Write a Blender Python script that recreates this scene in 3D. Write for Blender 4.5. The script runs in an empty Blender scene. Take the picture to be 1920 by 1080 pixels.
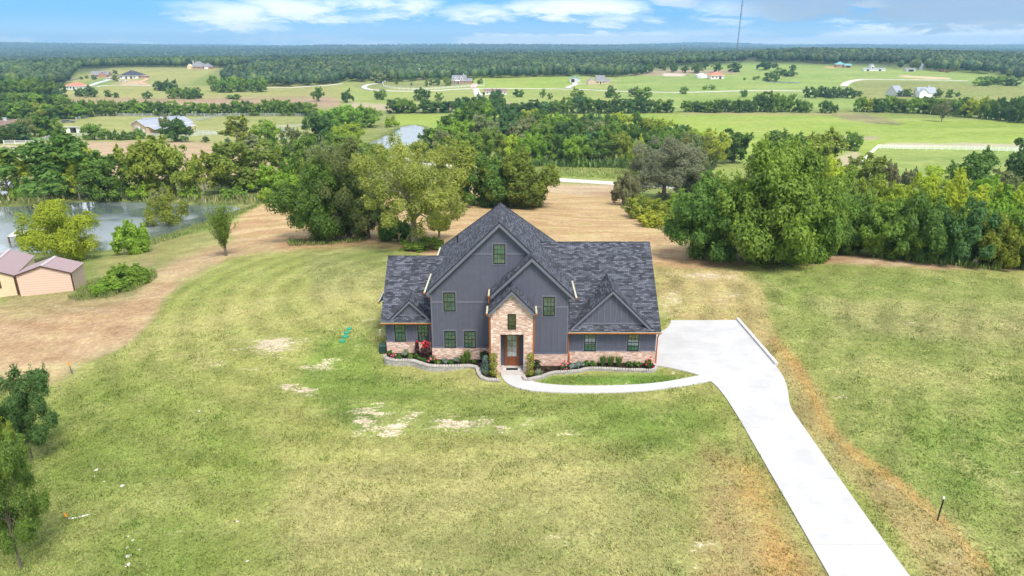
import bpy, bmesh, math, random
import numpy as np
from mathutils import Vector, Matrix

scene = bpy.context.scene
C = scene.collection
R = math.radians
PI = math.pi

# ------------------------------------------------------------------ camera, sky, sun, exposure
CAM_H = 22.0
PITCH = R(19.57)
FPX = 1280.0                                   # focal length in pixels of a 1920 x 1080 frame
cam_d = bpy.data.cameras.new('camera')
cam_d.sensor_width = 36.0
cam_d.lens = 24.0
cam_d.clip_start = 0.5
cam_d.clip_end = 40000.0
cam = bpy.data.objects.new('camera', cam_d)
C.objects.link(cam)
cam.location = (0, 0, CAM_H)
cam.rotation_euler = (R(90) - PITCH, 0, 0)
scene.camera = cam

SUN_EL, SUN_AZ = R(56), R(152)                 # azimuth from +Y towards +X: behind the camera, a little to the right
sun_d = bpy.data.lights.new('sun', 'SUN')
sun_d.energy = 2.1
sun_d.angle = R(20)
sun_d.color = (1.0, 0.94, 0.84)
sun = bpy.data.objects.new('sun', sun_d)
C.objects.link(sun)
_dir = Vector((math.sin(SUN_AZ) * math.cos(SUN_EL), math.cos(SUN_AZ) * math.cos(SUN_EL), math.sin(SUN_EL)))
sun.rotation_euler = _dir.to_track_quat('Z', 'Y').to_euler()
sun.location = (20, -40, 120)

vs = scene.view_settings
scene.display_settings.display_device = 'sRGB'
vs.view_transform = 'Standard'
vs.look = 'None'
vs.exposure = 1.33
vs.gamma = 1.0
vs.use_curve_mapping = False
scene.cycles.use_denoising = True
scene.cycles.denoiser = 'OPENIMAGEDENOISE'
scene.cycles.max_bounces = 6
scene.cycles.diffuse_bounces = 4
scene.cycles.glossy_bounces = 3
scene.cycles.transmission_bounces = 4
scene.cycles.volume_bounces = 0
scene.cycles.transparent_max_bounces = 8
scene.cycles.sample_clamp_indirect = 6.0

def nd(nt, typ, ins=None, **attrs):
    n = nt.nodes.new(typ)
    for k, v in attrs.items():
        setattr(n, k, v)
    for k, v in (ins or {}).items():
        if isinstance(v, bpy.types.NodeSocket):
            nt.links.new(v, n.inputs[k])
        else:
            n.inputs[k].default_value = v
    return n

def M_(nt, op, a, b=0.0, c=None, clamp=False):
    ins = {0: a, 1: b}
    if c is not None:
        ins[2] = c
    return nd(nt, 'ShaderNodeMath', ins, operation=op, use_clamp=clamp).outputs[0]

def mixc(nt, fac, a, b, blend='MIX'):
    n = nt.nodes.new('ShaderNodeMix')
    n.data_type = 'RGBA'
    n.blend_type = blend
    for sock, v in ((n.inputs[0], fac), (n.inputs[6], a), (n.inputs[7], b)):
        if isinstance(v, bpy.types.NodeSocket):
            nt.links.new(v, sock)
        else:
            if sock.type == 'RGBA' and len(v) == 3:
                v = (*v, 1)
            sock.default_value = v
    return n.outputs[2]

def ramp(nt, fac, lo, hi, a=0.0, b=1.0):
    n = nd(nt, 'ShaderNodeMapRange', {0: fac, 1: lo, 2: hi, 3: a, 4: b}, interpolation_type='SMOOTHSTEP')
    return n.outputs[0]

def noise_n(nt, vec, scale, detail=3.0, rough=0.55, dist=0.0):
    return nd(nt, 'ShaderNodeTexNoise', {'Vector': vec, 'Scale': scale, 'Detail': detail, 'Roughness': rough,
                                        'Distortion': dist}).outputs[0]

def pix_dir(px, py):
    u, v = (px - 960) / FPX, (540 - py) / FPX
    c, s = math.cos(PITCH), math.sin(PITCH)
    return np.array([u, c + v * s, -s + v * c])

def build_world():
    w = bpy.data.worlds.new('World')
    scene.world = w
    w.use_nodes = True
    nt = w.node_tree
    nt.nodes.clear()
    sky = nd(nt, 'ShaderNodeTexSky', sky_type='NISHITA', sun_disc=False, sun_elevation=SUN_EL, sun_rotation=SUN_AZ,
             altitude=100.0, air_density=1.0, dust_density=0.6, ozone_density=2.5)
    tc = nd(nt, 'ShaderNodeTexCoord')
    sep = nd(nt, 'ShaderNodeSeparateXYZ', {0: tc.outputs['Generated']})
    x, y, z = sep.outputs
    az = M_(nt, 'ARCTAN2', x, y)
    el = M_(nt, 'ARCSINE', z)
    # wisps are stretched along the horizon
    co = nd(nt, 'ShaderNodeCombineXYZ', {0: M_(nt, 'MULTIPLY', az, 1.0), 1: M_(nt, 'MULTIPLY', el, 4.0), 2: 0.0}).outputs[0]
    n1 = noise_n(nt, co, 24.0, 9.0, 0.66, 0.5)
    n2 = noise_n(nt, co, 7.0, 4.0, 0.55, 0.4)
    dax = M_(nt, 'MULTIPLY', M_(nt, 'SUBTRACT', n2, 0.5), 0.16)
    dex = M_(nt, 'MULTIPLY', M_(nt, 'SUBTRACT', n1, 0.5), 0.030)
    azd = M_(nt, 'ADD', az, dax)
    eld = M_(nt, 'ADD', el, dex)
    def blob(px, py, rx, ry):
        d = pix_dir(px, py); d = d / np.linalg.norm(d)
        a0, e0 = math.atan2(d[0], d[1]), math.asin(d[2])
        sx, sy = rx / 1360.0, ry / 1360.0
        qa = M_(nt, 'DIVIDE', M_(nt, 'SUBTRACT', azd, a0), sx)
        qe = M_(nt, 'DIVIDE', M_(nt, 'SUBTRACT', eld, e0), sy)
        r2 = M_(nt, 'ADD', M_(nt, 'MULTIPLY', qa, qa), M_(nt, 'MULTIPLY', qe, qe))
        return M_(nt, 'SUBTRACT', 1.0, r2, clamp=True)
    def union(lst):
        acc = None
        for px, py, rx, ry, k in lst:
            b = M_(nt, 'MULTIPLY', blob(px, py, rx, ry), k)
            acc = b if acc is None else M_(nt, 'MAXIMUM', acc, b)
        return acc
    white = union([(430, 30, 120, 30, 1.0), (545, 18, 110, 26, 1.0), (455, 52, 110, 11, .8), (640, 38, 70, 11, .8), (665, 3, 110, 18, .7),
                   (760, 14, 80, 28, .75), (900, 24, 110, 22, .7), (1070, 16, 150, 24, 1.0), (1150, 38, 90, 16, .7), (870, 38, 36, 8, .6),
                   (945, 76, 85, 15, 2.0), (1105, 76, 120, 16, 2.2), (1230, 72, 130, 16, 1.0), (690, 32, 60, 20, .4),
                   (1690, 70, 170, 20, 1.8), (1880, 62, 130, 24, 1.9), (1500, 80, 240, 12, 1.0), (1330, 66, 150, 14, .55),
                   (10, 76, 60, 9, .9), (215, 80, 70, 5, .8), (590, 74, 150, 14, .55), (700, 80, 120, 8, .6),
                   (1590, 42, 60, 9, .6), (1380, 20, 140, 26, .55), (1620, 10, 60, 10, .7), (1260, 3, 90, 16, .7)])
    grey = union([(1500, 14, 150, 30, .9), (1830, 22, 190, 34, 1.25), (1650, 6, 160, 24, .8), (1280, 4, 120, 14, .5), (1760, 50, 120, 12, .4)])
    fine = M_(nt, 'MULTIPLY', M_(nt, 'SUBTRACT', n1, 0.45), 1.5)
    wm = ramp(nt, M_(nt, 'ADD', white, M_(nt, 'MULTIPLY', fine, ramp(nt, white, 0.0, .3))), 0.10, 1.15)
    gm = ramp(nt, M_(nt, 'ADD', grey, M_(nt, 'MULTIPLY', fine, ramp(nt, grey, 0.0, .3))), 0.15, 1.05)
    # broken cloud added out of view, denser low down to whiten the ponds
    hi = noise_n(nt, tc.outputs['Generated'], 2.6, 6.0, 0.6, 0.3)
    him = M_(nt, 'MULTIPLY', ramp(nt, M_(nt, 'ADD', hi, ramp(nt, el, .25, .55, .12, 0.0)), 0.36, 0.54), ramp(nt, el, 0.058, 0.085))
    # low haze whitening of the blue
    hs = nd(nt, 'ShaderNodeHueSaturation', {'Hue': 0.5, 'Saturation': 1.15, 'Value': 1.0, 'Color': sky.outputs[0]})
    skyc = nd(nt, 'ShaderNodeVectorMath', {0: hs.outputs[0], 1: (0.21, 0.48, 0.98)}, operation='MULTIPLY').outputs[0]
    skyc = mixc(nt, ramp(nt, el, .0, .040, .55, 0.0), skyc, (4.6, 6.4, 8.2))
    col = mixc(nt, M_(nt, 'MULTIPLY', wm, .93), skyc, (6.8, 7.0, 7.2))
    col = mixc(nt, M_(nt, 'MULTIPLY', gm, .9), col, (2.2, 2.8, 3.6))
    col = mixc(nt, M_(nt, 'MULTIPLY', him, .85), col, (7.2, 7.5, 7.7))
    bg = nd(nt, 'ShaderNodeBackground', {0: col, 1: 0.080})
    nd(nt, 'ShaderNodeOutputWorld', {0: bg.outputs[0]})
build_world()

# ------------------------------------------------------------------ small library
rng = np.random.default_rng(7)
random.seed(7)

def proj(X, Y, Z):
    c, s = math.cos(PITCH), math.sin(PITCH)
    dz = Z - CAM_H
    t = Y * c - dz * s
    return 960 + FPX * X / t, 540 - FPX * (Y * s + dz * c) / t, t

def tag(o, label=None, cat=None, group=None, kind=None):
    if label: o['label'] = label
    if cat: o['category'] = cat
    if group: o['group'] = group
    if kind: o['kind'] = kind
    return o

def thing(name, label, cat, loc=(0, 0, 0), rotz=0.0, group=None):
    o = bpy.data.objects.new(name, None)
    C.objects.link(o)
    o.empty_display_size = 0.3
    o.location = loc
    o.rotation_euler = (0, 0, rotz)
    return tag(o, label, cat, group)

class MB:
    """collects faces with a material slot each; build() makes one mesh object with metre-scaled box UVs"""
    def __init__(self):
        self.v, self.f, self.m = [], [], []
    def face(self, pts, m=0):
        b = len(self.v)
        self.v += [tuple(p) for p in pts]
        self.f.append(list(range(b, b + len(pts))))
        self.m.append(m)
    def box(self, x0, x1, y0, y1, z0, z1, m=0, mtop=None):
        p = [(x0, y0, z0), (x1, y0, z0), (x1, y1, z0), (x0, y1, z0), (x0, y0, z1), (x1, y0, z1), (x1, y1, z1), (x0, y1, z1)]
        b = len(self.v); self.v += p
        for k, q in enumerate(((0, 3, 2, 1), (4, 5, 6, 7), (0, 1, 5, 4), (1, 2, 6, 5), (2, 3, 7, 6), (3, 0, 4, 7))):
            self.f.append([b + i for i in q]); self.m.append(mtop if (k == 1 and mtop is not None) else m)
    def prism(self, poly, axis, a0, a1, m=0):
        """poly: 2-D outline; axis 'y' -> (x,z) outline swept in y, 'x' -> (y,z) swept in x, 'z' -> (x,y) swept in z"""
        def P(q, a):
            return (q[0], a, q[1]) if axis == 'y' else ((a, q[0], q[1]) if axis == 'x' else (q[0], q[1], a))
        ar = sum(poly[i][0] * poly[(i + 1) % len(poly)][1] - poly[(i + 1) % len(poly)][0] * poly[i][1] for i in range(len(poly)))
        pl = list(poly) if ar > 0 else list(poly)[::-1]
        lo, hi = [P(q, a0) for q in pl], [P(q, a1) for q in pl]
        if axis == 'y':
            self.face(lo, m); self.face(hi[::-1], m)
        else:
            self.face(lo[::-1], m); self.face(hi, m)
        n = len(pl)
        for i in range(n):
            j = (i + 1) % n
            q = [lo[i], lo[j], hi[j], hi[i]]
            self.face(q if axis != 'y' else q[::-1], m)
    def slab(self, top, th, m=0, mside=1):
        n = Vector((0, 0, 0))
        for i in range(len(top)):
            a, b = Vector(top[i]), Vector(top[(i + 1) % len(top)])
            n += a.cross(b)
        if n.z < 0: top = top[::-1]
        bot = [(p[0], p[1], p[2] - th) for p in top]
        self.face(top, m); self.face(bot[::-1], mside)
        for i in range(len(top)):
            j = (i + 1) % len(top)
            self.face([bot[i], bot[j], top[j], top[i]], mside)
    def plank(self, p0, p1, h, t, m=0):
        """board whose top edge runs p0-p1, h deep downwards, t thick towards -y"""
        a, b = Vector(p0), Vector(p1)
        if a.x > b.x: a, b = b, a
        d = Vector((0, 0, -h)); e = Vector((0, -t, 0))
        f = [a + e, a + e + d, b + e + d, b + e]; g = [a, a + d, b + d, b]
        self.face(f, m); self.face(g[::-1], m)
        for i in range(4):
            j = (i + 1) % 4
            self.face([g[i], g[j], f[j], f[i]], m)
    def tube(self, pts, rad, sides=6, m=0, cap=True):
        pts = [Vector(p) for p in pts]
        if not hasattr(rad, '__len__'): rad = [rad] * len(pts)
        rings = []
        up = Vector((0.13, 0.21, 1)).normalized()
        for i, p in enumerate(pts):
            d = (pts[min(i + 1, len(pts) - 1)] - pts[max(i - 1, 0)]).normalized()
            a = d.cross(up if abs(d.dot(up)) < .95 else Vector((1, 0, 0))).normalized()
            b = d.cross(a).normalized()
            base = len(self.v)
            for k in range(sides):
                t = 2 * PI * k / sides
                self.v.append(tuple(p + (a * math.cos(t) + b * math.sin(t)) * rad[i]))
            rings.append(base)
        for i in range(len(rings) - 1):
            for k in range(sides):
                l = (k + 1) % sides
                self.f.append([rings[i] + k, rings[i + 1] + k, rings[i + 1] + l, rings[i] + l]); self.m.append(m)
        if cap:
            self.f.append([rings[0] + k for k in range(sides)]); self.m.append(m)
            self.f.append([rings[-1] + k for k in range(sides)][::-1]); self.m.append(m)
    def lathe(self, prof, c=(0, 0, 0), seg=12, m=0):
        rings = []
        for r, z in prof:
            base = len(self.v)
            for k in range(seg):
                t = 2 * PI * k / seg
                self.v.append((c[0] + r * math.cos(t), c[1] + r * math.sin(t), c[2] + z))
            rings.append(base)
        for i in range(len(rings) - 1):
            for k in range(seg):
                l = (k + 1) % seg
                self.f.append([rings[i] + k, rings[i] + l, rings[i + 1] + l, rings[i + 1] + k]); self.m.append(m)
        self.f.append([rings[0] + k for k in range(seg)][::-1]); self.m.append(m)
        self.f.append([rings[-1] + k for k in range(seg)]); self.m.append(m)
    def mesh(self, name, mats, off=(0, 0, 0), smooth=False):
        me = bpy.data.meshes.new(name)
        v = [(p[0] - off[0], p[1] - off[1], p[2] - off[2]) for p in self.v]
        me.from_pydata(v, [], self.f)
        for m in (mats if isinstance(mats, (list, tuple)) else [mats]):
            me.materials.append(m)
        me.polygons.foreach_set('material_index', self.m)
        if smooth:
            me.polygons.foreach_set('use_smooth', [True] * len(self.f))
        uv = me.uv_layers.new(name='uv')
        for p in me.polygons:
            n = p.normal
            u = Vector((-n.y, n.x, 0))
            if u.length < 1e-4: u = Vector((1, 0, 0))
            u.normalize(); w = n.cross(u)
            for li in p.loop_indices:
                q = Vector(self.v[me.loops[li].vertex_index])
                uv.data[li].uv = (q.dot(u), q.dot(w))
        me.update()
        return me
    def build(self, name, mats, parent=None, world=True, smooth=False):
        """world=True: vertices are world coordinates and the parent is an unrotated Empty"""
        off = parent.location if (parent is not None and world) else (0, 0, 0)
        if parent is not None and world:
            q = parent
            off = Vector(q.location)
            while q.parent is not None:
                q = q.parent; off = off + Vector(q.location)
        o = bpy.data.objects.new(name, self.mesh(name, mats, off, smooth))
        C.objects.link(o)
        if parent is not None: o.parent = parent
        return o

def quads_mesh(name, V, mat, tone=None, col=None):
    """V: (n,4,3) array of separate quads"""
    n = len(V)
    me = bpy.data.meshes.new(name)
    me.vertices.add(n * 4); me.loops.add(n * 4); me.polygons.add(n)
    me.vertices.foreach_set('co', np.ascontiguousarray(V, dtype=np.float32).ravel())
    me.loops.foreach_set('vertex_index', np.arange(n * 4, dtype=np.int32))
    me.polygons.foreach_set('loop_start', np.arange(0, n * 4, 4, dtype=np.int32))
    me.materials.append(mat)
    if tone is not None:
        a = me.attributes.new('tone', 'FLOAT', 'POINT')
        a.data.foreach_set('value', np.repeat(tone, 4).astype(np.float32))
    if col is not None:
        a = me.attributes.new('col', 'FLOAT_COLOR', 'POINT')
        c4 = np.ones((n, 4), np.float32); c4[:, :3] = col
        a.data.foreach_set('color', np.repeat(c4, 4, axis=0).ravel())
    me.update(calc_edges=True)
    return me

def link(name, me, parent=None, loc=None):
    o = bpy.data.objects.new(name, me)
    C.objects.link(o)
    if parent is not None: o.parent = parent
    if loc is not None: o.location = loc
    return o

_ONES = 'zeroth first second third fourth fifth sixth seventh eighth ninth tenth eleventh twelfth thirteenth fourteenth fifteenth sixteenth seventeenth eighteenth nineteenth'.split()
_TENS = {2: 'twent', 3: 'thirt', 4: 'fort', 5: 'fift', 6: 'sixt'}
def ordinal(n):
    if n < 20: return _ONES[n]
    t, o = divmod(n, 10)
    return _TENS[t] + ('ieth' if o == 0 else 'y-' + _ONES[o])

# ------------------------------------------------------------------ materials
def new_mat(name):
    m = bpy.data.materials.new(name)
    m.use_nodes = True
    m.node_tree.nodes.clear()
    return m, m.node_tree

def out(nt, sh):
    nd(nt, 'ShaderNodeOutputMaterial', {0: sh})

def plain(name, col, rough=0.6, metal=0.0, var=0.12, scale=3.0, spec=0.4, bump=0.0):
    m, nt = new_mat(name)
    tc = nd(nt, 'ShaderNodeTexCoord').outputs['Object']
    n = noise_n(nt, tc, scale, 5.0, 0.65)
    k = ramp(nt, n, 0.25, 0.75, 1 - var, 1 + var)
    c = nd(nt, 'ShaderNodeVectorMath', {0: col, 1: k}, operation='SCALE')
    nt.links.new(k, c.inputs['Scale'])
    ins = {'Base Color': c.outputs[0], 'Roughness': rough, 'Metallic': metal, 'Specular IOR Level': spec}
    if bump:
        b = nd(nt, 'ShaderNodeBump', {'Strength': bump, 'Distance': 0.02, 'Height': noise_n(nt, tc, scale * 6, 4.0)})
        ins['Normal'] = b.outputs[0]
    p = nd(nt, 'ShaderNodeBsdfPrincipled', ins)
    out(nt, p.outputs[0])
    return m

def brickish(name, c1, c2, c3, mortar, bw, rh, ms, rough=0.85, mix3=0.5, offset=0.5, bump=0.3, bias=0.0, cellx=.5):
    m, nt = new_mat(name)
    uv = nd(nt, 'ShaderNodeUVMap').outputs[0]
    br = nd(nt, 'ShaderNodeTexBrick', {'Vector': uv, 'Color1': (*c1, 1), 'Color2': (*c2, 1), 'Mortar': (*mortar, 1), 'Scale': 1.0,
                                       'Mortar Size': ms, 'Mortar Smooth': 0.1, 'Bias': bias, 'Brick Width': bw, 'Row Height': rh}, offset=offset)
    # a second random colour, one value per brick-sized cell
    cell = nd(nt, 'ShaderNodeVectorMath', {0: uv, 1: (1 / bw * cellx, 1 / rh, 1)}, operation='MULTIPLY').outputs[0]
    fl = nd(nt, 'ShaderNodeVectorMath', {0: cell}, operation='FLOOR').outputs[0]
    wn = nd(nt, 'ShaderNodeTexWhiteNoise', {0: fl}, noise_dimensions='3D').outputs[0]
    c = mixc(nt, M_(nt, 'MULTIPLY', ramp(nt, wn, .45, .95), M_(nt, 'MULTIPLY', M_(nt, 'SUBTRACT', 1.0, br.outputs['Fac']), mix3)), br.outputs['Color'], c3)
    big = noise_n(nt, uv, 0.9, 4.0)
    k = ramp(nt, big, .3, .7, .88, 1.12)
    sc = nd(nt, 'ShaderNodeVectorMath', {0: c}, operation='SCALE'); nt.links.new(k, sc.inputs['Scale'])
    b = nd(nt, 'ShaderNodeBump', {'Strength': bump, 'Distance': 0.015, 'Height': M_(nt, 'SUBTRACT', wn, M_(nt, 'MULTIPLY', br.outputs['Fac'], 1.2))})
    p = nd(nt, 'ShaderNodeBsdfPrincipled', {'Base Color': sc.outputs[0], 'Roughness': rough, 'Specular IOR Level': .25, 'Normal': b.outputs[0]})
    out(nt, p.outputs[0])
    return m

def leaf_mat(name, trans=0.5, attr_color=False, hue=0.035):
    m, nt = new_mat(name)
    if attr_color:
        c = nd(nt, 'ShaderNodeAttribute', attribute_name='col').outputs['Color']
    else:
        t = nd(nt, 'ShaderNodeAttribute', attribute_name='tone').outputs['Fac']
        oc = nd(nt, 'ShaderNodeObjectInfo').outputs['Color']
        h = M_(nt, 'ADD', 0.5, M_(nt, 'MULTIPLY', M_(nt, 'SUBTRACT', 1.0, t), hue))
        c = nd(nt, 'ShaderNodeHueSaturation', {'Hue': h, 'Saturation': 1.0, 'Value': t, 'Color': oc}).outputs[0]
    d = nd(nt, 'ShaderNodeBsdfPrincipled', {'Base Color': c, 'Roughness': 0.55, 'Specular IOR Level': 0.25})
    tr = nd(nt, 'ShaderNodeBsdfTranslucent', {0: c})
    mx = nd(nt, 'ShaderNodeMixShader', {0: trans, 1: d.outputs[0], 2: tr.outputs[0]})
    out(nt, mx.outputs[0])
    return m

MAT = {}
MAT['leaf'] = leaf_mat('leaf')
MAT['forest'] = leaf_mat('forest_leaf', 0.2, True)
MAT['bark'] = plain('bark', (0.15, 0.12, 0.095), 0.9, var=.35, scale=4.0, spec=.1, bump=.5)
MAT['pale_bark'] = plain('pale_bark', (0.24, 0.205, 0.175), 0.9, var=.3, scale=4.0, spec=.1)
MAT['shingle'] = brickish('shingle', (.036, .039, .049), (.138, .149, .182), (.020, .022, .029), (.024, .026, .033), .30, .13, .012, .9, .7, bump=.5)
MAT['brick'] = brickish('brick', (.66, .42, .30), (.38, .19, .135), (.80, .66, .56), (.56, .47, .40), .22, .08, .010, .9, .85, bump=.35, cellx=1.0)
MAT['siding'] = plain('siding', (.090, .094, .126), .55, var=.08, scale=1.5)
MAT['trim'] = plain('trim', (.135, .138, .172), .5, var=.06)
MAT['drip'] = plain('drip_edge', (.022, .023, .028), .6)
MAT['copper'] = plain('copper_paint', (.52, .15, .025), .35, .35, var=.15, scale=2.0, spec=.5)
MAT['zinc'] = plain('gutter_lining', (.60, .60, .44), .45, .2, var=.2, scale=5.0)
MAT['black'] = plain('black_frame', (.012, .013, .013), .4)
MAT['wood'] = plain('stained_wood', (.19, .06, .022), .4, var=.25, scale=6.0, spec=.5)
MAT['concrete'] = plain('concrete', (.47, .465, .455), .9, var=.05, scale=.6, spec=.2)
MAT['grey_concrete'] = plain('grey_concrete', (.46, .42, .39), .9, var=.1, scale=2.0, spec=.2)
MAT['mulch'] = plain('mulch', (.028, .020, .015), .95, var=.6, scale=14.0, spec=.1, bump=1.0)
MAT['block'] = brickish('split_block', (.42, .39, .355), (.30, .28, .255), (.50, .47, .43), (.22, .20, .18), .30, .14, .012, .9, .6, bump=.6)
MAT['white'] = plain('white_paint', (.80, .80, .78), .5, var=.05)
MAT['greywhite'] = plain('weathered_white', (.55, .57, .55), .7, var=.15)
MAT['metal_roof'] = plain('metal_roof', (.34, .37, .42), .4, .3, var=.12, scale=.6)
MAT['tan'] = plain('tan_wall', (.56, .42, .29), .7, var=.08)
MAT['cream'] = plain('cream_wall', (.66, .53, .34), .7, var=.06)
MAT['mauve'] = plain('mauve_roof', (.30, .22, .22), .45, .1, var=.12, scale=1.2)
MAT['ridge'] = plain('ridge_cap', (.47, .42, .42), .45, .2)
MAT['brown'] = plain('brown_trim', (.09, .045, .03), .6)
MAT['red_roof'] = plain('red_roof', (.50, .19, .115), .8, var=.2, scale=1.0)
MAT['brown_roof'] = plain('brown_roof', (.20, .135, .115), .85, var=.2, scale=.8)
MAT['grey_roof'] = plain('grey_roof', (.20, .20, .215), .85, var=.2, scale=.8)
MAT['dark_roof'] = plain('dark_roof', (.045, .05, .065), .8, var=.2, scale=.8)
MAT['teal_roof'] = plain('teal_roof', (.13, .36, .36), .5, var=.1)
MAT['redbrick'] = plain('red_brick', (.40, .22, .17), .85, var=.2, scale=3.0)
MAT['redwood'] = plain('barn_red', (.24, .06, .045), .8, var=.2)
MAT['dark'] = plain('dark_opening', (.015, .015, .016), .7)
MAT['rust'] = plain('rust', (.24, .075, .035), .8, var=.3, scale=3.0)
MAT['road'] = plain('pale_road', (.55, .52, .47), .9, var=.1, scale=.15, spec=.2)
MAT['orange'] = plain('orange_flag', (.9, .28, .02), .6)
MAT['green_lid'] = plain('green_lid', (.02, .27, .17), .5)
MAT['steel'] = plain('steel', (.18, .19, .21), .5, .6)
MAT['stone'] = plain('stone', (.52, .49, .44), .9, var=.15, scale=6.0)
MAT['leaf_red'] = plain('red_petal', (.62, .02, .03), .6)
MAT['leaf_pink'] = plain('pink_petal', (.75, .16, .24), .6)

def glass_mat(name, col, rough=.04):
    m, nt = new_mat(name)
    uv = nd(nt, 'ShaderNodeUVMap').outputs[0]
    n = noise_n(nt, uv, 1.6, 2.0)
    c = mixc(nt, ramp(nt, n, .35, .65), (*[k * .45 for k in col], 1), (*col, 1))
    b = nd(nt, 'ShaderNodeBump', {'Strength': .04, 'Distance': .05, 'Height': noise_n(nt, uv, 1.1, 1.0)})
    p = nd(nt, 'ShaderNodeBsdfPrincipled', {'Base Color': c, 'Roughness': rough, 'Specular IOR Level': 1.0, 'IOR': 1.95, 'Normal': b.outputs[0]})
    out(nt, p.outputs[0])
    return m
MAT['glass'] = glass_mat('window_glass', (.035, .10, .092))
MAT['glass_dark'] = glass_mat('dark_glass', (.02, .035, .02))
MAT['glass_door'] = glass_mat('door_glass', (.30, .37, .37), .12)

def siding_lap(name, c, dark, step, vertical=False):
    m, nt = new_mat(name)
    uv = nd(nt, 'ShaderNodeSeparateXYZ', {0: nd(nt, 'ShaderNodeUVMap').outputs[0]})
    f = M_(nt, 'FRACT', M_(nt, 'DIVIDE', uv.outputs[0 if vertical else 1], step))
    k = ramp(nt, f, .68, .86)
    col = mixc(nt, k, c, dark)
    b = nd(nt, 'ShaderNodeBump', {'Strength': .5, 'Distance': .03, 'Height': f})
    p = nd(nt, 'ShaderNodeBsdfPrincipled', {'Base Color': col, 'Roughness': .5, 'Normal': b.outputs[0]})
    out(nt, p.outputs[0])
    return m
MAT['peach_lap'] = siding_lap('peach_metal_lap', (.70, .50, .40), (.55, .38, .295), .26)
MAT['cream_rib'] = siding_lap('cream_rib', (.66, .52, .40), (.30, .21, .16), .22)
MAT['mauve_rib'] = siding_lap('mauve_rib', (.31, .225, .225), (.25, .175, .18), .3, True)
MAT['metal_rib'] = siding_lap('metal_rib', (.31, .34, .39), (.25, .27, .31), .5, True)

def water_mat(name, rip, ior):
    m, nt = new_mat(name)
    geo = nd(nt, 'ShaderNodeNewGeometry').outputs['Position']
    big = noise_n(nt, geo, .06, 3.0)
    mp = nd(nt, 'ShaderNodeMapping', {0: geo, 3: (1.0, .8, 1.0)}).outputs[0]
    n1 = noise_n(nt, mp, 1.5, 3.0, .6)
    b = nd(nt, 'ShaderNodeBump', {'Strength': M_(nt, 'MULTIPLY', ramp(nt, big, .36, .56, .08, 1.0), rip * .7), 'Distance': .10, 'Height': n1})
    p = nd(nt, 'ShaderNodeBsdfPrincipled', {'Base Color': (.105, .138, .135, 1), 'Roughness': ramp(nt, big, .40, .58, .06, .10 + rip * .5), 'Specular IOR Level': 1.0, 'IOR': ior, 'Normal': b.outputs[0]})
    out(nt, p.outputs[0])
    return m
MAT['water'] = water_mat('pond_water', .62, 3.2)
MAT['calm_water'] = water_mat('calm_pond_water', .10, 3.2)
# ------------------------------------------------------------------ terrain: heights
def unproj_z(px, py, z):
    d = pix_dir(px, py)
    t = (z - CAM_H) / d[2]
    return d[0] * t, d[1] * t

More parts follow.
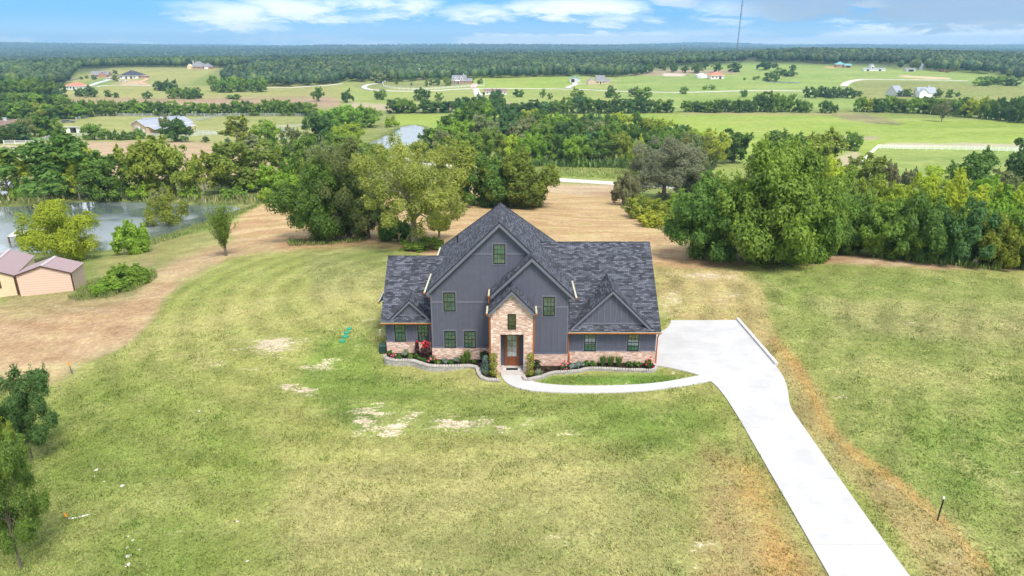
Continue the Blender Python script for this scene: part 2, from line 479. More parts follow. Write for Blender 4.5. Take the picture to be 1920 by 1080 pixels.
_ctrl = [(960, 1080, 0), (500, 1080, -.1), (200, 1080, -.5), (0, 1080, -.9), (1500, 1080, 0), (1750, 1080, .1), (1920, 1040, .2),
    (0, 860, -1.6), (300, 800, -.6), (600, 850, 0), (960, 850, 0), (1300, 850, 0), (1500, 800, 0), (1700, 800, .1), (1900, 800, .2),
    (0, 700, -2.8), (150, 690, -2.0), (300, 640, -1.6), (500, 650, -.7), (620, 620, -.6),
    (0, 552, -3.4), (145, 545, -2.9), (300, 560, -2.0), (500, 520, -1.4), (700, 480, -1.2), (600, 560, -.9),
    (430, 475, -2.6), (540, 460, -2.6), (650, 452, -2.4), (778, 468, -1.8), (300, 490, -4.4),
    (230, 470, -6.7), (120, 485, -6.3), (340, 432, -6.7), (440, 396, -6.8), (0, 488, -6.6), (60, 478, -6.8),
    (200, 374, -6.5), (450, 376, -6.4), (0, 376, -6.5), (560, 390, -5.6), (-200, 400, -7), (-200, 600, -4),
    (15, 355, -7.3), (350, 272, -12.3), (300, 300, -12.0), (450, 300, -12.6), (500, 290, -13), (250, 285, -12.3), (350, 257, -16.5),
    (200, 262, -16), (100, 285, -11.5), (0, 285, -11.5), (450, 262, -16.5),
    (270, 250, -17), (450, 220, -17.5), (100, 258, -15.5), (0, 262, -15), (150, 225, -18), (550, 245, -17.3), (350, 235, -17.4),
    (620, 300, -15.2), (740, 275, -17), (740, 240, -17.4), (560, 330, -11), (620, 360, -8), (700, 320, -13.5),
    (1100, 440, -3.0), (950, 400, -5.6), (1100, 400, -6.2), (1100, 360, -11.0), (1100, 340, -13.5), (1100, 325, -14.8), (1000, 310, -15.8),
    (860, 318, -14.5), (900, 440, -3.0), (1200, 440, -3.0), (1260, 462, -1.5), (1180, 385, -7.0), (1250, 370, -9.0), (1200, 320, -15.3),
    (1300, 310, -15.8), (1420, 487, -.7), (1600, 475, -.8), (1800, 495, -.5), (1920, 508, -.3), (1600, 560, .1), (1900, 640, .2), (1350, 520, -.4),
    (1400, 330, -14.5), (1610, 312, -16.3), (1645, 280, -17), (1900, 283, -17), (1750, 330, -15.0), (1900, 335, -14.5), (1750, 420, -4.5), (1500, 420, -4.5),
    (1900, 430, -4.5), (1300, 240, -17.5), (1600, 240, -17.5), (1800, 245, -17.3), (1300, 213, -18), (1920, 233, -17), (1700, 214, -18),
    (400, 217, -18), (1000, 213, -18), (800, 214, -18), (200, 212, -18), (0, 225, -17.5),
    (700, 188, -18), (1000, 188, -18), (1300, 195, -18), (1600, 187, -17.2), (1850, 187, -16.3), (400, 196, -18), (150, 200, -18), (0, 200, -17.5),
    (900, 166, -17.3), (690, 166, -17), (863, 157, -15.6), (1120, 158, -15.8), (1300, 166, -15.5), (1600, 151, -12), (1850, 168, -14),
    (1700, 175, -15.5), (240, 150, -14), (150, 167, -16), (375, 130, -6.5), (300, 131, -7.0), (450, 162, -17), (60, 150, -14), (200, 127, -7),
    (560, 161, -16), (700, 150, -14), (1000, 146, -13), (1150, 140, -10.5),
    (1260, 135, -8.2), (1500, 120, -2.2), (1400, 119, -2.0), (1600, 128, -4.2), (1750, 134, -6.2), (1880, 142, -8.8), (1340, 151, -12)]
_far = [(-900, 1300, -14), (-500, 1300, -9), (0, 1350, -7), (300, 1300, -6), (500, 1250, 6), (700, 1350, 3), (1000, 1400, -4), (1500, 1400, -8),
    (-1600, 1800, -22), (-900, 2200, -24), (-200, 1800, -8), (300, 1900, -7), (900, 2100, -10), (1800, 2200, -12),
    (-2500, 3500, -20), (-1200, 3200, -16), (0, 3000, -14), (1200, 3000, -12), (2800, 3200, -16), (-4500, 3000, -15), (4500, 3000, -12),
    (-4000, 6000, 8), (-1500, 6000, 8), (500, 6000, 2), (2500, 6000, 0), (5000, 6000, 0),
    (-9000, 9500, 12), (-3500, 9500, 10), (0, 9500, 6), (3500, 9500, 10), (9000, 9500, 8),
    (-13000, 14000, 5), (0, 14000, 0), (13000, 14000, 0),
    (-200, 0, -7), (200, 0, 0), (0, -40, 0), (-300, 60, -8), (300, 70, -3), (120, 0, 0), (-120, 20, -5), (80, -40, 0), (-80, -40, -3)]
PAD_X0, PAD_X1 = -12.0, 27.0

def _uw(x, y):
    return np.asarray(x) / (np.asarray(y) + 60.0), np.log(np.maximum(np.asarray(y) + 60.0, 8.0))
_pts = [(*unproj_z(px, py, z), z) for px, py, z in _ctrl] + list(_far)
_P = np.array(_pts)
_pu, _pw = _uw(_P[:, 0], _P[:, 1])
_D = np.hypot(_pu[:, None] - _pu[None], _pw[:, None] - _pw[None])
_n = len(_P)
_A = np.zeros((_n + 1, _n + 1)); _A[:_n, :_n] = _D - np.eye(_n) * 0.004; _A[_n, :_n] = 1; _A[:_n, _n] = 1
_W = np.linalg.solve(_A, np.append(_P[:, 2], 0))

def _hash(ix, iy, seed):
    h = (ix.astype(np.int64) * 374761393 + iy.astype(np.int64) * 668265263 + seed * 1442695041) & 0x7fffffff
    h = ((h ^ (h >> 13)) * 1274126177) & 0x7fffffff
    return ((h ^ (h >> 16)) & 0xffff) / 65535.0
def vnoise(x, y, scale, seed=0, octaves=1):
    tot, amp, norm = 0.0, 1.0, 0.0
    for o in range(octaves):
        X, Y = np.asarray(x) / scale, np.asarray(y) / scale
        ix, iy = np.floor(X), np.floor(Y)
        fx, fy = X - ix, Y - iy
        fx, fy = fx * fx * (3 - 2 * fx), fy * fy * (3 - 2 * fy)
        a, b = _hash(ix, iy, seed + o), _hash(ix + 1, iy, seed + o)
        c, d = _hash(ix, iy + 1, seed + o), _hash(ix + 1, iy + 1, seed + o)
        tot = tot + amp * ((a * (1 - fx) + b * fx) * (1 - fy) + (c * (1 - fx) + d * fx) * fy - .5)
        norm += amp; amp *= .5; scale *= .5
    return tot / norm
def sstep(a, b, x):
    t = np.clip((x - a) / (b - a), 0, 1)
    return t * t * (3 - 2 * t)

NU, NW = 640, 900
U0, U1, W0, W1 = -1.5, 1.5, math.log(15.0), math.log(10400.0)
_us, _ws = np.linspace(U0, U1, NU), np.linspace(W0, W1, NW)
_gu, _gw = np.meshgrid(_us, _ws)
GY = np.exp(_gw) - 60.0
GX = _gu * (GY + 60.0)

def _raw_h():
    h = np.full(GX.shape, _W[_n])
    fu, fw = _gu, _gw
    for k in range(_n):
        h += _W[k] * np.hypot(fu - _pu[k], fw - _pw[k])
    rel = sstep(60, 200, GY)
    h += vnoise(GX, GY, 40, 3, 2) * .7 * rel + vnoise(GX, GY, 400, 5, 2) * 12 * sstep(1500, 4000, GY) + vnoise(GX, GY * .8, 2300, 9, 2) * 75 * sstep(3000, 7000, GY) + vnoise(GX, GY, 600, 13, 2) * 14 * sstep(1500, 3000, GY)
    # level ground around the house and the driveway, a step lower left of the planting bed
    wx = sstep(PAD_X0 - 14, PAD_X0, GX) * (1 - sstep(PAD_X1, PAD_X1 + 14, GX))
    wy = sstep(8, 16, GY) * (1 - sstep(57.5, 66, GY))
    pz = -.05 - .30 * sstep(-2.3, -6.0, GX) * sstep(38, 44, GY) * (1 - sstep(46.6, 47.6, GY)) - .4 * sstep(-8.0, -14, GX)
    w = wx * wy
    h = h * (1 - w) + pz * w
    return h
GH = _raw_h()

def HF(x, y):
    x, y = np.asarray(x, float), np.asarray(y, float)
    u = x / (y + 60.0); w = np.log(np.maximum(y + 60.0, 15.001))
    fi = np.clip((u - U0) / (U1 - U0) * (NU - 1), 0, NU - 1.001)
    fj = np.clip((w - W0) / (W1 - W0) * (NW - 1), 0, NW - 1.001)
    i, j = fi.astype(int), fj.astype(int)
    a, b = fi - i, fj - j
    return (GH[j, i] * (1 - a) + GH[j, i + 1] * a) * (1 - b) + (GH[j + 1, i] * (1 - a) + GH[j + 1, i + 1] * a) * b

_ts = np.exp(np.linspace(math.log(18), math.log(12500), 2600))
def G(px, py):
    """the point of the ground seen at a pixel of the photograph: x, y, z, depth"""
    d = pix_dir(px, py)
    x, y, z = d[0] * _ts, d[1] * _ts, CAM_H + d[2] * _ts
    below = z < HF(x, y)
    k = int(np.argmax(below)) if below.any() else len(_ts) - 1
    lo, hi = _ts[max(k - 1, 0)], _ts[k]
    for _ in range(12):
        m = .5 * (lo + hi)
        if CAM_H + d[2] * m < HF(d[0] * m, d[1] * m): hi = m
        else: lo = m
    return d[0] * hi, d[1] * hi, float(HF(d[0] * hi, d[1] * hi)), hi

def sdf(px, py, poly):
    """signed distance, negative inside"""
    P = np.asarray(poly, float)
    d2 = np.full(px.shape, 1e18); ins = np.zeros(px.shape, bool)
    for i in range(len(P)):
        a, b = P[i], P[(i + 1) % len(P)]
        e = b - a
        t = np.clip(((px - a[0]) * e[0] + (py - a[1]) * e[1]) / max(e @ e, 1e-9), 0, 1)
        d2 = np.minimum(d2, (px - a[0] - e[0] * t) ** 2 + (py - a[1] - e[1] * t) ** 2)
        c = ((a[1] <= py) & (b[1] > py)) | ((b[1] <= py) & (a[1] > py))
        xi = a[0] + (py - a[1]) / (e[1] if abs(e[1]) > 1e-9 else 1e-9) * e[0]
        ins ^= c & (px < xi)
    d = np.sqrt(d2)
    return np.where(ins, -d, d)

def smooth_poly(P, k=3):
    P = np.asarray(P, float)
    for _ in range(k):
        Q = np.roll(P, -1, 0)
        P = np.stack([.75 * P + .25 * Q, .25 * P + .75 * Q], 1).reshape(-1, 2)
    return P

PONDS = [('pond', -7.0, [(-150, 500), (0, 484), (60, 476), (150, 474), (215, 470), (240, 461), (292, 446), (345, 431), (392, 413), (438, 397), (456, 391),
                        (440, 386), (400, 384), (330, 382), (250, 378), (160, 378), (80, 384), (0, 388), (-150, 394)], 3.0),
         ('pond', -7.5, [(-90, 339), (20, 338), (42, 345), (40, 358), (20, 366), (-90, 368)], 3.0),
         ('pond', -17.3, [(684, 278), (694, 266), (722, 256), (742, 242), (757, 236), (786, 234), (800, 243), (792, 258), (775, 272), (735, 279)], 4.0),
         ('pond', None, [(518, 246), (528, 241), (548, 240), (553, 243), (540, 246)], 4.0),
         ('pond', None, [(521, 258), (534, 257), (541, 260), (536, 264), (524, 263)], 4.0),
         ('pond', None, [(1432, 152.6), (1450, 152.2), (1482, 153.2), (1507, 155.3), (1500, 156.6), (1470, 155.4), (1440, 154.4)], 8.0)]
_water = []
for nm, lev, poly, band in PONDS:
    if lev is None:
        q = np.mean(poly, axis=0)
        lev = G(q[0], q[1])[2] - .15
    W = smooth_poly([unproj_z(p[0], p[1], lev) for p in poly])
    x0, y0 = W.min(0) - 40; x1, y1 = W.max(0) + 40
    mk = (GX > x0) & (GX < x1) & (GY > y0) & (GY < y1)
    if mk.any():
        s = sdf(GX[mk], GY[mk], W)
        h = GH[mk]
        target = lev + np.where(s < 0, -1.6 * sstep(0, 5, -s) - .05, .28)
        GH[mk] = target + (h - target) * sstep(0, band * 2, s)
    _water.append((nm, lev, W))
for nm, lev, W in _water:
    mb = MB()
    c = W.mean(0); Wo = c + (W - c) * 1.03
    mb.face([(p[0], p[1], lev) for p in (Wo if sdf(np.array([c[0]]), np.array([c[1]]), Wo)[0] < 0 else W)][::1])
    o = mb.build('pond', MAT['water' if lev > -9 else 'calm_water'])
    if o.data.polygons[0].normal.z < 0:
        o.data.flip_normals()
    tag(o, kind='structure')

# ------------------------------------------------------------------ terrain: ground cover colours (albedo), one sheet to the horizon
PX, PY, _t = proj(GX, GY, GH)
infront = _t > 2
jx = vnoise(GX, GY, 9, 21, 3); jy = vnoise(GX, GY, 9, 31, 3)
scl = FPX / np.maximum(_t, 5)                      # pixels per metre
QX = np.where(infront, PX, -9999) + jx * scl * 3.4
QY = np.where(infront, PY, 9999) + jy * scl * 1.6

col = np.zeros(GX.shape + (3,)); col[:] = (.185, .225, .062)
col *= (1 + .25 * vnoise(GX, GY, 60, 41, 3))[..., None]
bare = np.zeros(GX.shape); hay = np.zeros(GX.shape); straw = np.full(GX.shape, .35)
def zone(poly, c, soft=6.0, k=1.0, h=None, s=None):
    P = np.asarray(poly, float)
    m = (QX > P[:, 0].min() - 3 * soft) & (QX < P[:, 0].max() + 3 * soft) & (QY > P[:, 1].min() - 3 * soft) & (QY < P[:, 1].max() + 3 * soft)
    if not m.any(): return
    w = (1 - sstep(-soft, soft, sdf(QX[m], QY[m], P))) * k
    col[m] = col[m] * (1 - w[:, None]) + np.array(c) * w[:, None]
    if h is not None: hay[m] = hay[m] * (1 - w) + h * w
    if s is not None: straw[m] = straw[m] * (1 - w) + s * w
def spot(px, py, rx, ry, k=1.0, arr=None, c=None):
    m = (abs(QX - px) < rx * 1.6) & (abs(QY - py) < ry * 1.6)
    if not m.any(): return
    r = np.hypot((QX[m] - px) / rx, (QY[m] - py) / ry)
    w = (1 - sstep(.2, 1.3, r)) * k
    if c is None: bare[m] = np.maximum(bare[m], w)
    else: col[m] = col[m] * (1 - w[:, None]) + np.array(c) * w[:, None]

LAWN = (.268, .286, .082); LUSH = (.16, .235, .045); STRAWC = (.46, .335, .185); REDD = (.37, .235, .140); ORANGE = (.44, .27, .095)
BRIGHT = (.245, .325, .055); PADD = (.27, .29, .095); OLIVE = (.20, .215, .075); TANF = (.40, .315, .20)
# distance
zone([(-900, 60), (2800, 60), (2800, 135), (-900, 135)], (.06, .085, .035), 8)
zone([(-60, 93), (12, 93), (12, 106), (-60, 106)], (.26, .34, .09), 2)
zone([(640, 101), (745, 100), (745, 108), (640, 109)], (.38, .40, .17), 2)
zone([(405, 106), (500, 105), (500, 113), (405, 114)], (.33, .37, .14), 2)
zone([(-100, 130), (140, 130), (130, 220), (-100, 225)], (.07, .10, .035), 8)
zone([(115, 150), (215, 127), (425, 125), (330, 165), (420, 160), (640, 155), (660, 185), (620, 198), (110, 195)], (.285, .285, .095), 6)
zone([(130, 160), (205, 145), (212, 155), (160, 168)], (.16, .26, .06), 4)
zone([(225, 150), (262, 150), (275, 158), (228, 160)], (.52, .36, .24), 3)
zone([(105, 185), (620, 182), (660, 192), (640, 202), (105, 206)], (.34, .235, .16), 6)
zone([(640, 150), (860, 145), (1440, 140), (1440, 200), (640, 200)], (.265, .31, .085), 5)
zone([(650, 160), (690, 156), (860, 152), (880, 162), (760, 168), (690, 170)], (.215, .235, .085), 4)
zone([(655, 192), (690, 194), (780, 198), (890, 193), (960, 192), (960, 205), (655, 206)], (.42, .33, .235), 3)
zone([(860, 140), (1090, 142), (1100, 168), (900, 170)], BRIGHT, 4)
zone([(1160, 128), (1240, 130), (1400, 118), (1620, 124), (1900, 140), (1980, 165), (1980, 205), (1160, 205)], (.225, .305, .075), 5)
zone([(1160, 140), (1240, 130), (1380, 131), (1385, 138), (1300, 140), (1250, 142)], (.32, .25, .17), 3)
zone([(1245, 138), (1282, 138), (1282, 143), (1245, 142)], (.62, .50, .42), 2)
zone([(1600, 148), (1920, 160), (1920, 200), (1600, 185)], (.225, .245, .075), 5)
zone([(1686, 141), (1725, 143), (1783, 146), (1785, 149), (1740, 148), (1690, 144)], (.60, .44, .31), 1.2)
zone([(1711, 148), (1724, 148), (1726, 150.5), (1711, 150.5)], (.70, .36, .12), 1)
zone([(1545, 125), (1566, 125), (1566, 128), (1545, 128)], (.55, .32, .2), 1.2)
zone([(1280, 180), (1440, 182), (1440, 196), (1280, 196)], (.18, .27, .05), 4)
# valley pastures
zone([(740, 214), (1330, 212), (1440, 212), (1920, 228), (1980, 290), (1980, 350), (1240, 300), (1200, 250), (740, 236)], BRIGHT, 4, s=.25)
zone([(1280, 210), (1600, 211), (1600, 216), (1280, 216)], (.30, .29, .11), 2)
zone([(1560, 215), (1620, 214), (1690, 228), (1640, 232), (1590, 226)], (.22, .20, .10), 4)
zone([(1640, 230), (1700, 231), (1690, 234), (1645, 233)], (.11, .12, .05), 2)
zone([(1660, 268), (1920, 270), (1920, 276), (1655, 276)], (.42, .38, .28), 2.5, s=.6)
zone([(1650, 280), (1980, 285), (1980, 350), (1600, 325), (1612, 312)], (.235, .30, .075), 3)
zone([(1550, 300), (1600, 285), (1620, 300), (1585, 315)], (.44, .36, .25), 5)
zone([(1540, 255), (1650, 257), (1640, 262), (1550, 262)], (.33, .28, .18), 2.5)
zone([(120, 222), (180, 217), (590, 219), (590, 255), (300, 262), (110, 262)], PADD, 3, s=.5)
zone([(330, 242), (590, 235), (590, 255), (330, 262)], (.29, .30, .11), 3)
zone([(-100, 262), (230, 258), (620, 262), (620, 285), (-100, 300)], (.28, .29, .10), 4)
zone([(150, 266), (260, 264), (350, 266), (430, 272), (500, 284), (540, 305), (540, 340), (150, 340)], (.43, .32, .215), 3, h=.7, s=.5)
zone([(0, 274), (120, 275), (120, 278), (0, 279)], (.50, .40, .32), 1.5)
zone([(1020, 304), (1400, 300), (1400, 345), (1020, 340)], (.23, .29, .07), 3)
zone([(1030, 318), (1230, 320), (1230, 324), (1030, 322)], (.33, .32, .12), 3, .7)
# slope behind the house: mown hay over reddish soil
zone([(430, 402), (520, 372), (640, 372), (1000, 340), (1030, 343), (1170, 347), (1190, 400), (1290, 445), (1330, 490), (1280, 520), (1000, 480), (640, 478), (500, 490), (420, 500), (330, 470)], STRAWC, 5, h=1.0, s=.5)
zone([(1030, 343), (1170, 347), (1170, 368), (1030, 362)], (.44, .34, .23), 4, h=1.0)
zone([(500, 452), (640, 455), (760, 452), (840, 455), (840, 466), (700, 468), (540, 470)], (.40, .245, .14), 5, h=.7)
zone([(1240, 455), (1330, 480), (1500, 490), (1560, 470), (1920, 498), (1980, 505), (1980, 516), (1640, 496), (1560, 492), (1330, 500), (1240, 480)], (.40, .265, .155), 4, h=.7)
zone([(1560, 474), (1920, 502), (1980, 506), (1980, 514), (1600, 492)], (.46, .34, .22), 3, h=.9)
zone([(-100, 600), (120, 560), (250, 548), (330, 480), (420, 455), (520, 452), (520, 470), (420, 488), (345, 530), (255, 640), (130, 715), (-100, 730)], (.42, .315, .19), 18, h=.8)
zone([(-100, 600), (90, 590), (250, 570), (330, 520), (300, 580), (150, 680), (-100, 700)], (.39, .265, .155), 16, .6, h=.75)
zone([(180, 500), (250, 468), (330, 440), (410, 415), (440, 450), (360, 478), (280, 500), (190, 545)], (.24, .245, .085), 7, h=.3)
zone([(300, 440), (440, 398), (480, 376), (510, 372), (440, 415), (320, 450)], (.17, .23, .055), 4)
zone([(-50, 368), (480, 368), (520, 372), (470, 384), (300, 380), (-50, 386)], (.20, .21, .075), 3)
zone([(0, 555), (140, 548), (300, 470), (260, 560), (60, 600), (0, 600)], (.27, .225, .11), 8, .7)
# lawns
LAWN_P = [(-100, 730), (110, 722), (200, 672), (262, 622), (330, 545), (430, 487), (560, 467), (740, 458), (800, 470), (830, 500), (1210, 500), (1240, 495), (1290, 498), (1400, 497), (1560, 494), (1980, 518), (1980, 1200), (-100, 1200)]
zone(LAWN_P, LAWN, 6, h=0.0, s=.55)
zone([(560, 470), (740, 460), (760, 520), (600, 560)], (.215, .225, .085), 12, .7)
zone([(-100, 740), (110, 725), (230, 670), (420, 760), (520, 900), (560, 1200), (-100, 1200)], (.185, .24, .05), 40, .75, s=.3)
zone([(-100, 860), (240, 840), (420, 1000), (300, 1200), (-100, 1200)], (.165, .225, .048), 40, .6)
zone([(590, 640), (700, 600), (730, 690), (930, 722), (1060, 745), (1300, 738), (1370, 800), (1400, 860), (1100, 830), (940, 815), (640, 800), (580, 740)], LUSH, 26, .8, s=.25)
zone([(600, 740), (700, 760), (960, 800), (940, 812), (700, 805), (590, 770)], (.125, .19, .04), 10, .6)
zone([(990, 703), (1230, 692), (1310, 705), (1180, 722), (1000, 716)], (.125, .215, .035), 4, s=.15)
zone([(560, 880), (1250, 860), (1330, 1200), (500, 1200)], (.26, .26, .105), 60, .55, s=.7)
zone([(1400, 505), (1560, 500), (1920, 525), (1980, 1200), (1860, 1200), (1640, 850), (1540, 700), (1430, 590)], (.21, .25, .068), 14, .9, s=.5)
zone([(1700, 760), (1980, 700), (1980, 860), (1800, 960)], (.155, .24, .045), 50, .5)
zone([(1500, 560), (1800, 570), (1980, 600), (1980, 640), (1560, 630)], (.25, .235, .10), 20, .6)
# worn ground beside the house and the driveway
zone([(1225, 490), (1300, 497), (1390, 505), (1420, 560), (1440, 610), (1385, 600), (1250, 598), (1235, 560)], (.36, .28, .125), 10, .85, s=.6)
zone([(1290, 505), (1380, 508), (1385, 525), (1300, 530)], (.50, .34, .20), 8, .7)
zone([(1385, 600), (1432, 600), (1520, 700), (1600, 800), (1700, 900), (1790, 1010), (1860, 1100), (1790, 1200), (1700, 1080), (1500, 765), (1478, 715)], (.36, .275, .125), 9, .85, s=.8)
zone([(1440, 620), (1480, 650), (1560, 760), (1600, 800), (1680, 880), (1740, 960), (1830, 1060), (1810, 1068), (1700, 940), (1560, 790)], ORANGE, 7, .8, s=.6)
zone([(1330, 830), (1390, 850), (1440, 920), (1530, 1080), (1530, 1200), (1330, 1200), (1290, 1000)], (.34, .25, .115), 42, .85, s=.8)
zone([(1350, 870), (1400, 880), (1470, 1000), (1500, 1100), (1440, 1100), (1380, 960)], ORANGE, 22, .8, s=.6)
for a in [(510, 656, 60, 22, .9), (565, 733, 46, 12, .85), (672, 772, 46, 24, .9), (722, 792, 52, 18, 1.0), (640, 795, 14, 10, .5), (560, 650, 40, 14, .4), (870, 798, 80, 14, .8), (950, 806, 70, 9, .7),
          (800, 788, 60, 14, .45), (600, 690, 60, 14, .5), (640, 680, 30, 8, .6), (690, 750, 40, 8, .55), (760, 770, 40, 8, .6), (590, 770, 30, 8, .5), (455, 665, 24, 8, .55), (1010, 790, 60, 8, .5), (1100, 815, 60, 9, .4), (680, 640, 26, 12, .45), (545, 690, 30, 7, .5), (330, 720, 30, 6, .4), (1310, 516, 55, 12, .9), (1370, 520, 18, 8, .8), (1260, 560, 26, 20, .55), (1350, 560, 40, 20, .5), (1240, 585, 16, 16, .5), (690, 590, 25, 25, .45), (480, 700, 40, 14, .35), (420, 690, 30, 10, .3), (372, 874, 20, 7, .5),
          (1720, 600, 60, 6, .4), (1600, 608, 60, 6, .35), (1310, 1022, 36, 14, .7), (1296, 1050, 36, 18, .45), (700, 830, 40, 9, .4), (1176, 708, 24, 6, .7), (1252, 692, 12, 5, .8), (840, 683, 12, 5, .5), (1060, 1000, 60, 20, .3), (400, 665, 30, 6, .3),
          (800, 1060, 50, 12, .35), (1660, 905, 30, 14, .4), (1740, 1050, 36, 14, .45), (1890, 880, 20, 10, .3), (1570, 730, 26, 12, .35), (350, 1000, 60, 16, .25)]:
    spot(*a)
# broad variation of the turf: mower passes, thirsty and fed ground
_turf = 1 - np.clip(hay * 1.4, 0, 1)
_near = 1 - sstep(120, 260, GY)
v1 = vnoise(GX, GY, 14, 81, 3); v2 = vnoise(GX + .35 * GY, GY * 1.6, 7, 91, 3); v3 = vnoise(GX, GY, 45, 95, 2); v4 = vnoise(GX * .5, GY * 2.2, 30, 99, 4)
dry_w = np.clip((v1 * .9 + v2 * .7 + v3 * .5 - .02) * 2.4, 0, 1) * _turf * _near * straw
col = col * (1 - dry_w[..., None] * .75) + np.array((.40, .345, .15)) * (dry_w * .75)[..., None]
lush_w = np.clip((-v1 * .8 - v2 * .6 - v3 * .6 - .05) * 2.2, 0, 1) * _turf * _near
col = col * (1 - lush_w[..., None] * (1 - np.array((.82, .95, .74))))
mow = np.sin(2 * PI * np.hypot(GX + 6, GY - 66) / 2.9 + 2 * v2) * (1 - sstep(34, 44, np.hypot(GX + 6, GY - 66))) + np.sin(2 * PI * (GX * .83 - GY * .56) / 3.1 + 2 * v2) * sstep(13, 16, GX) * .8
col *= (1 + .12 * (mow * _turf * _near * (GY > 18))[..., None])
col *= (1 + (.42 * v4 * (1 - _near) + .22 * v2 * _near) * _turf)[..., None]
fd = np.clip((v4 + .4 * v3 - .08) * 2.2, 0, 1) * (1 - _near) * _turf * .45
col = col * (1 - fd[..., None]) + np.array((.33, .29, .13)) * fd[..., None]
# green rings the pond edges leave
for nm, lev, W in _water[:3]:
    x0, y0 = W.min(0) - 8; x1, y1 = W.max(0) + 8
    m = (GX > x0) & (GX < x1) & (GY > y0) & (GY < y1)
    w = 1 - sstep(.6, 3.0, sdf(GX[m], GY[m], W))
    col[m] = col[m] * (1 - w[:, None]) + np.array((.13, .16, .05)) * w[:, None]

def ground_mat():
    m, nt = new_mat('ground_cover')
    geo = nd(nt, 'ShaderNodeNewGeometry').outputs['Position']
    base = nd(nt, 'ShaderNodeAttribute', attribute_name='cover').outputs['Color']
    A = lambda nme: nd(nt, 'ShaderNodeAttribute', attribute_name=nme).outputs['Fac']
    bare_a, hay_a, straw_a = A('bare'), A('hay'), A('straw')
    n_big = noise_n(nt, geo, .035, 4.0, .6)
    n_med = noise_n(nt, geo, .22, 5.0, .65, .4)
    n_fin = noise_n(nt, geo, 1.5, 6.0, .72, .2)
    n_gr = noise_n(nt, geo, 7.0, 4.0, .75)
    # grass: yellowed and fresh patches
    c = mixc(nt, M_(nt, 'MULTIPLY', ramp(nt, n_med, .46, .66), straw_a), base, (.33, .30, .125))
    c = mixc(nt, M_(nt, 'MULTIPLY', ramp(nt, n_fin, .55, .72), M_(nt, 'MULTIPLY', straw_a, .75)), c, (.40, .34, .19))
    gfac = M_(nt, 'MULTIPLY', ramp(nt, M_(nt, 'ADD', M_(nt, 'MULTIPLY', n_fin, .5), M_(nt, 'MULTIPLY', n_big, .5)), .50, .60), M_(nt, 'MULTIPLY', M_(nt, 'SUBTRACT', 1.0, hay_a), .45))
    c = mixc(nt, gfac, c, nd(nt, 'ShaderNodeVectorMath', {0: c, 1: (.62, .86, .55)}, operation='MULTIPLY').outputs[0])
    # hay: rows left by the mower
    wob = noise_n(nt, geo, .05, 2.0)
    mp = nd(nt, 'ShaderNodeMapping', {0: geo, 2: (0, 0, .22), 3: (.07, .42, .3)}).outputs[0]
    mp2 = nd(nt, 'ShaderNodeVectorMath', {0: mp, 1: nd(nt, 'ShaderNodeCombineXYZ', {1: M_(nt, 'MULTIPLY', wob, 9.0)}).outputs[0]}, operation='ADD').outputs[0]
    n_row = noise_n(nt, mp2, 1.0, 4.0, .6)
    hc = mixc(nt, ramp(nt, n_row, .36, .64), nd(nt, 'ShaderNodeVectorMath', {0: c, 1: (.85, .76, .68)}, operation='MULTIPLY').outputs[0],
              nd(nt, 'ShaderNodeVectorMath', {0: c, 1: (1.10, 1.10, 1.08)}, operation='MULTIPLY').outputs[0])
    hc = mixc(nt, M_(nt, 'MULTIPLY', ramp(nt, n_big, .54, .66), .45), hc, (.35, .215, .125))
    hc = mixc(nt, M_(nt, 'MULTIPLY', ramp(nt, n_med, .60, .74), .45), hc, (.20, .22, .08))
    c = mixc(nt, hay_a, c, hc)
    # bare pale earth showing through
    bn = M_(nt, 'ADD', M_(nt, 'MULTIPLY', n_fin, .55), M_(nt, 'MULTIPLY', n_med, .45))
    bs = nd(nt, 'ShaderNodeMapping', {0: geo, 2: (0, 0, .15), 3: (.55, 1.7, 1.0)}).outputs[0]
    bn = M_(nt, 'ADD', M_(nt, 'MULTIPLY', noise_n(nt, bs, .9, 7.0, .72, .5), .7), M_(nt, 'MULTIPLY', n_gr, .3))
    bm = ramp(nt, M_(nt, 'ADD', bn, M_(nt, 'MULTIPLY', bare_a, .19)), .59, .675)
    bm = M_(nt, 'MULTIPLY', bm, ramp(nt, bare_a, .02, .2))
    c = mixc(nt, bm, c, mixc(nt, ramp(nt, n_gr, .35, .65), (.42, .34, .21), (.58, .49, .36)))
    # blades and thatch
    tuft = nd(nt, 'ShaderNodeTexVoronoi', {'Vector': geo, 'Scale': 2.6, 'Randomness': 1.0}).outputs['Distance']
    k = M_(nt, 'MULTIPLY', ramp(nt, n_fin, .30, .70, .80, 1.18), ramp(nt, n_gr, .28, .72, .80, 1.2))
    k = M_(nt, 'MULTIPLY', k, ramp(nt, n_med, .3, .7, .88, 1.12))
    k = M_(nt, 'MULTIPLY', k, ramp(nt, tuft, .05, .6, 1.08, .9))
    sc = nd(nt, 'ShaderNodeVectorMath', {0: c}, operation='SCALE'); nt.links.new(k, sc.inputs['Scale'])
    hgt = M_(nt, 'ADD', M_(nt, 'MULTIPLY', n_gr, .5), M_(nt, 'MULTIPLY', n_fin, 1.0))
    b = nd(nt, 'ShaderNodeBump', {'Strength': .55, 'Distance': .12, 'Height': hgt})
    p = nd(nt, 'ShaderNodeBsdfPrincipled', {'Base Color': sc.outputs[0], 'Roughness': .95, 'Specular IOR Level': .08, 'Normal': b.outputs[0]})
    out(nt, p.outputs[0])
    return m
MAT['ground'] = ground_mat()

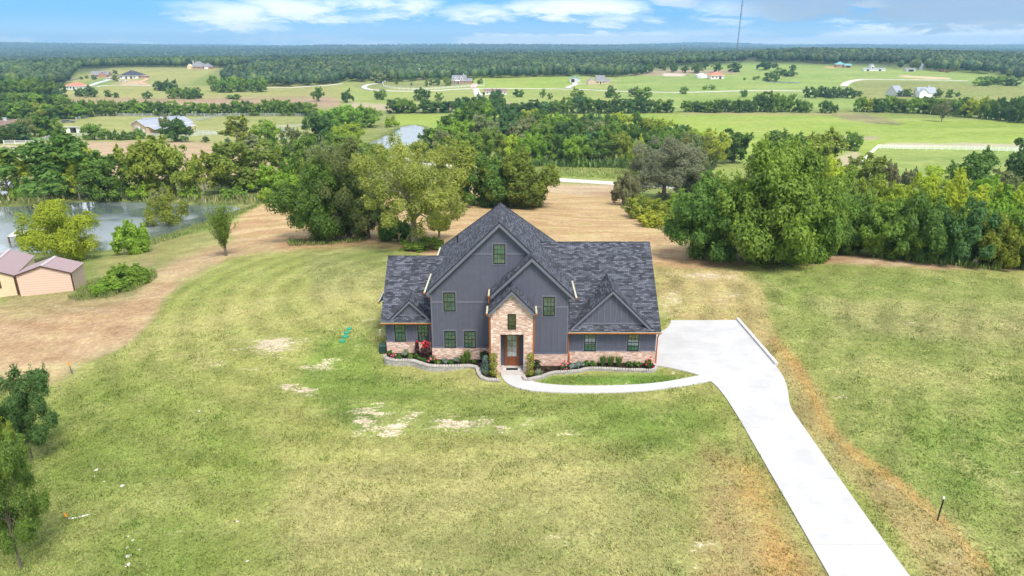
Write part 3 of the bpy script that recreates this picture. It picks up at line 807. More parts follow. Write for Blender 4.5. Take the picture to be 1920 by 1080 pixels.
def build_ground():
    nv = NU * NW
    me = bpy.data.meshes.new('ground')
    me.vertices.add(nv)
    me.vertices.foreach_set('co', np.stack([GX, GY, GH], -1).astype(np.float32).ravel())
    idx = np.arange(nv).reshape(NW, NU)
    q = np.stack([idx[:-1, :-1], idx[:-1, 1:], idx[1:, 1:], idx[1:, :-1]], -1).reshape(-1, 4)
    me.loops.add(q.size); me.polygons.add(len(q))
    me.loops.foreach_set('vertex_index', q.astype(np.int32).ravel())
    me.polygons.foreach_set('loop_start', np.arange(0, q.size, 4, dtype=np.int32))
    me.polygons.foreach_set('use_smooth', np.ones(len(q), bool))
    a = me.attributes.new('cover', 'FLOAT_COLOR', 'POINT')
    c4 = np.ones((nv, 4), np.float32); c4[:, :3] = col.reshape(-1, 3)
    a.data.foreach_set('color', c4.ravel())
    for nm, arr in (('bare', bare), ('hay', hay), ('straw', straw)):
        a = me.attributes.new(nm, 'FLOAT', 'POINT')
        a.data.foreach_set('value', arr.astype(np.float32).ravel())
    me.materials.append(MAT['ground'])
    me.update(calc_edges=True)
    tag(link('ground', me), kind='structure')
build_ground()

# ------------------------------------------------------------------ roads and drives
def resample(P, step):
    P = [np.array(p, float) for p in P]
    outp = [P[0]]
    for a, b in zip(P[:-1], P[1:]):
        n = max(1, int(np.linalg.norm(b - a) / step))
        for i in range(1, n + 1): outp.append(a + (b - a) * i / n)
    return outp
def chaikin(P, k=2):
    P = [np.array(p, float) for p in P]
    for _ in range(k):
        Q = [P[0]]
        for a, b in zip(P[:-1], P[1:]): Q += [.75 * a + .25 * b, .25 * a + .75 * b]
        P = Q + [P[-1]]
    return P
def ribbon(name, pxs, width, mat, lift, step=6.0):
    W = chaikin([G(*p)[:2] for p in pxs], 3)
    W = resample(W, step)
    mb = MB(); prev = None
    for i, p in enumerate(W):
        d = W[min(i + 1, len(W) - 1)] - W[max(i - 1, 0)]; d /= max(np.linalg.norm(d), 1e-6)
        nrm = np.array((-d[1], d[0])) * width / 2
        l, r = p + nrm, p - nrm
        zz = float(max(HF(*l), HF(*r), HF(*p))) + lift
        cur = ((*l, zz), (*r, zz), (*l, zz - lift - 1.0), (*r, zz - lift - 1.0))
        if prev:
            mb.face([prev[1], cur[1], cur[0], prev[0]])
            mb.face([prev[0], cur[0], cur[2], prev[2]]); mb.face([cur[1], prev[1], prev[3], cur[3]])
        prev = cur
    return tag(mb.build(name, mat), kind='structure')
ribbon('gravel_road', [(1300, 355), (1180, 347), (1100, 342), (1030, 337.5), (950, 329), (860, 317), (800, 306), (740, 294)], 4.6, MAT['road'], .10, 3)
ribbon('country_road', [(712, 156), (695, 158), (684, 161), (681, 165), (700, 170), (773, 172), (827, 169.5), (887, 166), (940, 166), (1057, 167), (1140, 171), (1223, 173), (1273, 174), (1347, 172), (1430, 170), (1507, 171), (1560, 173)], 5.0, MAT['road'], .3)
ribbon('country_road', [(1815, 152), (1700, 150), (1625, 149), (1600, 151), (1588, 155), (1582, 162)], 7.0, MAT['road'], .3)
ribbon('country_road', [(500, 165), (542, 165), (577, 162), (620, 160), (642, 156.5)], 4.0, MAT['road'], .3)
ribbon('farm_lane', [(148, 168), (168, 161), (185, 155), (208, 149)], 6.0, MAT['concrete'], .3)
ribbon('farm_lane', [(178, 163), (205, 160), (240, 159.5), (288, 161)], 4.0, MAT['road'], .3)
ribbon('farm_lane', [(282, 160), (266, 157), (262, 154), (274, 150), (276, 147)], 4.0, plain('red_earth', (.52, .31, .19), .9), .3)
ribbon('farm_lane', [(116, 154), (132, 151), (150, 147)], 4.0, plain('asphalt', (.10, .10, .11), .9), .3)
ribbon('farm_lane', [(1064, 166), (1068, 162), (1079, 159.5), (1077, 155)], 5.5, MAT['concrete'], .3)
ribbon('farm_lane', [(1078, 158.5), (1090, 157.7), (1102, 157.5)], 3.0, MAT['concrete'], .45)
ribbon('farm_lane', [(893, 157), (889, 161), (886, 165)], 6.0, plain('pink_paver', (.56, .38, .33), .9), .3)
ribbon('farm_lane', [(892, 167), (894, 173), (897, 181)], 6.0, MAT['concrete'], .3)

# the driveway and the front walk of the house: cast slabs, level with the ground of the pad
def slab_from_px(name, poly, z, th, mat, smooth=0):
    P = [unproj_z(p[0], p[1], z) for p in poly]
    if smooth: P = [tuple(q) for q in smooth_poly(P, smooth)]
    mb = MB(); mb.prism(P, 'z', z - th, z)
    o = mb.build(name, mat)
    return tag(o, kind='structure')
def drive_mat():
    m, nt = new_mat('drive_concrete')
    geo = nd(nt, 'ShaderNodeNewGeometry').outputs['Position']
    n1 = noise_n(nt, geo, .5, 5.0, .65); n2 = noise_n(nt, geo, 3.5, 5.0, .7)
    c = mixc(nt, ramp(nt, n1, .3, .7), (.41, .408, .402), (.485, .482, .475))
    c = mixc(nt, M_(nt, 'MULTIPLY', ramp(nt, n2, .62, .74), .4), c, (.27, .265, .26))
    sp = nd(nt, 'ShaderNodeSeparateXYZ', {0: geo})
    f = M_(nt, 'FRACT', M_(nt, 'DIVIDE', sp.outputs[1], 5.2))
    c = mixc(nt, M_(nt, 'MULTIPLY', M_(nt, 'LESS_THAN', f, .010), .6), c, (.35, .34, .33))
    p = nd(nt, 'ShaderNodeBsdfPrincipled', {'Base Color': c, 'Roughness': .9, 'Specular IOR Level': .15})
    out(nt, p.outputs[0])
    return m
MAT['drive'] = drive_mat()
def _px_curve(pts, k=3):
    return [tuple(q) for q in chaikin(pts, k)]
left_edge = _px_curve([(1222, 683), (1262, 690), (1305, 700), (1335, 714), (1358, 740), (1385, 782), (1410, 826), (1480, 947), (1600, 1158)], 2)
right_edge = _px_curve([(1765, 1158), (1706, 1080), (1640, 990), (1575, 898), (1500, 790), (1481, 763), (1478, 735), (1471, 708), (1453, 683), (1416, 640), (1381, 600)], 2)
slab_from_px('driveway', left_edge + right_edge + _px_curve([(1258, 600.5), (1257, 606), (1252, 614), (1240, 622), (1225, 626), (1205, 628)], 2) + [(1205, 683)], .03, .14, MAT['drive'])
walk_o = _px_curve([(939, 699), (941, 708), (951, 719), (975, 729), (1010, 734), (1080, 736.5), (1180, 735.5), (1262, 727), (1340, 713)], 2)
walk_i = _px_curve([(1312, 703.5), (1232, 718.5), (1140, 723), (1060, 722.5), (1010, 718), (990, 711), (983, 703), (983, 697)], 2)
slab_from_px('front_walk', walk_o + walk_i + [(983, 695), (939, 695)], .024, .13, MAT['concrete'])
# ------------------------------------------------------------------ the house
house = thing('house', 'dark grey board-and-batten house with brick porch tower and steep slate-coloured roofs', 'house', (0, 46, 0))
S = .97
RX, RZ = -.87, 10.6
def main_z(x): return RZ - S * abs(x - RX)
NX, NZ = 1.36, RZ - S * (1.36 - RX)
EL, ER = RX - 5.3, RX + 5.3
EZ = RZ - S * 5.3
SL = .82

def battens(mb, x0, x1, y, z0, top, step=.41, m=1):
    x = x0 + .06
    while x < x1:
        zt = top(x)
        if zt - z0 > .15:
            mb.box(x - .026, x + .026, y - .024, y + .001, z0, zt, m)
        x += step

MAT['batten'] = plain('batten', (.112, .116, .15), .55, var=.06)  # lighter than the siding: relief lost in soft light is put into colour
# walls -------------------------------------------------------------
mb = MB()
mb.prism([(-5.87, .9), (4.1, .9), (4.1, main_z(4.1) - .24), (RX, RZ - .24), (-5.87, main_z(-5.87) - .24)], 'y', 46.0, 51.3)
mb.box(-5.87, 4.1, 51.3, 56.7, .9, 5.2)
battens(mb, -5.87, -1.3, 46.0, .9, lambda x: main_z(x) - .26)
battens(mb, -1.3, 1.2, 46.0, 6.2, lambda x: main_z(x) - .26)
mb.build('main_wall', [MAT['siding'], MAT['batten']], house)
mb = MB()
mb.prism([(-1.26, .9), (3.98, .9), (3.98, NZ - S * (3.98 - NX) - .24), (NX, NZ - .24), (-1.26, NZ - S * (NX + 1.26) - .24)], 'y', 44.9, 45.997)
battens(mb, -1.26, 3.98, 44.9, .9, lambda x: NZ - S * abs(x - NX) - .26)
mb.build('front_gable_wall', [MAT['siding'], MAT['batten']], house)
mb = MB()
mb.box(4.1, 10.45, 45.4, 56.6, .9, 2.78)
mb.prism([(45.45, 2.78), (56.55, 2.78), (51.0, 2.7 + SL * 6.05 - .22)], 'x', 4.4, 10.44)
battens(mb, 4.02, 10.45, 45.4, .9, lambda x: 2.7)
mb.build('garage_wing_wall', [MAT['siding'], MAT['batten']], house)
mb = MB()
mb.box(-9.42, -5.872, 47.1, 55.3, .9, 2.82)
mb.prism([(47.15, 2.82), (55.25, 2.82), (51.2, 6.28)], 'x', -9.41, -6.0)
battens(mb, -9.42, -5.9, 47.1, .9, lambda x: 2.76)
mb.box(-10.3, -9.422, 51.3, 55.2, -.6, 2.66)
mb.build('side_wing_wall', [MAT['siding'], MAT['batten']], house)
# brick base, three centimetres proud of the boards, with a soldier-course cap
mb = MB()
for x0, x1, y0, y1 in ((-5.90, -1.50, 45.97, 47.0), (1.46, 4.01, 44.87, 45.9), (4.013, 10.48, 45.37, 56.63), (-9.45, -5.903, 47.07, 55.33), (-5.90, 4.13, 51.0, 56.73)):
    mb.box(x0, x1, y0, y1, -.9, .90)
    mb.box(x0 - .012, x1 + (.012 if x1 > 10 else 0), y0 - .018, y1, .902, .945)
mb.build('brick_base', MAT['brick'], house)

# porch tower -------------------------------------------------------
PX0, PX1, PY, PYB = -1.48, 1.44, 43.75, 44.897
PR, PZ, PS = -.02, 6.42, 1.03
def porch_z(x): return PZ - PS * abs(x - PR)
mb = MB()
mb.box(PX0, -.80, PY, PYB, -.2, 3.0)
mb.box(.81, PX1, PY, PYB, -.2, 3.0)
mb.prism([(PX0, 3.0), (PX1, 3.0), (PX1, porch_z(PX1) - .2), (PR, PZ - .2), (PX0, porch_z(PX0) - .2)], 'y', PY, PYB)
mb.build('porch_tower', MAT['brick'], house)
mb = MB()
mb.box(-.797, .807, 44.80, 44.892, .12, 2.996)
mb.box(-.797, -.782, 44.0, 44.80, .12, 2.99); mb.box(.792, .807, 44.0, 44.80, .12, 2.99)
mb.build('entry_panel', MAT['siding'], house)
mb = MB(); mb.box(-.796, .806, 43.42, 44.895, -.1, .12)
mb.build('porch_floor', MAT['grey_concrete'], house)
door = MB()
dx0, dx1, dy = -.46, .46, 44.74
door.box(dx0 - .07, dx0, dy - .03, 44.80, .12, 2.62); door.box(dx1, dx1 + .07, dy - .03, 44.80, .12, 2.62); door.box(dx0 - .07, dx1 + .07, dy - .03, 44.80, 2.62, 2.72)
door.box(dx0, dx0 + .13, dy, 44.79, .125, 2.615); door.box(dx1 - .13, dx1, dy, 44.79, .125, 2.615)
door.box(dx0 + .13, dx1 - .13, dy, 44.79, .125, .36); door.box(dx0 + .13, dx1 - .13, dy, 44.79, 2.50, 2.615); door.box(dx0 + .13, dx1 - .13, dy, 44.79, .74, .86)
door.box(dx0 + .15, dx1 - .15, dy + .012, 44.79, .36, .74)
door.box(-.018, .018, dy + .002, 44.79, .86, 2.5)
for k in range(1, 4): door.box(dx0 + .13, dx1 - .13, dy + .004, 44.788, .86 + k * .41 - .016, .86 + k * .41 + .016)
d_o = door.build('door', MAT['wood'], house)
mb = MB(); mb.box(dx0 + .125, dx1 - .125, dy + .02, 44.785, .85, 2.51); mb.build('glass', MAT['glass_door'], d_o)
mb = MB(); mb.box(dx1 - .09, dx1 - .05, dy - .03, dy + .002, 1.0, 1.32); mb.tube([(dx1 - .07, dy - .03, 1.06), (dx1 - .07, dy - .07, 1.10), (dx1 - .07, dy - .07, 1.2), (dx1 - .07, dy - .03, 1.25)], .012)
mb.build('handle', MAT['black'], d_o)

# windows -----------------------------------------------------------
def window(x0, x1, z0, z1, y, cols=3, rows=4, trim=True, parent=house, glass='glass', rail=True, lintel=False):
    mb = MB(); f = .055
    mb.box(x0, x0 + f, y - .06, y - .001, z0, z1); mb.box(x1 - f, x1, y - .06, y - .001, z0, z1)
    mb.box(x0 + f, x1 - f, y - .06, y - .001, z0, z0 + f); mb.box(x0 + f, x1 - f, y - .06, y - .001, z1 - f, z1)
    iw, ih = x1 - x0 - 2 * f, z1 - z0 - 2 * f
    for k in range(1, cols):
        xx = x0 + f + iw * k / cols
        mb.box(xx - .011, xx + .011, y - .046, y - .035, z0 + f, z1 - f)
    for k in range(1, rows):
        zz = z0 + f + ih * k / rows
        hw = .024 if (rail and k * 2 == rows) else .011
        mb.box(x0 + f, x1 - f, y - (.054 if hw > .02 else .044), y - .0352, zz - hw, zz + hw)
    w = mb.build('window', MAT['black'], parent)
    mb = MB(); mb.box(x0 + f - .005, x1 - f + .005, y - .034, y - .002, z0 + f - .005, z1 - f + .005)
    mb.build('pane', MAT[glass], w)
    if trim:
        mb = MB(); t = .10
        mb.box(x0 - t, x0 - .002, y - .036, y - .0005, z0 - t, z1 + t); mb.box(x1 + .002, x1 + t, y - .036, y - .0005, z0 - t, z1 + t)
        mb.box(x0 - .002, x1 + .002, y - .034, y - .0005, z1 + .002, z1 + t); mb.box(x0 - .002, x1 + .002, y - .034, y - .0005, z0 - t, z0 - .002)
        mb.build('window_trim', MAT['trim'], w)
window(-4.93, -4.08, 3.88, 5.32, 46.0)
window(-4.96, -4.13, 1.0, 2.32, 46.0); window(-3.52, -2.67, 1.0, 2.32, 46.0)
window(-1.32, -.47, 7.47, 8.9, 46.0)
window(2.19, 3.03, 3.96, 5.39, 44.9)
window(5.25, 6.09, 1.0, 2.36, 45.4); window(8.38, 9.22, 1.0, 2.36, 45.4)
window(-8.80, -7.98, 1.0, 2.40, 47.1); window(-7.08, -6.26, 1.0, 2.40, 47.1)
window(-.29, .28, 3.41, 4.55, PY, 1, 4, False, glass='glass_dark', rail=False)

# horizontal trim, corner boards, frieze --------------------------------
def board(x0, x1, y, z0, z1, t=.032):
    mb = MB(); mb.box(x0, x1, y - t, y, z0, z1); mb.build('trim_board', MAT['trim'], house)
for a, b in ((-5.77, -5.03), (-3.98, -1.3)): board(a, b, 46.0, 4.50, 4.64)
for a, b in ((-3.15, -1.42), (-.37, .9)): board(a, b, 46.0, 8.13, 8.26)
for a, b in ((1.5, 2.09), (3.13, 3.88)): board(a, b, 44.9, 4.55, 4.69)
for y, a, b in ((46.0, -5.87, -5.77), (44.9, 3.88, 3.98), (45.4, 10.35, 10.45), (45.4, 4.0, 4.10)):
    board(a, b, y, 1.052, {46.0: 5.5, 44.9: 5.6, 45.4: 2.7}[y], .034)
for a, b, y in ((-5.87, -1.5, 46.0), (1.46, 3.98, 44.9), (4.0, 10.45, 45.4), (-9.42, -5.9, 47.1)):
    board(a, b, y, .946, 1.05, .026)

# roofs -------------------------------------------------------------
SH = [MAT['shingle'], MAT['drip'], MAT['trim']]
FY, BY, NYF = 45.65, 57.2, 44.58
R0, R1 = (RX, FY, RZ), (RX, 51.4, RZ)
mb = MB()
mb.slab([(EL, FY, EZ), R0, R1, (EL, BY, EZ)], .13)
mb.slab([R0, (NX, FY, NZ), (NX, NYF, NZ), (ER, NYF, EZ), (ER, BY, EZ), R1], .13)
mb.slab([R1, (ER, BY, EZ), (EL, BY, EZ)], .13)
nlx = -1.56
mb.slab([(nlx, NYF, NZ - S * (NX - nlx)), (NX, NYF, NZ), (NX, 46.0, NZ), (nlx, 46.0, NZ - S * (NX - nlx))], .13)
# rake boards
mb.plank((EL + .06, FY + .05, EZ - .07), (RX, FY + .05, RZ - .13), .26, .045, 2)
mb.plank((RX, FY + .05, RZ - .13), (NX, FY + .05, NZ - .13), .26, .045, 2)
mb.plank((nlx + .06, NYF + .05, NZ - S * (NX - nlx) - .07), (NX, NYF + .05, NZ - .13), .26, .045, 2)
mb.plank((NX, NYF + .05, NZ - .13), (ER - .06, NYF + .05, EZ - .07), .26, .045, 2)
# boxed soffit ends and eaves
mb.box(EL + .06, -5.871, FY + .06, 56.9, EZ - .34, EZ - .17, 2); mb.box(3.985, ER - .06, NYF + .06, 56.9, EZ - .34, EZ - .17, 2)
mb.box(nlx + .06, -1.262, NYF + .06, 45.96, EZ - .16 + .1, EZ + .0 + .1, 2)
# ridge caps
mb.tube([(RX, FY + .01, RZ - .01), (RX, 51.4, RZ - .01)], .06, 6, 0)
for e in ((EL, BY, EZ), (ER, BY, EZ)): mb.tube([R1, e], .05, 6, 0)
mb.tube([(NX, NYF + .01, NZ - .01), (NX, 46.0, NZ - .01)], .05, 6, 0)
main_roof = mb.build('main_roof', SH, house)
mb = MB(); mb.tube([(-4.35, 52.4, main_z(-4.35) - .1), (-4.35, 52.4, main_z(-4.35) + .55)], .06, 8); mb.lathe([(.11, 0), (.11, .05), (.05, .09)], (-4.35, 52.4, main_z(-4.35) + .5), 8)
mb.build('vent_pipe', MAT['black'], main_roof)

mb = MB()
gx0, gx1 = 3.99, 10.68
mb.slab([(gx0, 44.95, 2.7), (gx1, 44.95, 2.7), (gx1, 51.0, 7.66), (1.9, 51.0, 7.66), (gx0, 48.35, 2.7 + SL * 3.4)], .12)
mb.slab([(gx1, 57.05, 2.7), (3.0, 57.05, 2.7), (1.9, 51.0, 7.66), (gx1, 51.0, 7.66)], .12)
mb.tube([(2.0, 51.0, 7.65), (gx1, 51.0, 7.65)], .05, 6, 0)
mb.box(4.102, 10.66, 45.0, 45.38, 2.50, 2.575, 2)
DX, DZ, DH = 7.1, 5.86, 2.98
mb.slab([(DX - DH, 45.08, DZ - DH), (DX, 45.08, DZ), (DX, 48.83, DZ)], .11)
mb.slab([(DX, 45.08, DZ), (DX + DH, 45.08, DZ - DH), (DX, 48.83, DZ)], .11)
mb.plank((DX - DH + .12, 45.13, DZ - DH + .01), (DX, 45.13, DZ - .115), .22, .045, 2); mb.plank((DX, 45.13, DZ - .115), (DX + DH - .12, 45.13, DZ - DH + .01), .22, .045, 2)
mb.tube([(DX, 45.09, DZ - .01), (DX, 48.8, DZ - .01)], .045, 6, 0)
mb.build('garage_wing_roof', SH, house)
mb = MB()
mb.prism([(DX - 2.6, 3.09), (DX + 2.6, 3.09), (DX, DZ - .2)], 'y', 45.38, 45.9)
battens(mb, DX - 2.6, DX + 2.6, 45.38, 3.1, lambda x: DZ - .22 - abs(x - DX))
mb.box(DX - 2.68, DX + 2.68, 45.345, 45.379, 3.09, 3.22, 1)
mb.build('garage_gable', [MAT['siding'], MAT['trim']], house)

mb = MB()
mb.slab([(-9.72, 46.65, 2.74), (-5.86, 46.65, 2.74), (-5.86, 49.9, 2.74 + SL * 3.25), (-4.9, 51.2, 2.74 + SL * 4.55), (-9.72, 51.2, 2.74 + SL * 4.55)], .12)
mb.slab([(-9.72, 55.75, 2.74), (-9.72, 51.2, 2.74 + SL * 4.55), (-4.9, 51.2, 2.74 + SL * 4.55), (-5.0, 55.75, 2.74)], .12)
mb.slab([(-10.62, 50.95, 2.72), (-9.0, 50.95, 4.05), (-9.0, 55.4, 4.05), (-10.62, 55.4, 2.72)], .12)
mb.tube([(-9.72, 51.2, 2.73 + SL * 4.55), (-5.0, 51.2, 2.73 + SL * 4.55)], .05, 6, 0)
mb.box(-9.70, -5.872, 46.7, 47.08, 2.56, 2.62, 2)
QX, QZ, QH = -7.54, 4.46, 1.58
mb.slab([(QX - QH, 46.80, QZ - QH), (QX, 46.80, QZ), (QX, 48.80, QZ)], .11)
mb.slab([(QX, 46.80, QZ), (QX + QH, 46.80, QZ - QH), (QX, 48.80, QZ)], .11)
mb.plank((QX - QH + .10, 46.85, QZ - QH + .0), (QX, 46.85, QZ - .115), .2, .045, 2); mb.plank((QX, 46.85, QZ - .115), (QX + QH - .10, 46.85, QZ - QH + .0), .2, .045, 2)
mb.tube([(QX, 46.81, QZ - .01), (QX, 48.75, QZ - .01)], .04, 6, 0)
mb.build('side_wing_roof', SH, house)
mb = MB()
mb.prism([(QX - 1.28, 3.08), (QX + 1.28, 3.08), (QX, QZ - .2)], 'y', 47.02, 47.5)
battens(mb, QX - 1.28, QX + 1.28, 47.02, 3.1, lambda x: QZ - .22 - abs(x - QX))
mb.box(QX - 1.32, QX + 1.32, 46.99, 47.019, 3.08, 3.19, 1)
mb.build('side_gable', [MAT['siding'], MAT['trim']], house)

mb = MB()
ph = 1.64
mb.slab([(PR - ph, 43.45, PZ - PS * ph), (PR, 43.45, PZ), (PR, 44.9, PZ), (PR - ph, 44.9, PZ - PS * ph)], .12)
mb.slab([(PR, 43.45, PZ), (PR + ph, 43.45, PZ - PS * ph), (PR + ph, 44.9, PZ - PS * ph), (PR, 44.9, PZ)], .12)
mb.plank((PR - ph + .04, 43.5, PZ - PS * ph - .06), (PR, 43.5, PZ - .12), .24, .045, 2); mb.plank((PR, 43.5, PZ - .12), (PR + ph - .04, 43.5, PZ - PS * ph - .06), .24, .045, 2)
mb.box(PR - ph + .05, PX0 - .002, 43.52, 44.88, PZ - PS * ph - .34, PZ - PS * ph - .14, 2); mb.box(PX1 + .002, PR + ph - .05, 43.52, 44.88, PZ - PS * ph - .34, PZ - PS * ph - .14, 2)
mb.tube([(PR, 43.46, PZ - .01), (PR, 44.9, PZ - .01)], .05, 6, 0)
mb.build('porch_roof', SH, house)

# copper-coloured gutters with pale linings, and downspouts -------------
def gutter(p0, p1, side):
    """trough along p0-p1 on the given outer side (dx, dy)"""
    mb = MB()
    a, b = Vector(p0), Vector(p1); s = Vector((*side, 0)); u = Vector((0, 0, 1))
    w, h = .15, .13
    prof_o = [a + s * .003, a + s * .003 - u * h, a + s * (w * .7) - u * h, a + s * w - u * h * .5, a + s * w]
    d = b - a
    for i in range(4):
        mb.face([prof_o[i], prof_o[i + 1], prof_o[i + 1] + d, prof_o[i] + d], 0)
    mb.face(prof_o, 0); mb.face([q + d for q in prof_o][::-1], 0)
    i0, i1 = a + s * .012 - u * .02, a + s * (w - .012) - u * .02
    mb.face([i0, i1, i1 + d, i0 + d], 1)
    L = d.length; n = max(1, int(L / .6))
    for k in range(n + 1):
        q = a + d * (k / n)
        e = d.normalized() * .02
        mb.face([q + s * .01, q + s * w, q + s * w + e, q + s * .01 + e], 1)
    return mb.build('gutter', [MAT['copper'], MAT['zinc']], house)
gutter((-9.72, 46.66, 2.71), (-5.88, 46.66, 2.71), (0, -1)); gutter((4.0, 44.96, 2.67), (10.68, 44.96, 2.67), (0, -1))
gutter((EL + .01, FY, EZ - .02), (EL + .01, BY, EZ - .02), (-1, 0)); gutter((ER - .01, NYF, EZ - .02), (ER - .01, BY, EZ - .02), (1, 0))
gutter((nlx + .01, NYF, NZ - S * (NX - nlx) - .02), (nlx + .01, 45.95, NZ - S * (NX - nlx) - .02), (-1, 0))
gutter((PR - ph + .01, 43.45, PZ - PS * ph - .02), (PR - ph + .01, 44.88, PZ - PS * ph - .02), (-1, 0))
gutter((PR + ph - .01, 43.45, PZ - PS * ph - .02), (PR + ph - .01, 44.88, PZ - PS * ph - .02), (1, 0))
gutter((-10.61, 50.95, 2.69), (-10.61, 55.4, 2.69), (-1, 0))
def spout(pts):
    mb = MB(); mb.tube(pts, .055, 6); mb.build('downspout', MAT['copper'], house)
ez = PZ - PS * ph - .14
spout([(PR - ph - .06, 43.6, ez), (PR - ph - .05, 43.62, ez - .12), (-1.56, 43.86, ez - .38), (-1.555, 43.86, 2.2), (-1.555, 43.86, .1)])
spout([(PR + ph + .06, 43.6, ez), (PR + ph + .05, 43.62, ez - .12), (1.52, 43.86, ez - .38), (1.515, 43.86, 2.2), (1.515, 43.86, .1)])
spout([(nlx - .06, 44.7, NZ - S * (NX - nlx) - .14), (nlx - .06, 44.75, NZ - S * (NX - nlx) - .3), (-1.62, 44.95, 4.9)])
spout([(4.07, 44.9, 2.55), (4.06, 45.2, 2.35), (4.07, 45.28, 2.2), (4.07, 45.28, 1.1), (4.12, 45.24, .85), (4.16, 45.22, .72), (4.16, 45.22, .05)])
spout([(-5.97, 46.58, 2.55), (-5.98, 46.85, 2.3), (-5.98, 46.98, 1.2), (-6.02, 46.93, .9), (-6.04, 46.92, .0)])
spout([(EL - .07, 45.9, EZ - .15), (-6.1, 45.95, EZ - .3), (-5.95, 45.93, EZ - .55)])
spout([(10.55, 44.9, 2.55), (10.56, 45.2, 2.3), (10.54, 45.35, 2.1), (10.54, 45.35, .05)])
mb = MB(); mb.box(-9.58, -9.46, 47.5, 47.9, .55, 1.35); mb.tube([(-9.52, 47.7, .55), (-9.52, 47.7, -.3)], .03, 6)
mb.build('meter_box', MAT['steel'], house)

# door mat -----------------------------------------------------------
dm = thing('door_mat', 'black door mat in a grey border on the porch floor before the wooden door', 'door mat', (0, 44.15, .123))
mb = MB(); mb.box(-.62, .62, 43.93, 44.37, .1225, .135); mb.build('border', MAT['greywhite'], dm)
mb = MB(); mb.box(-.42, .42, 43.98, 44.32, .1355, .15); mb.build('pile', plain('mat_pile', (.02, .02, .022), .95), dm)

# planting beds --------------------------------------------------------
zt = .05
bed_l = [unproj_z(p[0] / 6 + 700, p[1] / 6 + 540, zt + .06) for p in [(150, 752), (152, 775), (200, 792), (290, 802), (400, 802), (450, 803), (520, 825), (590, 850), (640, 862), (760, 868), (900, 870), (1010, 862), (1100, 862), (1165, 876), (1196, 902), (1202, 940), (1215, 978), (1255, 1008), (1320, 1020), (1425, 1020)]]
bed_r = [unproj_z(p[0] / 4.908 + 900, p[1] / 4.908 + 520, zt + .06) for p in [(410, 898), (420, 938), (470, 930), (530, 915), (590, 900), (630, 880), (690, 868), (770, 866), (850, 860), (910, 855), (960, 838), (1010, 832), (1100, 834), (1200, 836), (1300, 844), (1400, 848), (1480, 846), (1560, 856), (1606, 842), (1618, 815)]]
def edging(path, label, hgt_top, base_z, thick, mat, name):
    t = thing(name, label, 'planter wall', (path[0][0], path[0][1], 0))
    P = [tuple(p) for p in chaikin(path, 2)]
    mb = MB(); cap = MB(); prev = None
    L = 0
    for i, p in enumerate(P):
        a, b = np.array(P[max(i - 1, 0)]), np.array(P[min(i + 1, len(P) - 1)])
        d = b - a; d /= np.linalg.norm(d); n = np.array((d[1], -d[0])) * thick      # outwards: towards the lawn
        q = np.array(p)
        zb = base_z(p)
        cur = [(*q, hgt_top - .07), (*(q + n), hgt_top - .07), (*(q + n * 1.08), zb), (*q, zb)]
        if prev:
            mb.face([prev[1], prev[2], cur[2], cur[1]]); mb.face([prev[0], prev[1], cur[1], cur[0]]); mb.face([prev[0], cur[0], cur[3], prev[3]])
        else: mb.face(cur)
        prev = cur
    mb.face(prev[::-1])
    mb.build('wall_course', mat, t)
    Q = resample(P, .30); 
    for a, b in zip(Q[:-1], Q[1:]):
        d = b - a; L = np.linalg.norm(d)
        if L < .05: continue
        d /= L; n = np.array((d[1], -d[0]))
        e = .012; j = (random.random() - .5) * .03
        a2, b2 = a + d * e, b - d * e
        o0, o1 = -n * .03, n * (thick + .04 + j)
        z0, z1 = hgt_top - .065, hgt_top + .03 + random.random() * .012
        c = [a2 + o0, a2 + o1, b2 + o1, b2 + o0]
        base = [(*v, z0) for v in c]; top = [(*v, z1) for v in c]
        top = [((v[0] - m_[0]) * .94 + m_[0], (v[1] - m_[1]) * .94 + m_[1], v[2]) for v in top for m_ in [np.mean([q[:2] for q in c], axis=0)]]
        cap.face(top)
        for i in range(4):
            k = (i + 1) % 4
            cap.face([base[i], base[k], top[k], top[i]])
    cap.build('cap_block', plain('cap_stone', (.43, .395, .36), .9, var=.25, scale=2.5), t)
edging(bed_l, 'curving grey block retaining wall holding the planting bed left of the porch', .12, lambda p: float(HF(*p)) - .3, .22, MAT['block'], 'retaining_wall')
edging(bed_r, 'low curving row of pale edging blocks round the planting bed right of the porch', .16, lambda p: -.2, .16, MAT['block'], 'bed_edging')
def bed(path, house_side):
    mb = MB(); P = [tuple(p) for p in chaikin(path, 2)] + house_side
    mb.prism(P, 'z', -.15, zt)
    tag(mb.build('mulch_bed', MAT['mulch']), kind='structure')
bed(bed_l, [(-1.49, 43.6), (-1.49, 45.9), (-5.8, 45.99), (-5.8, 47.08), (-9.5, 47.12)])
bed(bed_r, [(10.3, 45.40), (4.05, 45.42), (4.0, 44.9), (1.45, 44.9), (1.45, 43.6)])
# kerb along the far right edge of the drive
mb = MB()
kp = [unproj_z(*p, .03) for p in ((1380, 599), (1453, 684))]
a, b = np.array(kp[0]), np.array(kp[1]); d = (b - a) / np.linalg.norm(b - a); n = np.array((-d[1], d[0])) 
if n[0] < 0: n = -n
c4 = [a, b, b + n * .22, a + n * .22]
mb.prism([tuple(q) for q in c4], 'z', -.1, .2)
kb = mb.build('retaining_kerb', plain('kerb_concrete', (.55, .52, .51), .9, var=.1))
tag(kb, 'raised concrete kerb along the far right edge of the white driveway', 'kerb')
# ------------------------------------------------------------------ trees
def _unit(a):
    return a / np.maximum(np.linalg.norm(a, axis=-1, keepdims=True), 1e-9)

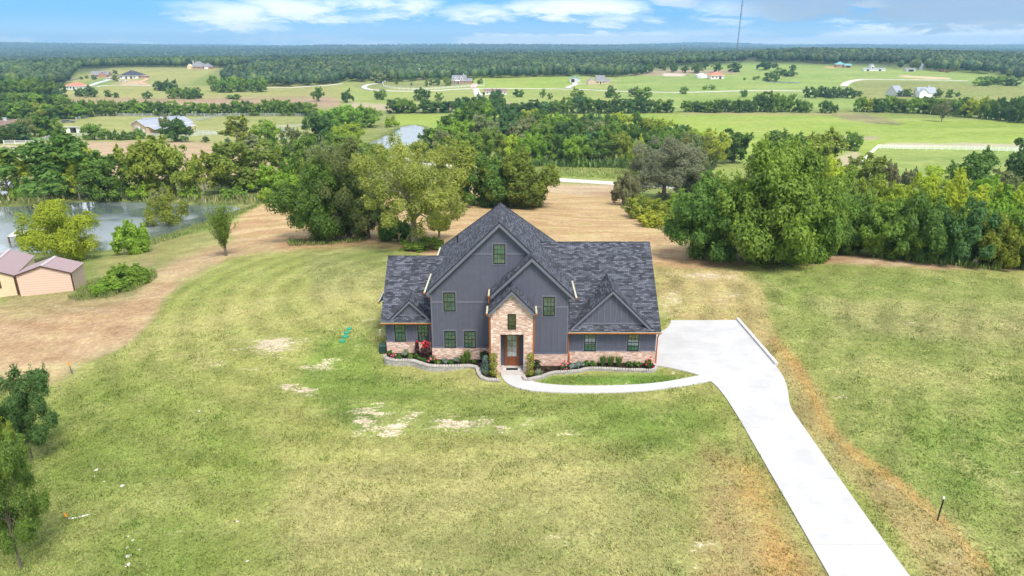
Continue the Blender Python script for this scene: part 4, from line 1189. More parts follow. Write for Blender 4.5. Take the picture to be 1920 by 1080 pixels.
def leaf_quads(c, n, ln, wd, g):
    """diamond leaf clusters at c (k,3) facing n (k,3)"""
    k = len(c)
    a = _unit(np.cross(n, _unit(g.normal(size=(k, 3)))))
    b = np.cross(_unit(n), a)
    L = (ln * g.uniform(.6, 1.35, k))[:, None]; Wd = (wd * g.uniform(.6, 1.35, k))[:, None]
    bend = _unit(n) * (L * g.uniform(-.25, .05, k)[:, None])
    return np.stack([c - a * L * .5 + bend, c - b * Wd * .5 + a * L * .08, c + a * L * .5 + bend, c + b * Wd * .5 + a * L * .08], 1)

def make_crown(seed, rx, rz, zc, nlobe, lr, nleaf, leaf, flat=.8, shape='round', sprays=0, up=.35, thin=0.0, zmin=.15, tone_sd=.13, ry=None, droop=0.0, nrand=.5):
    g = np.random.default_rng(seed)
    ry = ry or rx
    lobes = []
    tries = 0
    while len(lobes) < nlobe and tries < nlobe * 40:
        tries += 1
        d = _unit(g.normal(size=3))
        f = .35 + .65 * math.sqrt(g.random()) if g.random() > .15 else g.random() * .5
        r = g.uniform(*lr) * rx
        p = np.array([d[0] * rx, d[1] * ry, d[2] * rz]) * f
        hrel = (p[2] / rz + 1) / 2
        if shape == 'vase': p[:2] *= .35 + .75 * hrel
        elif shape == 'cone': p[:2] *= 1.15 - .95 * hrel; r *= 1.15 - .6 * hrel
        elif shape == 'dome' and p[2] < 0: p[2] *= .8; p[:2] *= 1.05
        m = max(0.0, 1 - r / rx * .85)
        p = p * m
        p[2] += zc
        if p[2] - r * .5 < zmin: p[2] = zmin + r * .5
        if lobes and thin and min(np.linalg.norm(p - q[0]) for q in lobes) < r * thin: continue
        lobes.append((p, r))
    w = np.array([q[1] ** 2 for q in lobes]); w /= w.sum()
    cs, ns, ts = [], [], []
    for (p, r), ww in zip(lobes, w):
        k = max(4, int(nleaf * ww))
        outd = _unit((p - np.array([0, 0, zc - rz * .3]))[None])[0]
        d = _unit(g.normal(size=(k, 3)) + outd * .55 + np.array([0, 0, up]))
        rad = r * (g.random(k) ** .35) * (1 + .18 * np.sin(d[:, 0] * 7 + p[0] * 3) * np.cos(d[:, 1] * 6 + p[1] * 2))
        c = p + d * rad[:, None] * np.array([1, 1, flat])
        if droop: c[:, 2] -= droop * (rad / r) ** 2 * r * g.random(k)
        lt = 1 + g.normal() * .10
        cs.append(c); ns.append(d + np.array([0, 0, .25]) + nrand * _unit(g.normal(size=(k, 3)))); ts.append(lt + g.normal(size=k) * tone_sd)
    for _ in range(sprays):
        p, r = lobes[g.integers(len(lobes))]
        d = _unit((p - np.array([0, 0, zc - rz]))[None])[0] + g.normal(size=3) * .25
        d[2] += .25; d = _unit(d[None])[0]
        k = 14
        s = np.linspace(.7, 1.55, k)[:, None]
        c = p + d * r * s + g.normal(size=(k, 3)) * r * .06 + np.array([0, 0, -1]) * (s - .7) ** 2 * r * (.3 + droop)
        cs.append(c); ns.append(g.normal(size=(k, 3)) + np.array([0, 0, .8])); ts.append(np.full(k, 1.16) + g.normal(size=k) * .1)
    c, n, t = np.concatenate(cs), np.concatenate(ns), np.concatenate(ts)
    c[:, 2] = np.maximum(c[:, 2], .05)
    return leaf_quads(c, n, leaf[0], leaf[1], g), np.clip(t, .5, 1.7), lobes

def make_trunk(seed, lobes, r0, zfork, zc, nlimb=9, sides=7, lean=0.0, fork=None):
    g = np.random.default_rng(seed + 99)
    mb = MB()
    top = Vector((lean * zc + g.normal() * .2, g.normal() * .2, zc))
    pts = [Vector((0, 0, -.4)), Vector((0, 0, .05)), Vector((lean * zfork * .5, 0, zfork * .5)), Vector((lean * zfork, 0, zfork)), Vector((lean * zc, 0, (zfork + zc) / 2)), top]
    mb.tube(pts, [r0 * 1.5, r0 * 1.25, r0, r0 * .85, r0 * .55, r0 * .2], sides, cap=False)
    order = sorted(lobes, key=lambda q: -q[1])[:nlimb * 2]
    for p, r in order[::2][:nlimb]:
        p = Vector(p)
        a = Vector((lean * zfork, 0, zfork + g.random() * (zc - zfork) * .55))
        mid = a.lerp(p, .5) + Vector((g.normal() * .3, g.normal() * .3, .12 * (p - a).length))
        rr = r0 * g.uniform(.28, .5)
        mb.tube([a, a.lerp(mid, .5) + Vector((0, 0, .1)), mid, p], [rr, rr * .8, rr * .55, rr * .15], 5, cap=False)
    return mb

def tone_tint(c, k): return (c[0] * k, c[1] * k, c[2] * k, 1)
PAL = {'dark green': (0.131, 0.232, 0.041), 'deep green': (0.105, 0.196, 0.047), 'mid green': (0.200, 0.318, 0.045), 'olive': (0.268, 0.334, 0.048), 'yellow-green': (0.381, 0.484, 0.045),
       'bright green': (0.256, 0.421, 0.048), 'grey-green': (0.256, 0.304, 0.118), 'brownish': (0.230, 0.265, 0.094), 'yellowish': (0.422, 0.470, 0.055), 'bluish green': (0.120, 0.232, 0.069), 'reddish': (0.238, 0.229, 0.094)}

PROTO = {}
def proto(key, seed, h, w, nleaf, leaf, nlobe=26, lr=(.2, .36), bottom=.08, shape='round', sprays=0, trunk=.025, zfork=None, bark='bark', flat=.8, thin=0.0, single=False, lean=0.0, nlimb=9, droop=0.0, up=.35):
    rz = h * (1 - bottom) / 2; zc = h * bottom + rz
    V, t, lobes = make_crown(seed, w / 2, rz, zc, nlobe, lr, nleaf, leaf, flat, shape, sprays, up, thin, zmin=h * bottom * .6, droop=droop)
    # stretch to the stated size
    lo, hi = np.percentile(V[:, :, 2], .8), np.percentile(V[:, :, 2], 99.6)
    zb = h * bottom * .8; zs = (h - zb) / (hi - lo)
    V[:, :, 2] = np.maximum(zb + (V[:, :, 2] - lo) * zs, 0.02 + .1 * (V[:, :, 2] - V[:, :, 2].min()))
    sx = w / 2 / np.percentile(np.abs(V[:, :, 0]), 99.2); V[:, :, :2] *= sx
    zf = zfork or h * max(bottom, .18)
    mb = make_trunk(seed, [(np.array((p[0] * sx, p[1] * sx, zb + (p[2] - lo) * zs)), r) for p, r in lobes], h * trunk, zf, max(zf + .5, zb + (zc - lo) * zs), nlimb, lean=lean)
    if single:
        tv = np.array([[mb.v[i] for i in f] for f in mb.f if len(f) == 4])
        nl = len(V)
        me = quads_mesh('tree', np.concatenate([V, tv]), MAT['leaf'], np.concatenate([t, np.ones(len(tv))]))
        me.materials.append(MAT[bark])
        mi = np.zeros(nl + len(tv), np.int32); mi[nl:] = 1
        me.polygons.foreach_set('material_index', mi)
        PROTO[key] = (h, w, me, None)
    else:
        PROTO[key] = (h, w, quads_mesh('crown', V, MAT['leaf'], t), mb.mesh('trunk', MAT[bark], smooth=True))

# close trees, built at their real size
proto('big_dense', 11, 13.5, 15.0, 52000, (.34, .20), 85, (.13, .25), .03, 'dome', 340, flat=.85)
proto('big_dense_b', 12, 10.0, 11.5, 34000, (.32, .19), 60, (.14, .26), .03, 'dome', 240, flat=.85)
proto('grey_dense', 13, 13.0, 10.5, 40000, (.22, .12), 70, (.14, .26), .04, 'round', 260, flat=.9)
proto('elm_airy', 14, 13.5, 12.5, 24000, (.22, .13), 64, (.10, .22), .22, 'round', 300, trunk=.030, zfork=3.2, bark='pale_bark', thin=.55, nlimb=18)
proto('elm_side', 15, 10.0, 6.5, 7000, (.22, .13), 30, (.12, .24), .25, 'vase', 80, trunk=.02, zfork=2.5, bark='pale_bark', thin=.5)
proto('bush_wide', 16, 7.0, 8.5, 24000, (.30, .16), 55, (.14, .26), .02, 'dome', 260, flat=.85)
proto('bush_wide_b', 17, 8.0, 9.0, 26000, (.30, .15), 60, (.13, .25), .02, 'dome', 420, flat=.9, up=.6)
proto('willow', 18, 8.5, 10.0, 30000, (.30, .11), 60, (.15, .28), .03, 'round', 220, flat=.95, droop=.6)
proto('lawn_tree', 19, 6.0, 5.6, 27000, (.13, .075), 46, (.12, .24), .30, 'round', 160, trunk=.013, zfork=1.8, thin=.4)
proto('lawn_tree_b', 20, 7.4, 6.6, 30000, (.135, .065), 50, (.12, .24), .28, 'round', 420, trunk=.012, zfork=2.0, thin=.4, droop=.3)
def upright_tree(key, seed, h, w):
    g = np.random.default_rng(seed)
    mb = MB(); cs, ns = [], []
    mb.tube([(0, 0, -.3), (0, 0, .5), (.05, 0, 1.2), (.1, .05, h * .45)], [.16, .13, .10, .05], 6, cap=False)
    for i in range(95):
        a = g.uniform(0, 2 * PI); z0 = g.uniform(.5, h * .5); tilt = abs(g.normal(0, .42)) + .05
        d = np.array([math.sin(tilt) * math.cos(a), math.sin(tilt) * math.sin(a), math.cos(tilt)])
        L = min(g.uniform(.45, .9) * h * .75, (h * g.uniform(.8, 1.0) - z0) / d[2], (w * .55) / max(math.sin(tilt), .05))
        p0 = np.array([0, 0, z0]); pts = [p0 + d * L * q + np.array([0, 0, .12 * L * q * q]) for q in (0, .5, 1)]
        mb.tube(pts, [.03, .018, .006], 4, cap=False)
        k = int(95 * L / 3)
        q = g.uniform(.2, 1.02, k)[:, None]
        cs.append(p0 + d * L * q + np.array([0, 0, .12 * L]) * q * q + g.normal(size=(k, 3)) * .10); ns.append(g.normal(size=(k, 3)) + np.array([0, 0, .4]))
    c, n = np.concatenate(cs), np.concatenate(ns)
    V = leaf_quads(c, n, .17, .09, g)
    PROTO[key] = (h, w, quads_mesh('crown', V, MAT['leaf'], np.clip(1 + g.normal(size=len(V)) * .15, .5, 1.6)), mb.mesh('trunk', MAT['bark'], smooth=True))
upright_tree('vase_tree', 21, 6.0, 4.0)
proto('shrub', 22, 3.2, 4.2, 9000, (.24, .15), 34, (.16, .30), .02, 'dome', 120, flat=.85)
proto('lean_tree', 23, 6.5, 7.0, 8000, (.26, .12), 26, (.14, .28), .22, 'round', 80, zfork=1.2, thin=.5, lean=.12, bark='pale_bark')
# middle distance
for i, sd in enumerate((31, 32, 33, 34)):
    proto('mid_full%d' % i, sd, 12.0, 11.0, 6000, (.58, .36), 52, (.15, .27), .05, 'round', 40)
for i, sd in enumerate((41, 42)):
    proto('mid_tall%d' % i, sd, 13.0, 8.5, 5000, (.56, .34), 44, (.16, .29), .12, 'round', 40)
for i, sd in enumerate((51, 52)):
    proto('mid_airy%d' % i, sd, 12.0, 11.0, 2700, (.55, .34), 26, (.15, .28), .25, 'round', 40, bark='pale_bark', thin=.6, zfork=2.5, nlimb=12, trunk=.022)
proto('mid_cone', 61, 7.0, 4.6, 2600, (.42, .22), 34, (.2, .36), .03, 'cone', 40)
proto('mid_shrub', 62, 4.0, 5.5, 2600, (.42, .27), 24, (.18, .34), .02, 'dome', 30)
# far, one mesh each
for i, sd in enumerate((71, 72, 73)):
    proto('far_full%d' % i, sd, 11.0, 11.0, 1400, (1.05, .7), 34, (.18, .3), .05, 'round', 8, single=True)
for i, sd in enumerate((81, 82)):
    proto('far_oak%d' % i, sd, 12.0, 13.0, 1300, (1.05, .7), 30, (.18, .3), .14, 'round', 8, single=True, trunk=.03)
proto('far_cone', 91, 7.0, 4.0, 500, (.8, .5), 18, (.22, .36), .03, 'cone', 6, single=True)

def height_to(px_top, X, Y):
    v = (540 - px_top) / FPX
    c, s = math.cos(PITCH), math.sin(PITCH)
    return CAM_H + Y * (v * c - s) / (c + v * s)

NT = [0]
def tree(px, base, hpx, wpx, key, tint, label, name='broadleaf_tree', cat='tree', group=None, k=1.0, rot=None, sink=0.0, xoff=0.0):
    X, Y, Z, t = G(px, base)
    h = height_to(base - hpx, X, Y) - Z
    w = wpx * t / FPX
    ph, pw, crown, trunk = PROTO[key]
    NT[0] += 1
    g = np.random.default_rng(1000 + NT[0])
    c = PAL[tint] if isinstance(tint, str) else tint
    kk = k * g.uniform(.92, 1.1)
    color = (c[0] * kk * g.uniform(.93, 1.07), c[1] * kk, c[2] * kk * g.uniform(.9, 1.1), 1)
    rz = g.uniform(0, 2 * PI) if rot is None else rot
    if trunk is None:
        r = link(name, crown, None, (X, Y, Z - .1)); r.color = color
        tag(r, label, cat, group)
    else:
        r = thing(name, label, cat, (X, Y, Z - sink), 0, group)
        a = link('crown', crown, r); a.color = color
        b = link('trunk', trunk, r)
    r.rotation_euler = (0, 0, rz)
    sw = w / pw
    r.scale = (sw, sw, max(h, .5) / ph)
    return r

def dead_tree(px, base, hpx, label, lean=0.0, seed=1, spread=.7, name='dead_tree', r=.12):
    X, Y, Z, t = G(px, base)
    h = height_to(base - hpx, X, Y) - Z
    g = np.random.default_rng(seed)
    root = thing(name, label, 'dead tree', (X, Y, Z))
    mb = MB()
    def limb(a, d, L, rad, dep):
        b = a + d * L
        m = a.lerp(b, .5) + Vector(g.normal(size=3) * L * .07)
        mb.tube([a, m, b], [rad, rad * .75, rad * .45], 5, cap=False)
        if dep == 0: return
        for _ in range(3 if dep > 1 else 2):
            q = Vector(g.normal(size=3)) * spread
            nd_ = (d + q); nd_.z = abs(nd_.z) * .9 + .05; nd_.normalize()
            limb(m.lerp(b, g.random()), nd_, L * g.uniform(.45, .72), rad * .5, dep - 1)
    limb(Vector((0, 0, -.2)), Vector((lean, 0, 1)).normalized(), h * .5, r, 3)
    o = bpy.data.objects.new('branches', mb.mesh('branches', MAT['pale_bark'])); C.objects.link(o); o.parent = root
    return root

# --- beside the lawn, left edge
tree(60, 860, 158, 118, 'lawn_tree', (.115, .20, .06), 'small green tree on a thin pale trunk below the red earth strip', k=1.0)
tree(-12, 935, 165, 105, 'lawn_tree_b', 'olive', 'feathery yellow-green tree half out of frame between two lawn trees')
tree(42, 1070, 250, 130, 'lawn_tree_b', (.19, .285, .055), 'lowest and largest feathery tree at the bottom left of the lawn with drooping sprays', k=1.0)
tree(-30, 760, 110, 60, 'lawn_tree', 'dark green', 'dark treetop cut off by the left frame edge beside the red earth strip')
# --- round the near pond
tree(127, 487, 110, 134, 'willow', 'yellow-green', 'rounded yellow-green willow-like tree right behind the peach shed', k=1.0)
tree(253, 474, 58, 68, 'shrub', 'bright green', 'round bright green bush alone on the near pond bank', 'shrub', 'bush')
tree(316, 437, 72, 78, 'lean_tree', 'olive', 'leaning olive tree with bare dead limbs over the near pond bank', k=1.0)
dead_tree(322, 430, 62, 'bare grey limbs of a dead tree leaning over the near pond edge', .35, 5)
tree(424, 480, 94, 64, 'vase_tree', 'mid green', 'slim upright tree with a fan of branches standing alone above the pond end', k=1.0)
tree(240, 534, 36, 84, 'shrub', 'mid green', 'dark bushy clump of brush right of the peach shed', 'shrub', 'bush', k=1.1)
tree(205, 547, 20, 70, 'shrub', 'bright green', 'lower left lobe of the brush clump right of the peach shed', 'shrub', 'bush')
# --- the group behind the house
tree(655, 447, 184, 145, 'grey_dense', (.20, .25, .08), 'tall grey-green tree behind the dark one in the clump left of the house peak', k=1.0)
tree(600, 449, 150, 172, 'big_dense', 'dark green', 'broad very dark green tree at the left of the clump behind the house', k=1.0)
tree(692, 447, 95, 90, 'grey_dense', (0.140, 0.194, 0.050), 'dull green tree between the dark tree and the airy yellowish elm behind the house')
tree(846, 392, 128, 95, 'elm_side', 'olive', 'pale olive tree standing behind the right side of the yellowish elm')
tree(778, 468, 208, 190, 'elm_airy', (.32, .375, .075), 'tall airy yellowish elm with a bare brown trunk just behind the house', rot=1.0)
tree(824, 447, 84, 66, 'elm_side', (0.259, 0.277, 0.072), 'thin sparse young tree right of the yellowish elm trunk')
tree(792, 466, 20, 86, 'shrub', 'mid green', 'low green shrub at the foot of the yellowish elm trunk', 'shrub', 'bush')
tree(745, 452, 40, 70, 'shrub', 'dark green', 'dark undergrowth bush left of the yellowish elm trunk', 'shrub', 'bush')
tree(920, 385, 94, 138, 'bush_wide', 'dark green', 'dark left half of the wide bushy clump straight above the house peak', 'bushy_tree', k=1.1)
tree(976, 388, 104, 142, 'bush_wide_b', (0.209, 0.266, 0.047), 'olive-yellow right half of the wide bushy clump straight above the house peak', 'bushy_tree')
# --- right of the hay field
tree(1175, 384, 58, 56, 'shrub', 'reddish', 'reddish-brown tinged bush at the right border of the hay field', 'shrub', 'bush', k=1.0)
tree(1275, 350, 92, 100, 'bush_wide_b', 'brownish', 'grey-brown seeding oak behind the low olive shrubs, its upper right crown', 'bushy_tree', k=1.0)
tree(1244, 372, 114, 138, 'grey_dense', (.25, .29, .155), 'large grey-brown round tree between hay field and big dark tree')
tree(1300, 372, 80, 80, 'bush_wide', (0.148, 0.184, 0.076), 'grey-green bushy tree tucked behind the left side of the big dark tree', 'bushy_tree')
for a in [(1203, 408, 40, 66, 'olive', 'first low olive shrub at the hay field corner, below the reddish bush'), (1240, 418, 42, 74, 'olive', 'second low olive shrub along the hay field corner'),
          (1228, 424, 26, 70, 'yellowish', 'yellowish lowest shrub at the hay field corner'), (1278, 416, 58, 70, 'mid green', 'green shrub at the left foot of the big dark tree')]:
    tree(*a[:4], 'shrub', a[4], a[5], 'shrub', 'bush')
tree(1530, 380, 82, 90, 'bush_wide', 'yellow-green', 'yellow-green crown showing just right of the big dark tree', 'bushy_tree', k=1.0)
tree(1515, 488, 160, 130, 'big_dense_b', 'mid green', 'lower right flank tree of the big dark clump right of the house', k=1.0)
tree(1432, 490, 220, 236, 'big_dense', 'mid green', 'largest dense green tree right of the house, at the end of the lawn', k=1.0)
tree(1335, 486, 150, 150, 'big_dense_b', 'dark green', 'lower left flank tree of the big clump right of the house', k=1.1)
# --- bank of brush at the right
back = [(1572, 448, 128, 112, 'mid green'), (1648, 440, 104, 110, 'olive'), (1705, 448, 116, 116, 'yellow-green'), (1768, 446, 122, 116, 'yellow-green'), (1835, 446, 112, 112, 'bright green'), (1905, 448, 108, 112, 'yellow-green'), (1965, 450, 118, 110, 'yellow-green')]
for i, a in enumerate(back):
    tree(*a[:4], ('bush_wide_b', 'bush_wide')[i % 2], a[4], '%s bushy crown, %s from left in upper row of the right thicket' % (a[4], ordinal(i + 1)), 'bushy_tree', group='thicket on the right bank, upper row', k=1.0)
front = [(1590, 474, 104, 110, 'dark green'), (1660, 481, 104, 120, 'mid green'), (1730, 488, 118, 128, 'dark green'), (1800, 494, 116, 122, 'bluish green'), (1868, 500, 92, 96, 'olive'), (1925, 502, 126, 120, 'mid green')]
for i, a in enumerate(front):
    tree(*a[:4], ('bush_wide', 'bush_wide_b')[i % 2], a[4], '%s bush, %s from left in lower row of the right thicket' % (a[4], ordinal(i + 1)), 'bushy_tree', group='thicket on the right bank, lower row', k=1.0)
mids = [(1465, 318, 72, 92, 'mid_full0', 'dark green', 'dark round tree rising behind the big tree, at the pasture edge'), (1535, 340, 92, 112, 'mid_full1', 'olive', 'olive broad tree between the big dark tree and the white fence'),
        (1492, 330, 76, 70, 'mid_full2', 'dark green', 'dark tree left of the olive broad tree near the white fence'), (1375, 306, 62, 66, 'mid_tall0', 'dark green', 'dark small tree above the big tree at the left end of the bright pasture'),
        (1342, 312, 70, 48, 'mid_airy0', 'yellowish', 'sparse yellowish tree at the left end of the bright pasture'), (1592, 282, 34, 40, 'mid_full3', 'mid green', 'single round bush-like tree alone in the bright pasture left of the white fence corner'),
        (1625, 350, 60, 70, 'mid_full2', 'olive', 'olive treetop just below the white fence corner'), (1665, 362, 56, 40, 'mid_tall1', 'reddish', 'purplish brown small tree in front of the fenced paddock'), (1708, 350, 34, 36, 'mid_shrub', 'grey-green', 'small grey-blue bush top before the fenced paddock'),
        (1752, 352, 40, 60, 'mid_full0', 'yellow-green', 'yellow-green top rising into the fenced paddock view'), (1828, 372, 88, 92, 'mid_full1', 'dark green', 'dark round tree standing before the fenced paddock, right of centre'), (1868, 376, 56, 60, 'mid_full3', 'brownish', 'brownish low crown right of the dark round paddock tree'),
        (1912, 366, 104, 66, 'mid_tall0', 'deep green', 'dark tall tree at the right frame edge beside the white fence')]
for a in mids: tree(*a[:6], a[6])
# --- far bank of the near pond
bank = [(20, 374, 92, 96, 'mid_airy1', 'yellowish', 'yellowing sparse tree with pale trunks at the left end of the pond dam'),         (112, 372, 120, 172, 'mid_full1', 'dark green', 'largest dark green tree on the pond dam'), (162, 368, 98, 90, 'mid_airy0', 'yellow-green', 'yellow-green loose tree leaning out right of the largest dam tree'),
        (150, 374, 66, 50, 'mid_airy1', 'yellowish', 'small yellow tree with white trunk in front of the largest dam tree'), (207, 373, 78, 82, 'mid_full2', 'dark green', 'dark round tree in the middle of the pond dam'),
        (284, 366, 108, 104, 'mid_full3', 'olive', 'olive bushy tree on the dam, left of the pair by the dead snag'), (330, 366, 98, 84, 'mid_full0', 'olive', 'darker olive tree right of the olive bushy one on the dam'),
        (386, 368, 80, 70, 'mid_airy0', 'olive', 'thin olive tree above the pale dead snag on the dam'), (416, 350, 80, 46, 'mid_tall1', 'bright green', 'narrow bright green tree behind the broad dam tree'), (462, 358, 92, 132, 'mid_full2', (0.191, 0.266, 0.047), 'broad olive-green spreading tree at the right end of the dam'),
        (500, 362, 54, 60, 'mid_full1', 'bright green', 'bright green low tree at the far right end of the dam')]
for a in bank: tree(*a[:6], a[6])
for a in [(268, 374, 30, 46, 'bright green', 'bright pale green bush on the dam below the olive bushy tree'), (306, 376, 26, 40, 'grey-green', 'pale grey-green bush right of the bright one on the dam'), (36, 374, 40, 36, 'bright green', 'light green bush under the yellowing tree on the dam'),
          (360, 372, 20, 46, 'bright green', 'low green bush left of the pale dead snag'), (440, 372, 22, 50, 'mid green', 'low bush at the foot of the broad spreading tree'), (535, 358, 38, 60, 'bright green', 'rounded bright bush left of the dark tree clump'), (500, 378, 22, 36, 'yellow-green', 'yellow-green small bush where the dam meets the hay field')]:
    tree(*a[:4], 'mid_shrub', a[4], a[5], 'shrub', 'bush')
dead_tree(383, 382, 52, 'pale dead snag with bare forked branches on the pond dam', .05, 9, .5)
# --- round the paddock and barn on the left
pad = [(178, 262, 30, 44, 'mid_full0', 'mid green', 'round green tree between the small white shelter and the barn'), (330, 266, 44, 54, 'mid_full1', 'deep green', 'dark round oak right of the tan barn'), (312, 250, 32, 22, 'mid_tall0', 'brownish', 'small brownish tree touching the right end of the barn roof'),
       (446, 270, 54, 60, 'mid_tall1', 'olive', 'taller olive tree in the paddock behind the mown hill'), (500, 270, 44, 50, 'mid_full3', 'bright green', 'bright green round tree right of the taller olive paddock tree')]
for a in pad: tree(*a[:6], a[6])
for a in [(215, 262, 18, 24, 'dark green', 'small dark bush left of the barn front'), (237, 262, 16, 34, 'dark green', 'low dark bush before the left barn wall'), (262, 260, 20, 26, 'mid green', 'shrub before the right part of the barn wall'),
          (473, 277, 26, 32, 'grey-green', 'grey-green conifer bush before the taller olive paddock tree'), (500, 279, 22, 15, 'grey-green', 'narrow grey-green conifer bush on the hill edge'), (428, 272, 14, 16, 'grey-green', 'tiny grey-green conifer at the left foot of the taller olive paddock tree'), (386, 267, 12, 14, 'brownish', 'tiny brownish cedar alone on the hill crest'), (512, 282, 14, 18, 'grey-green', 'lowest grey conifer bush beside the creek trees')]:
    tree(*a[:4], 'mid_cone' if 'con' in a[5] or 'cedar' in a[5] else 'mid_shrub', a[4], a[5], 'conifer_bush' if 'con' in a[5] else 'shrub', 'bush')
# --- creek trees between paddock and middle pond
creek = [(602, 270, 60, 62, 'mid_full0', 'deep green', 'dark tree under bare dead limbs left of the middle pond'), (556, 296, 58, 54, 'mid_full1', 'brownish', 'brownish-green tree at the paddock corner above the creek'), (578, 318, 66, 54, 'mid_full3', 'mid green', 'mid green tree below the brownish one in the creek line'),
         (532, 334, 72, 44, 'mid_tall0', 'dark green', 'dark narrow tree at the right edge of the mown hill'), (548, 352, 54, 40, 'mid_tall1', 'bright green', 'light green slim tree before the dark narrow one by the hill edge'), (610, 330, 60, 60, 'mid_full2', 'grey-green', 'grey-green tree in the middle of the creek line'),
         (640, 300, 54, 60, 'mid_full1', 'mid green', 'green tree left of the brushy dead thicket'), (590, 352, 60, 66, 'mid_full0', 'olive', 'olive tree behind the broad very dark tree'), (630, 348, 56, 60, 'mid_full3', 'yellow-green', 'yellow-green top between the creek line and the tall grey-green tree'), (690, 330, 60, 66, 'mid_full2', 'mid green', 'green crown just above the tall grey-green tree'),
         (655, 276, 46, 62, 'mid_full3', 'yellow-green', 'yellow-green willow at the left shore of the middle pond'), (622, 246, 42, 54, 'mid_full2', 'bright green', 'bright willow crown leftmost of the three above the middle pond'), (652, 244, 46, 60, 'mid_full0', 'bright green', 'bright willow crown in the middle of the three above the pond'), (684, 238, 40, 58, 'mid_full1', 'bright green', 'bright willow crown rightmost of the three above the pond'),
         (735, 238, 20, 28, 'mid_shrub', 'yellow-green', 'small yellow-green willow bush at the head of the middle pond'), (662, 266, 30, 36, 'mid_full2', 'olive', 'olive low tree on the left shore of the middle pond'), (708, 304, 32, 44, 'mid_full1', 'mid green', 'mid green tree on the near shore of the middle pond'), (790, 305, 40, 50, 'mid_full0', 'olive', 'olive tree on the near shore right of the middle pond')]
for a in creek: tree(*a[:6], a[6], k=1.0)
dead_tree(604, 240, 34, 'bare dead limbs sticking out of the dark tree left of the middle pond', .0, 15, .6)
dead_tree(716, 256, 30, 'grey leafless bush at the left shore of the middle pond', .1, 16, 1.1, r=.15)
dead_tree(727, 262, 30, 'leafless brown stump with branches standing in the middle pond', .2, 17, .9)
# --- the woods along the creek, in the middle of the picture
mix = ['dark green', 'mid green', 'deep green', 'olive', 'grey-green', 'mid green', 'yellow-green', 'dark green', 'bluish green', 'bright green']
keys = ['mid_full0', 'mid_full1', 'mid_tall0', 'mid_full2', 'mid_full3', 'mid_tall1']
def wood_row(tag_, x0, x1, step, base, top, wpx, seed, group, k=1.0):
    g = np.random.default_rng(seed); n = int((x1 - x0) / step) + 1
    for i in range(n):
        px = x0 + i * step + g.uniform(-.25, .25) * step
        b = np.interp(px, *base) + g.uniform(-3, 3); tp = np.interp(px, *top) + g.uniform(-7, 7)
        tint = mix[int(g.integers(len(mix)))]
        tree(px, b, b - tp, wpx * g.uniform(.8, 1.3), keys[int(g.integers(6))], tint, '%s tree, %s from left in the %s' % (tint, ordinal(i + 1), tag_), group=group, k=k)
wood_row('back row of the creek woods', 842, 1310, 25, ([800, 1000, 1310], [256, 252, 268]), ([830, 890, 960, 1050, 1200, 1310], [225, 192, 205, 216, 215, 240]), 44, 201, 'creek woods, back row')
wood_row('middle row of the creek woods', 812, 1325, 28, ([800, 1000, 1330], [280, 282, 292]), ([800, 890, 1000, 1150, 1330], [240, 215, 226, 230, 250]), 50, 202, 'creek woods, middle row')
wood_row('front row of the creek woods', 830, 1180, 27, ([800, 1000, 1190], [302, 307, 310]), ([800, 900, 1000, 1190], [250, 246, 248, 250]), 48, 203, 'creek woods, front row')
wood_row('line beside the grey-brown tree', 1196, 1330, 33, ([1180, 1330], [330, 306]), ([1180, 1330], [258, 252]), 50, 204, 'trees beside the grey-brown oak')
# --- hedgerows across the valley
def hedge(tag_, pts, top, step, wpx, seed, group, tints, k=1.0, kset=('mid_full0', 'mid_full1', 'mid_full2', 'mid_full3', 'mid_tall1')):
    xs, ys = zip(*pts); tx, ty = zip(*top)
    g = np.random.default_rng(seed); n = int((xs[-1] - xs[0]) / step) + 1
    for i in range(n):
        px = xs[0] + i * step + g.uniform(-.25, .25) * step
        b = np.interp(px, xs, ys); h = b - np.interp(px, tx, ty)
        tint = tints[int(g.integers(len(tints)))]
        tree(px, b + g.uniform(-1.5, .5), h * g.uniform(.82, 1.14), wpx * g.uniform(.85, 1.3), kset[int(g.integers(len(kset)))], tint, '%s tree, %s from left in the %s' % (tint, ordinal(i + 1), tag_), group=group, k=k)
hedge('hedgerow behind the barn paddock', [(130, 222), (190, 217), (600, 217)], [(130, 186), (250, 190), (440, 192), (500, 188), (600, 192)], 17.5, 26, 301, 'hedgerow behind the barn paddock', ['mid green', 'dark green', 'bright green', 'mid green'])
hedge('hedgerow beyond the middle pond', [(735, 212), (860, 212)], [(735, 186), (860, 190)], 21, 32, 302, 'hedgerow beyond the middle pond', ['dark green', 'mid green', 'deep green'])
hedge('hedgerow above the creek woods', [(870, 218), (960, 214), (1260, 212)], [(870, 178), (930, 176), (965, 192), (1090, 184), (1260, 186)], 18, 28, 303, 'hedgerow above the creek woods', ['dark green', 'mid green', 'deep green', 'bluish green'])
hedge('hedgerow along the bright pasture', [(1285, 211), (1515, 211)], [(1285, 190), (1400, 184), (1440, 170), (1490, 178), (1515, 190)], 15, 26, 304, 'hedgerow along the bright pasture', ['dark green', 'deep green', 'mid green'])
hedge('hedgerow right of the bright pasture', [(1610, 210), (1700, 212), (1790, 217), (1930, 232)], [(1610, 182), (1640, 180), (1700, 184), (1800, 183), (1930, 188)], 14, 26, 305, 'hedgerow right of the bright pasture', ['mid green', 'dark green', 'yellow-green', 'bright green', 'mid green'])
tree(1548, 212, 24, 26, 'mid_full0', 'dark green', 'dark bush in the gap of the hedgerow along the bright pasture')
tree(1565, 212, 16, 12, 'mid_tall0', 'deep green', 'slim dark shrub in the gap of the hedgerow along the bright pasture')
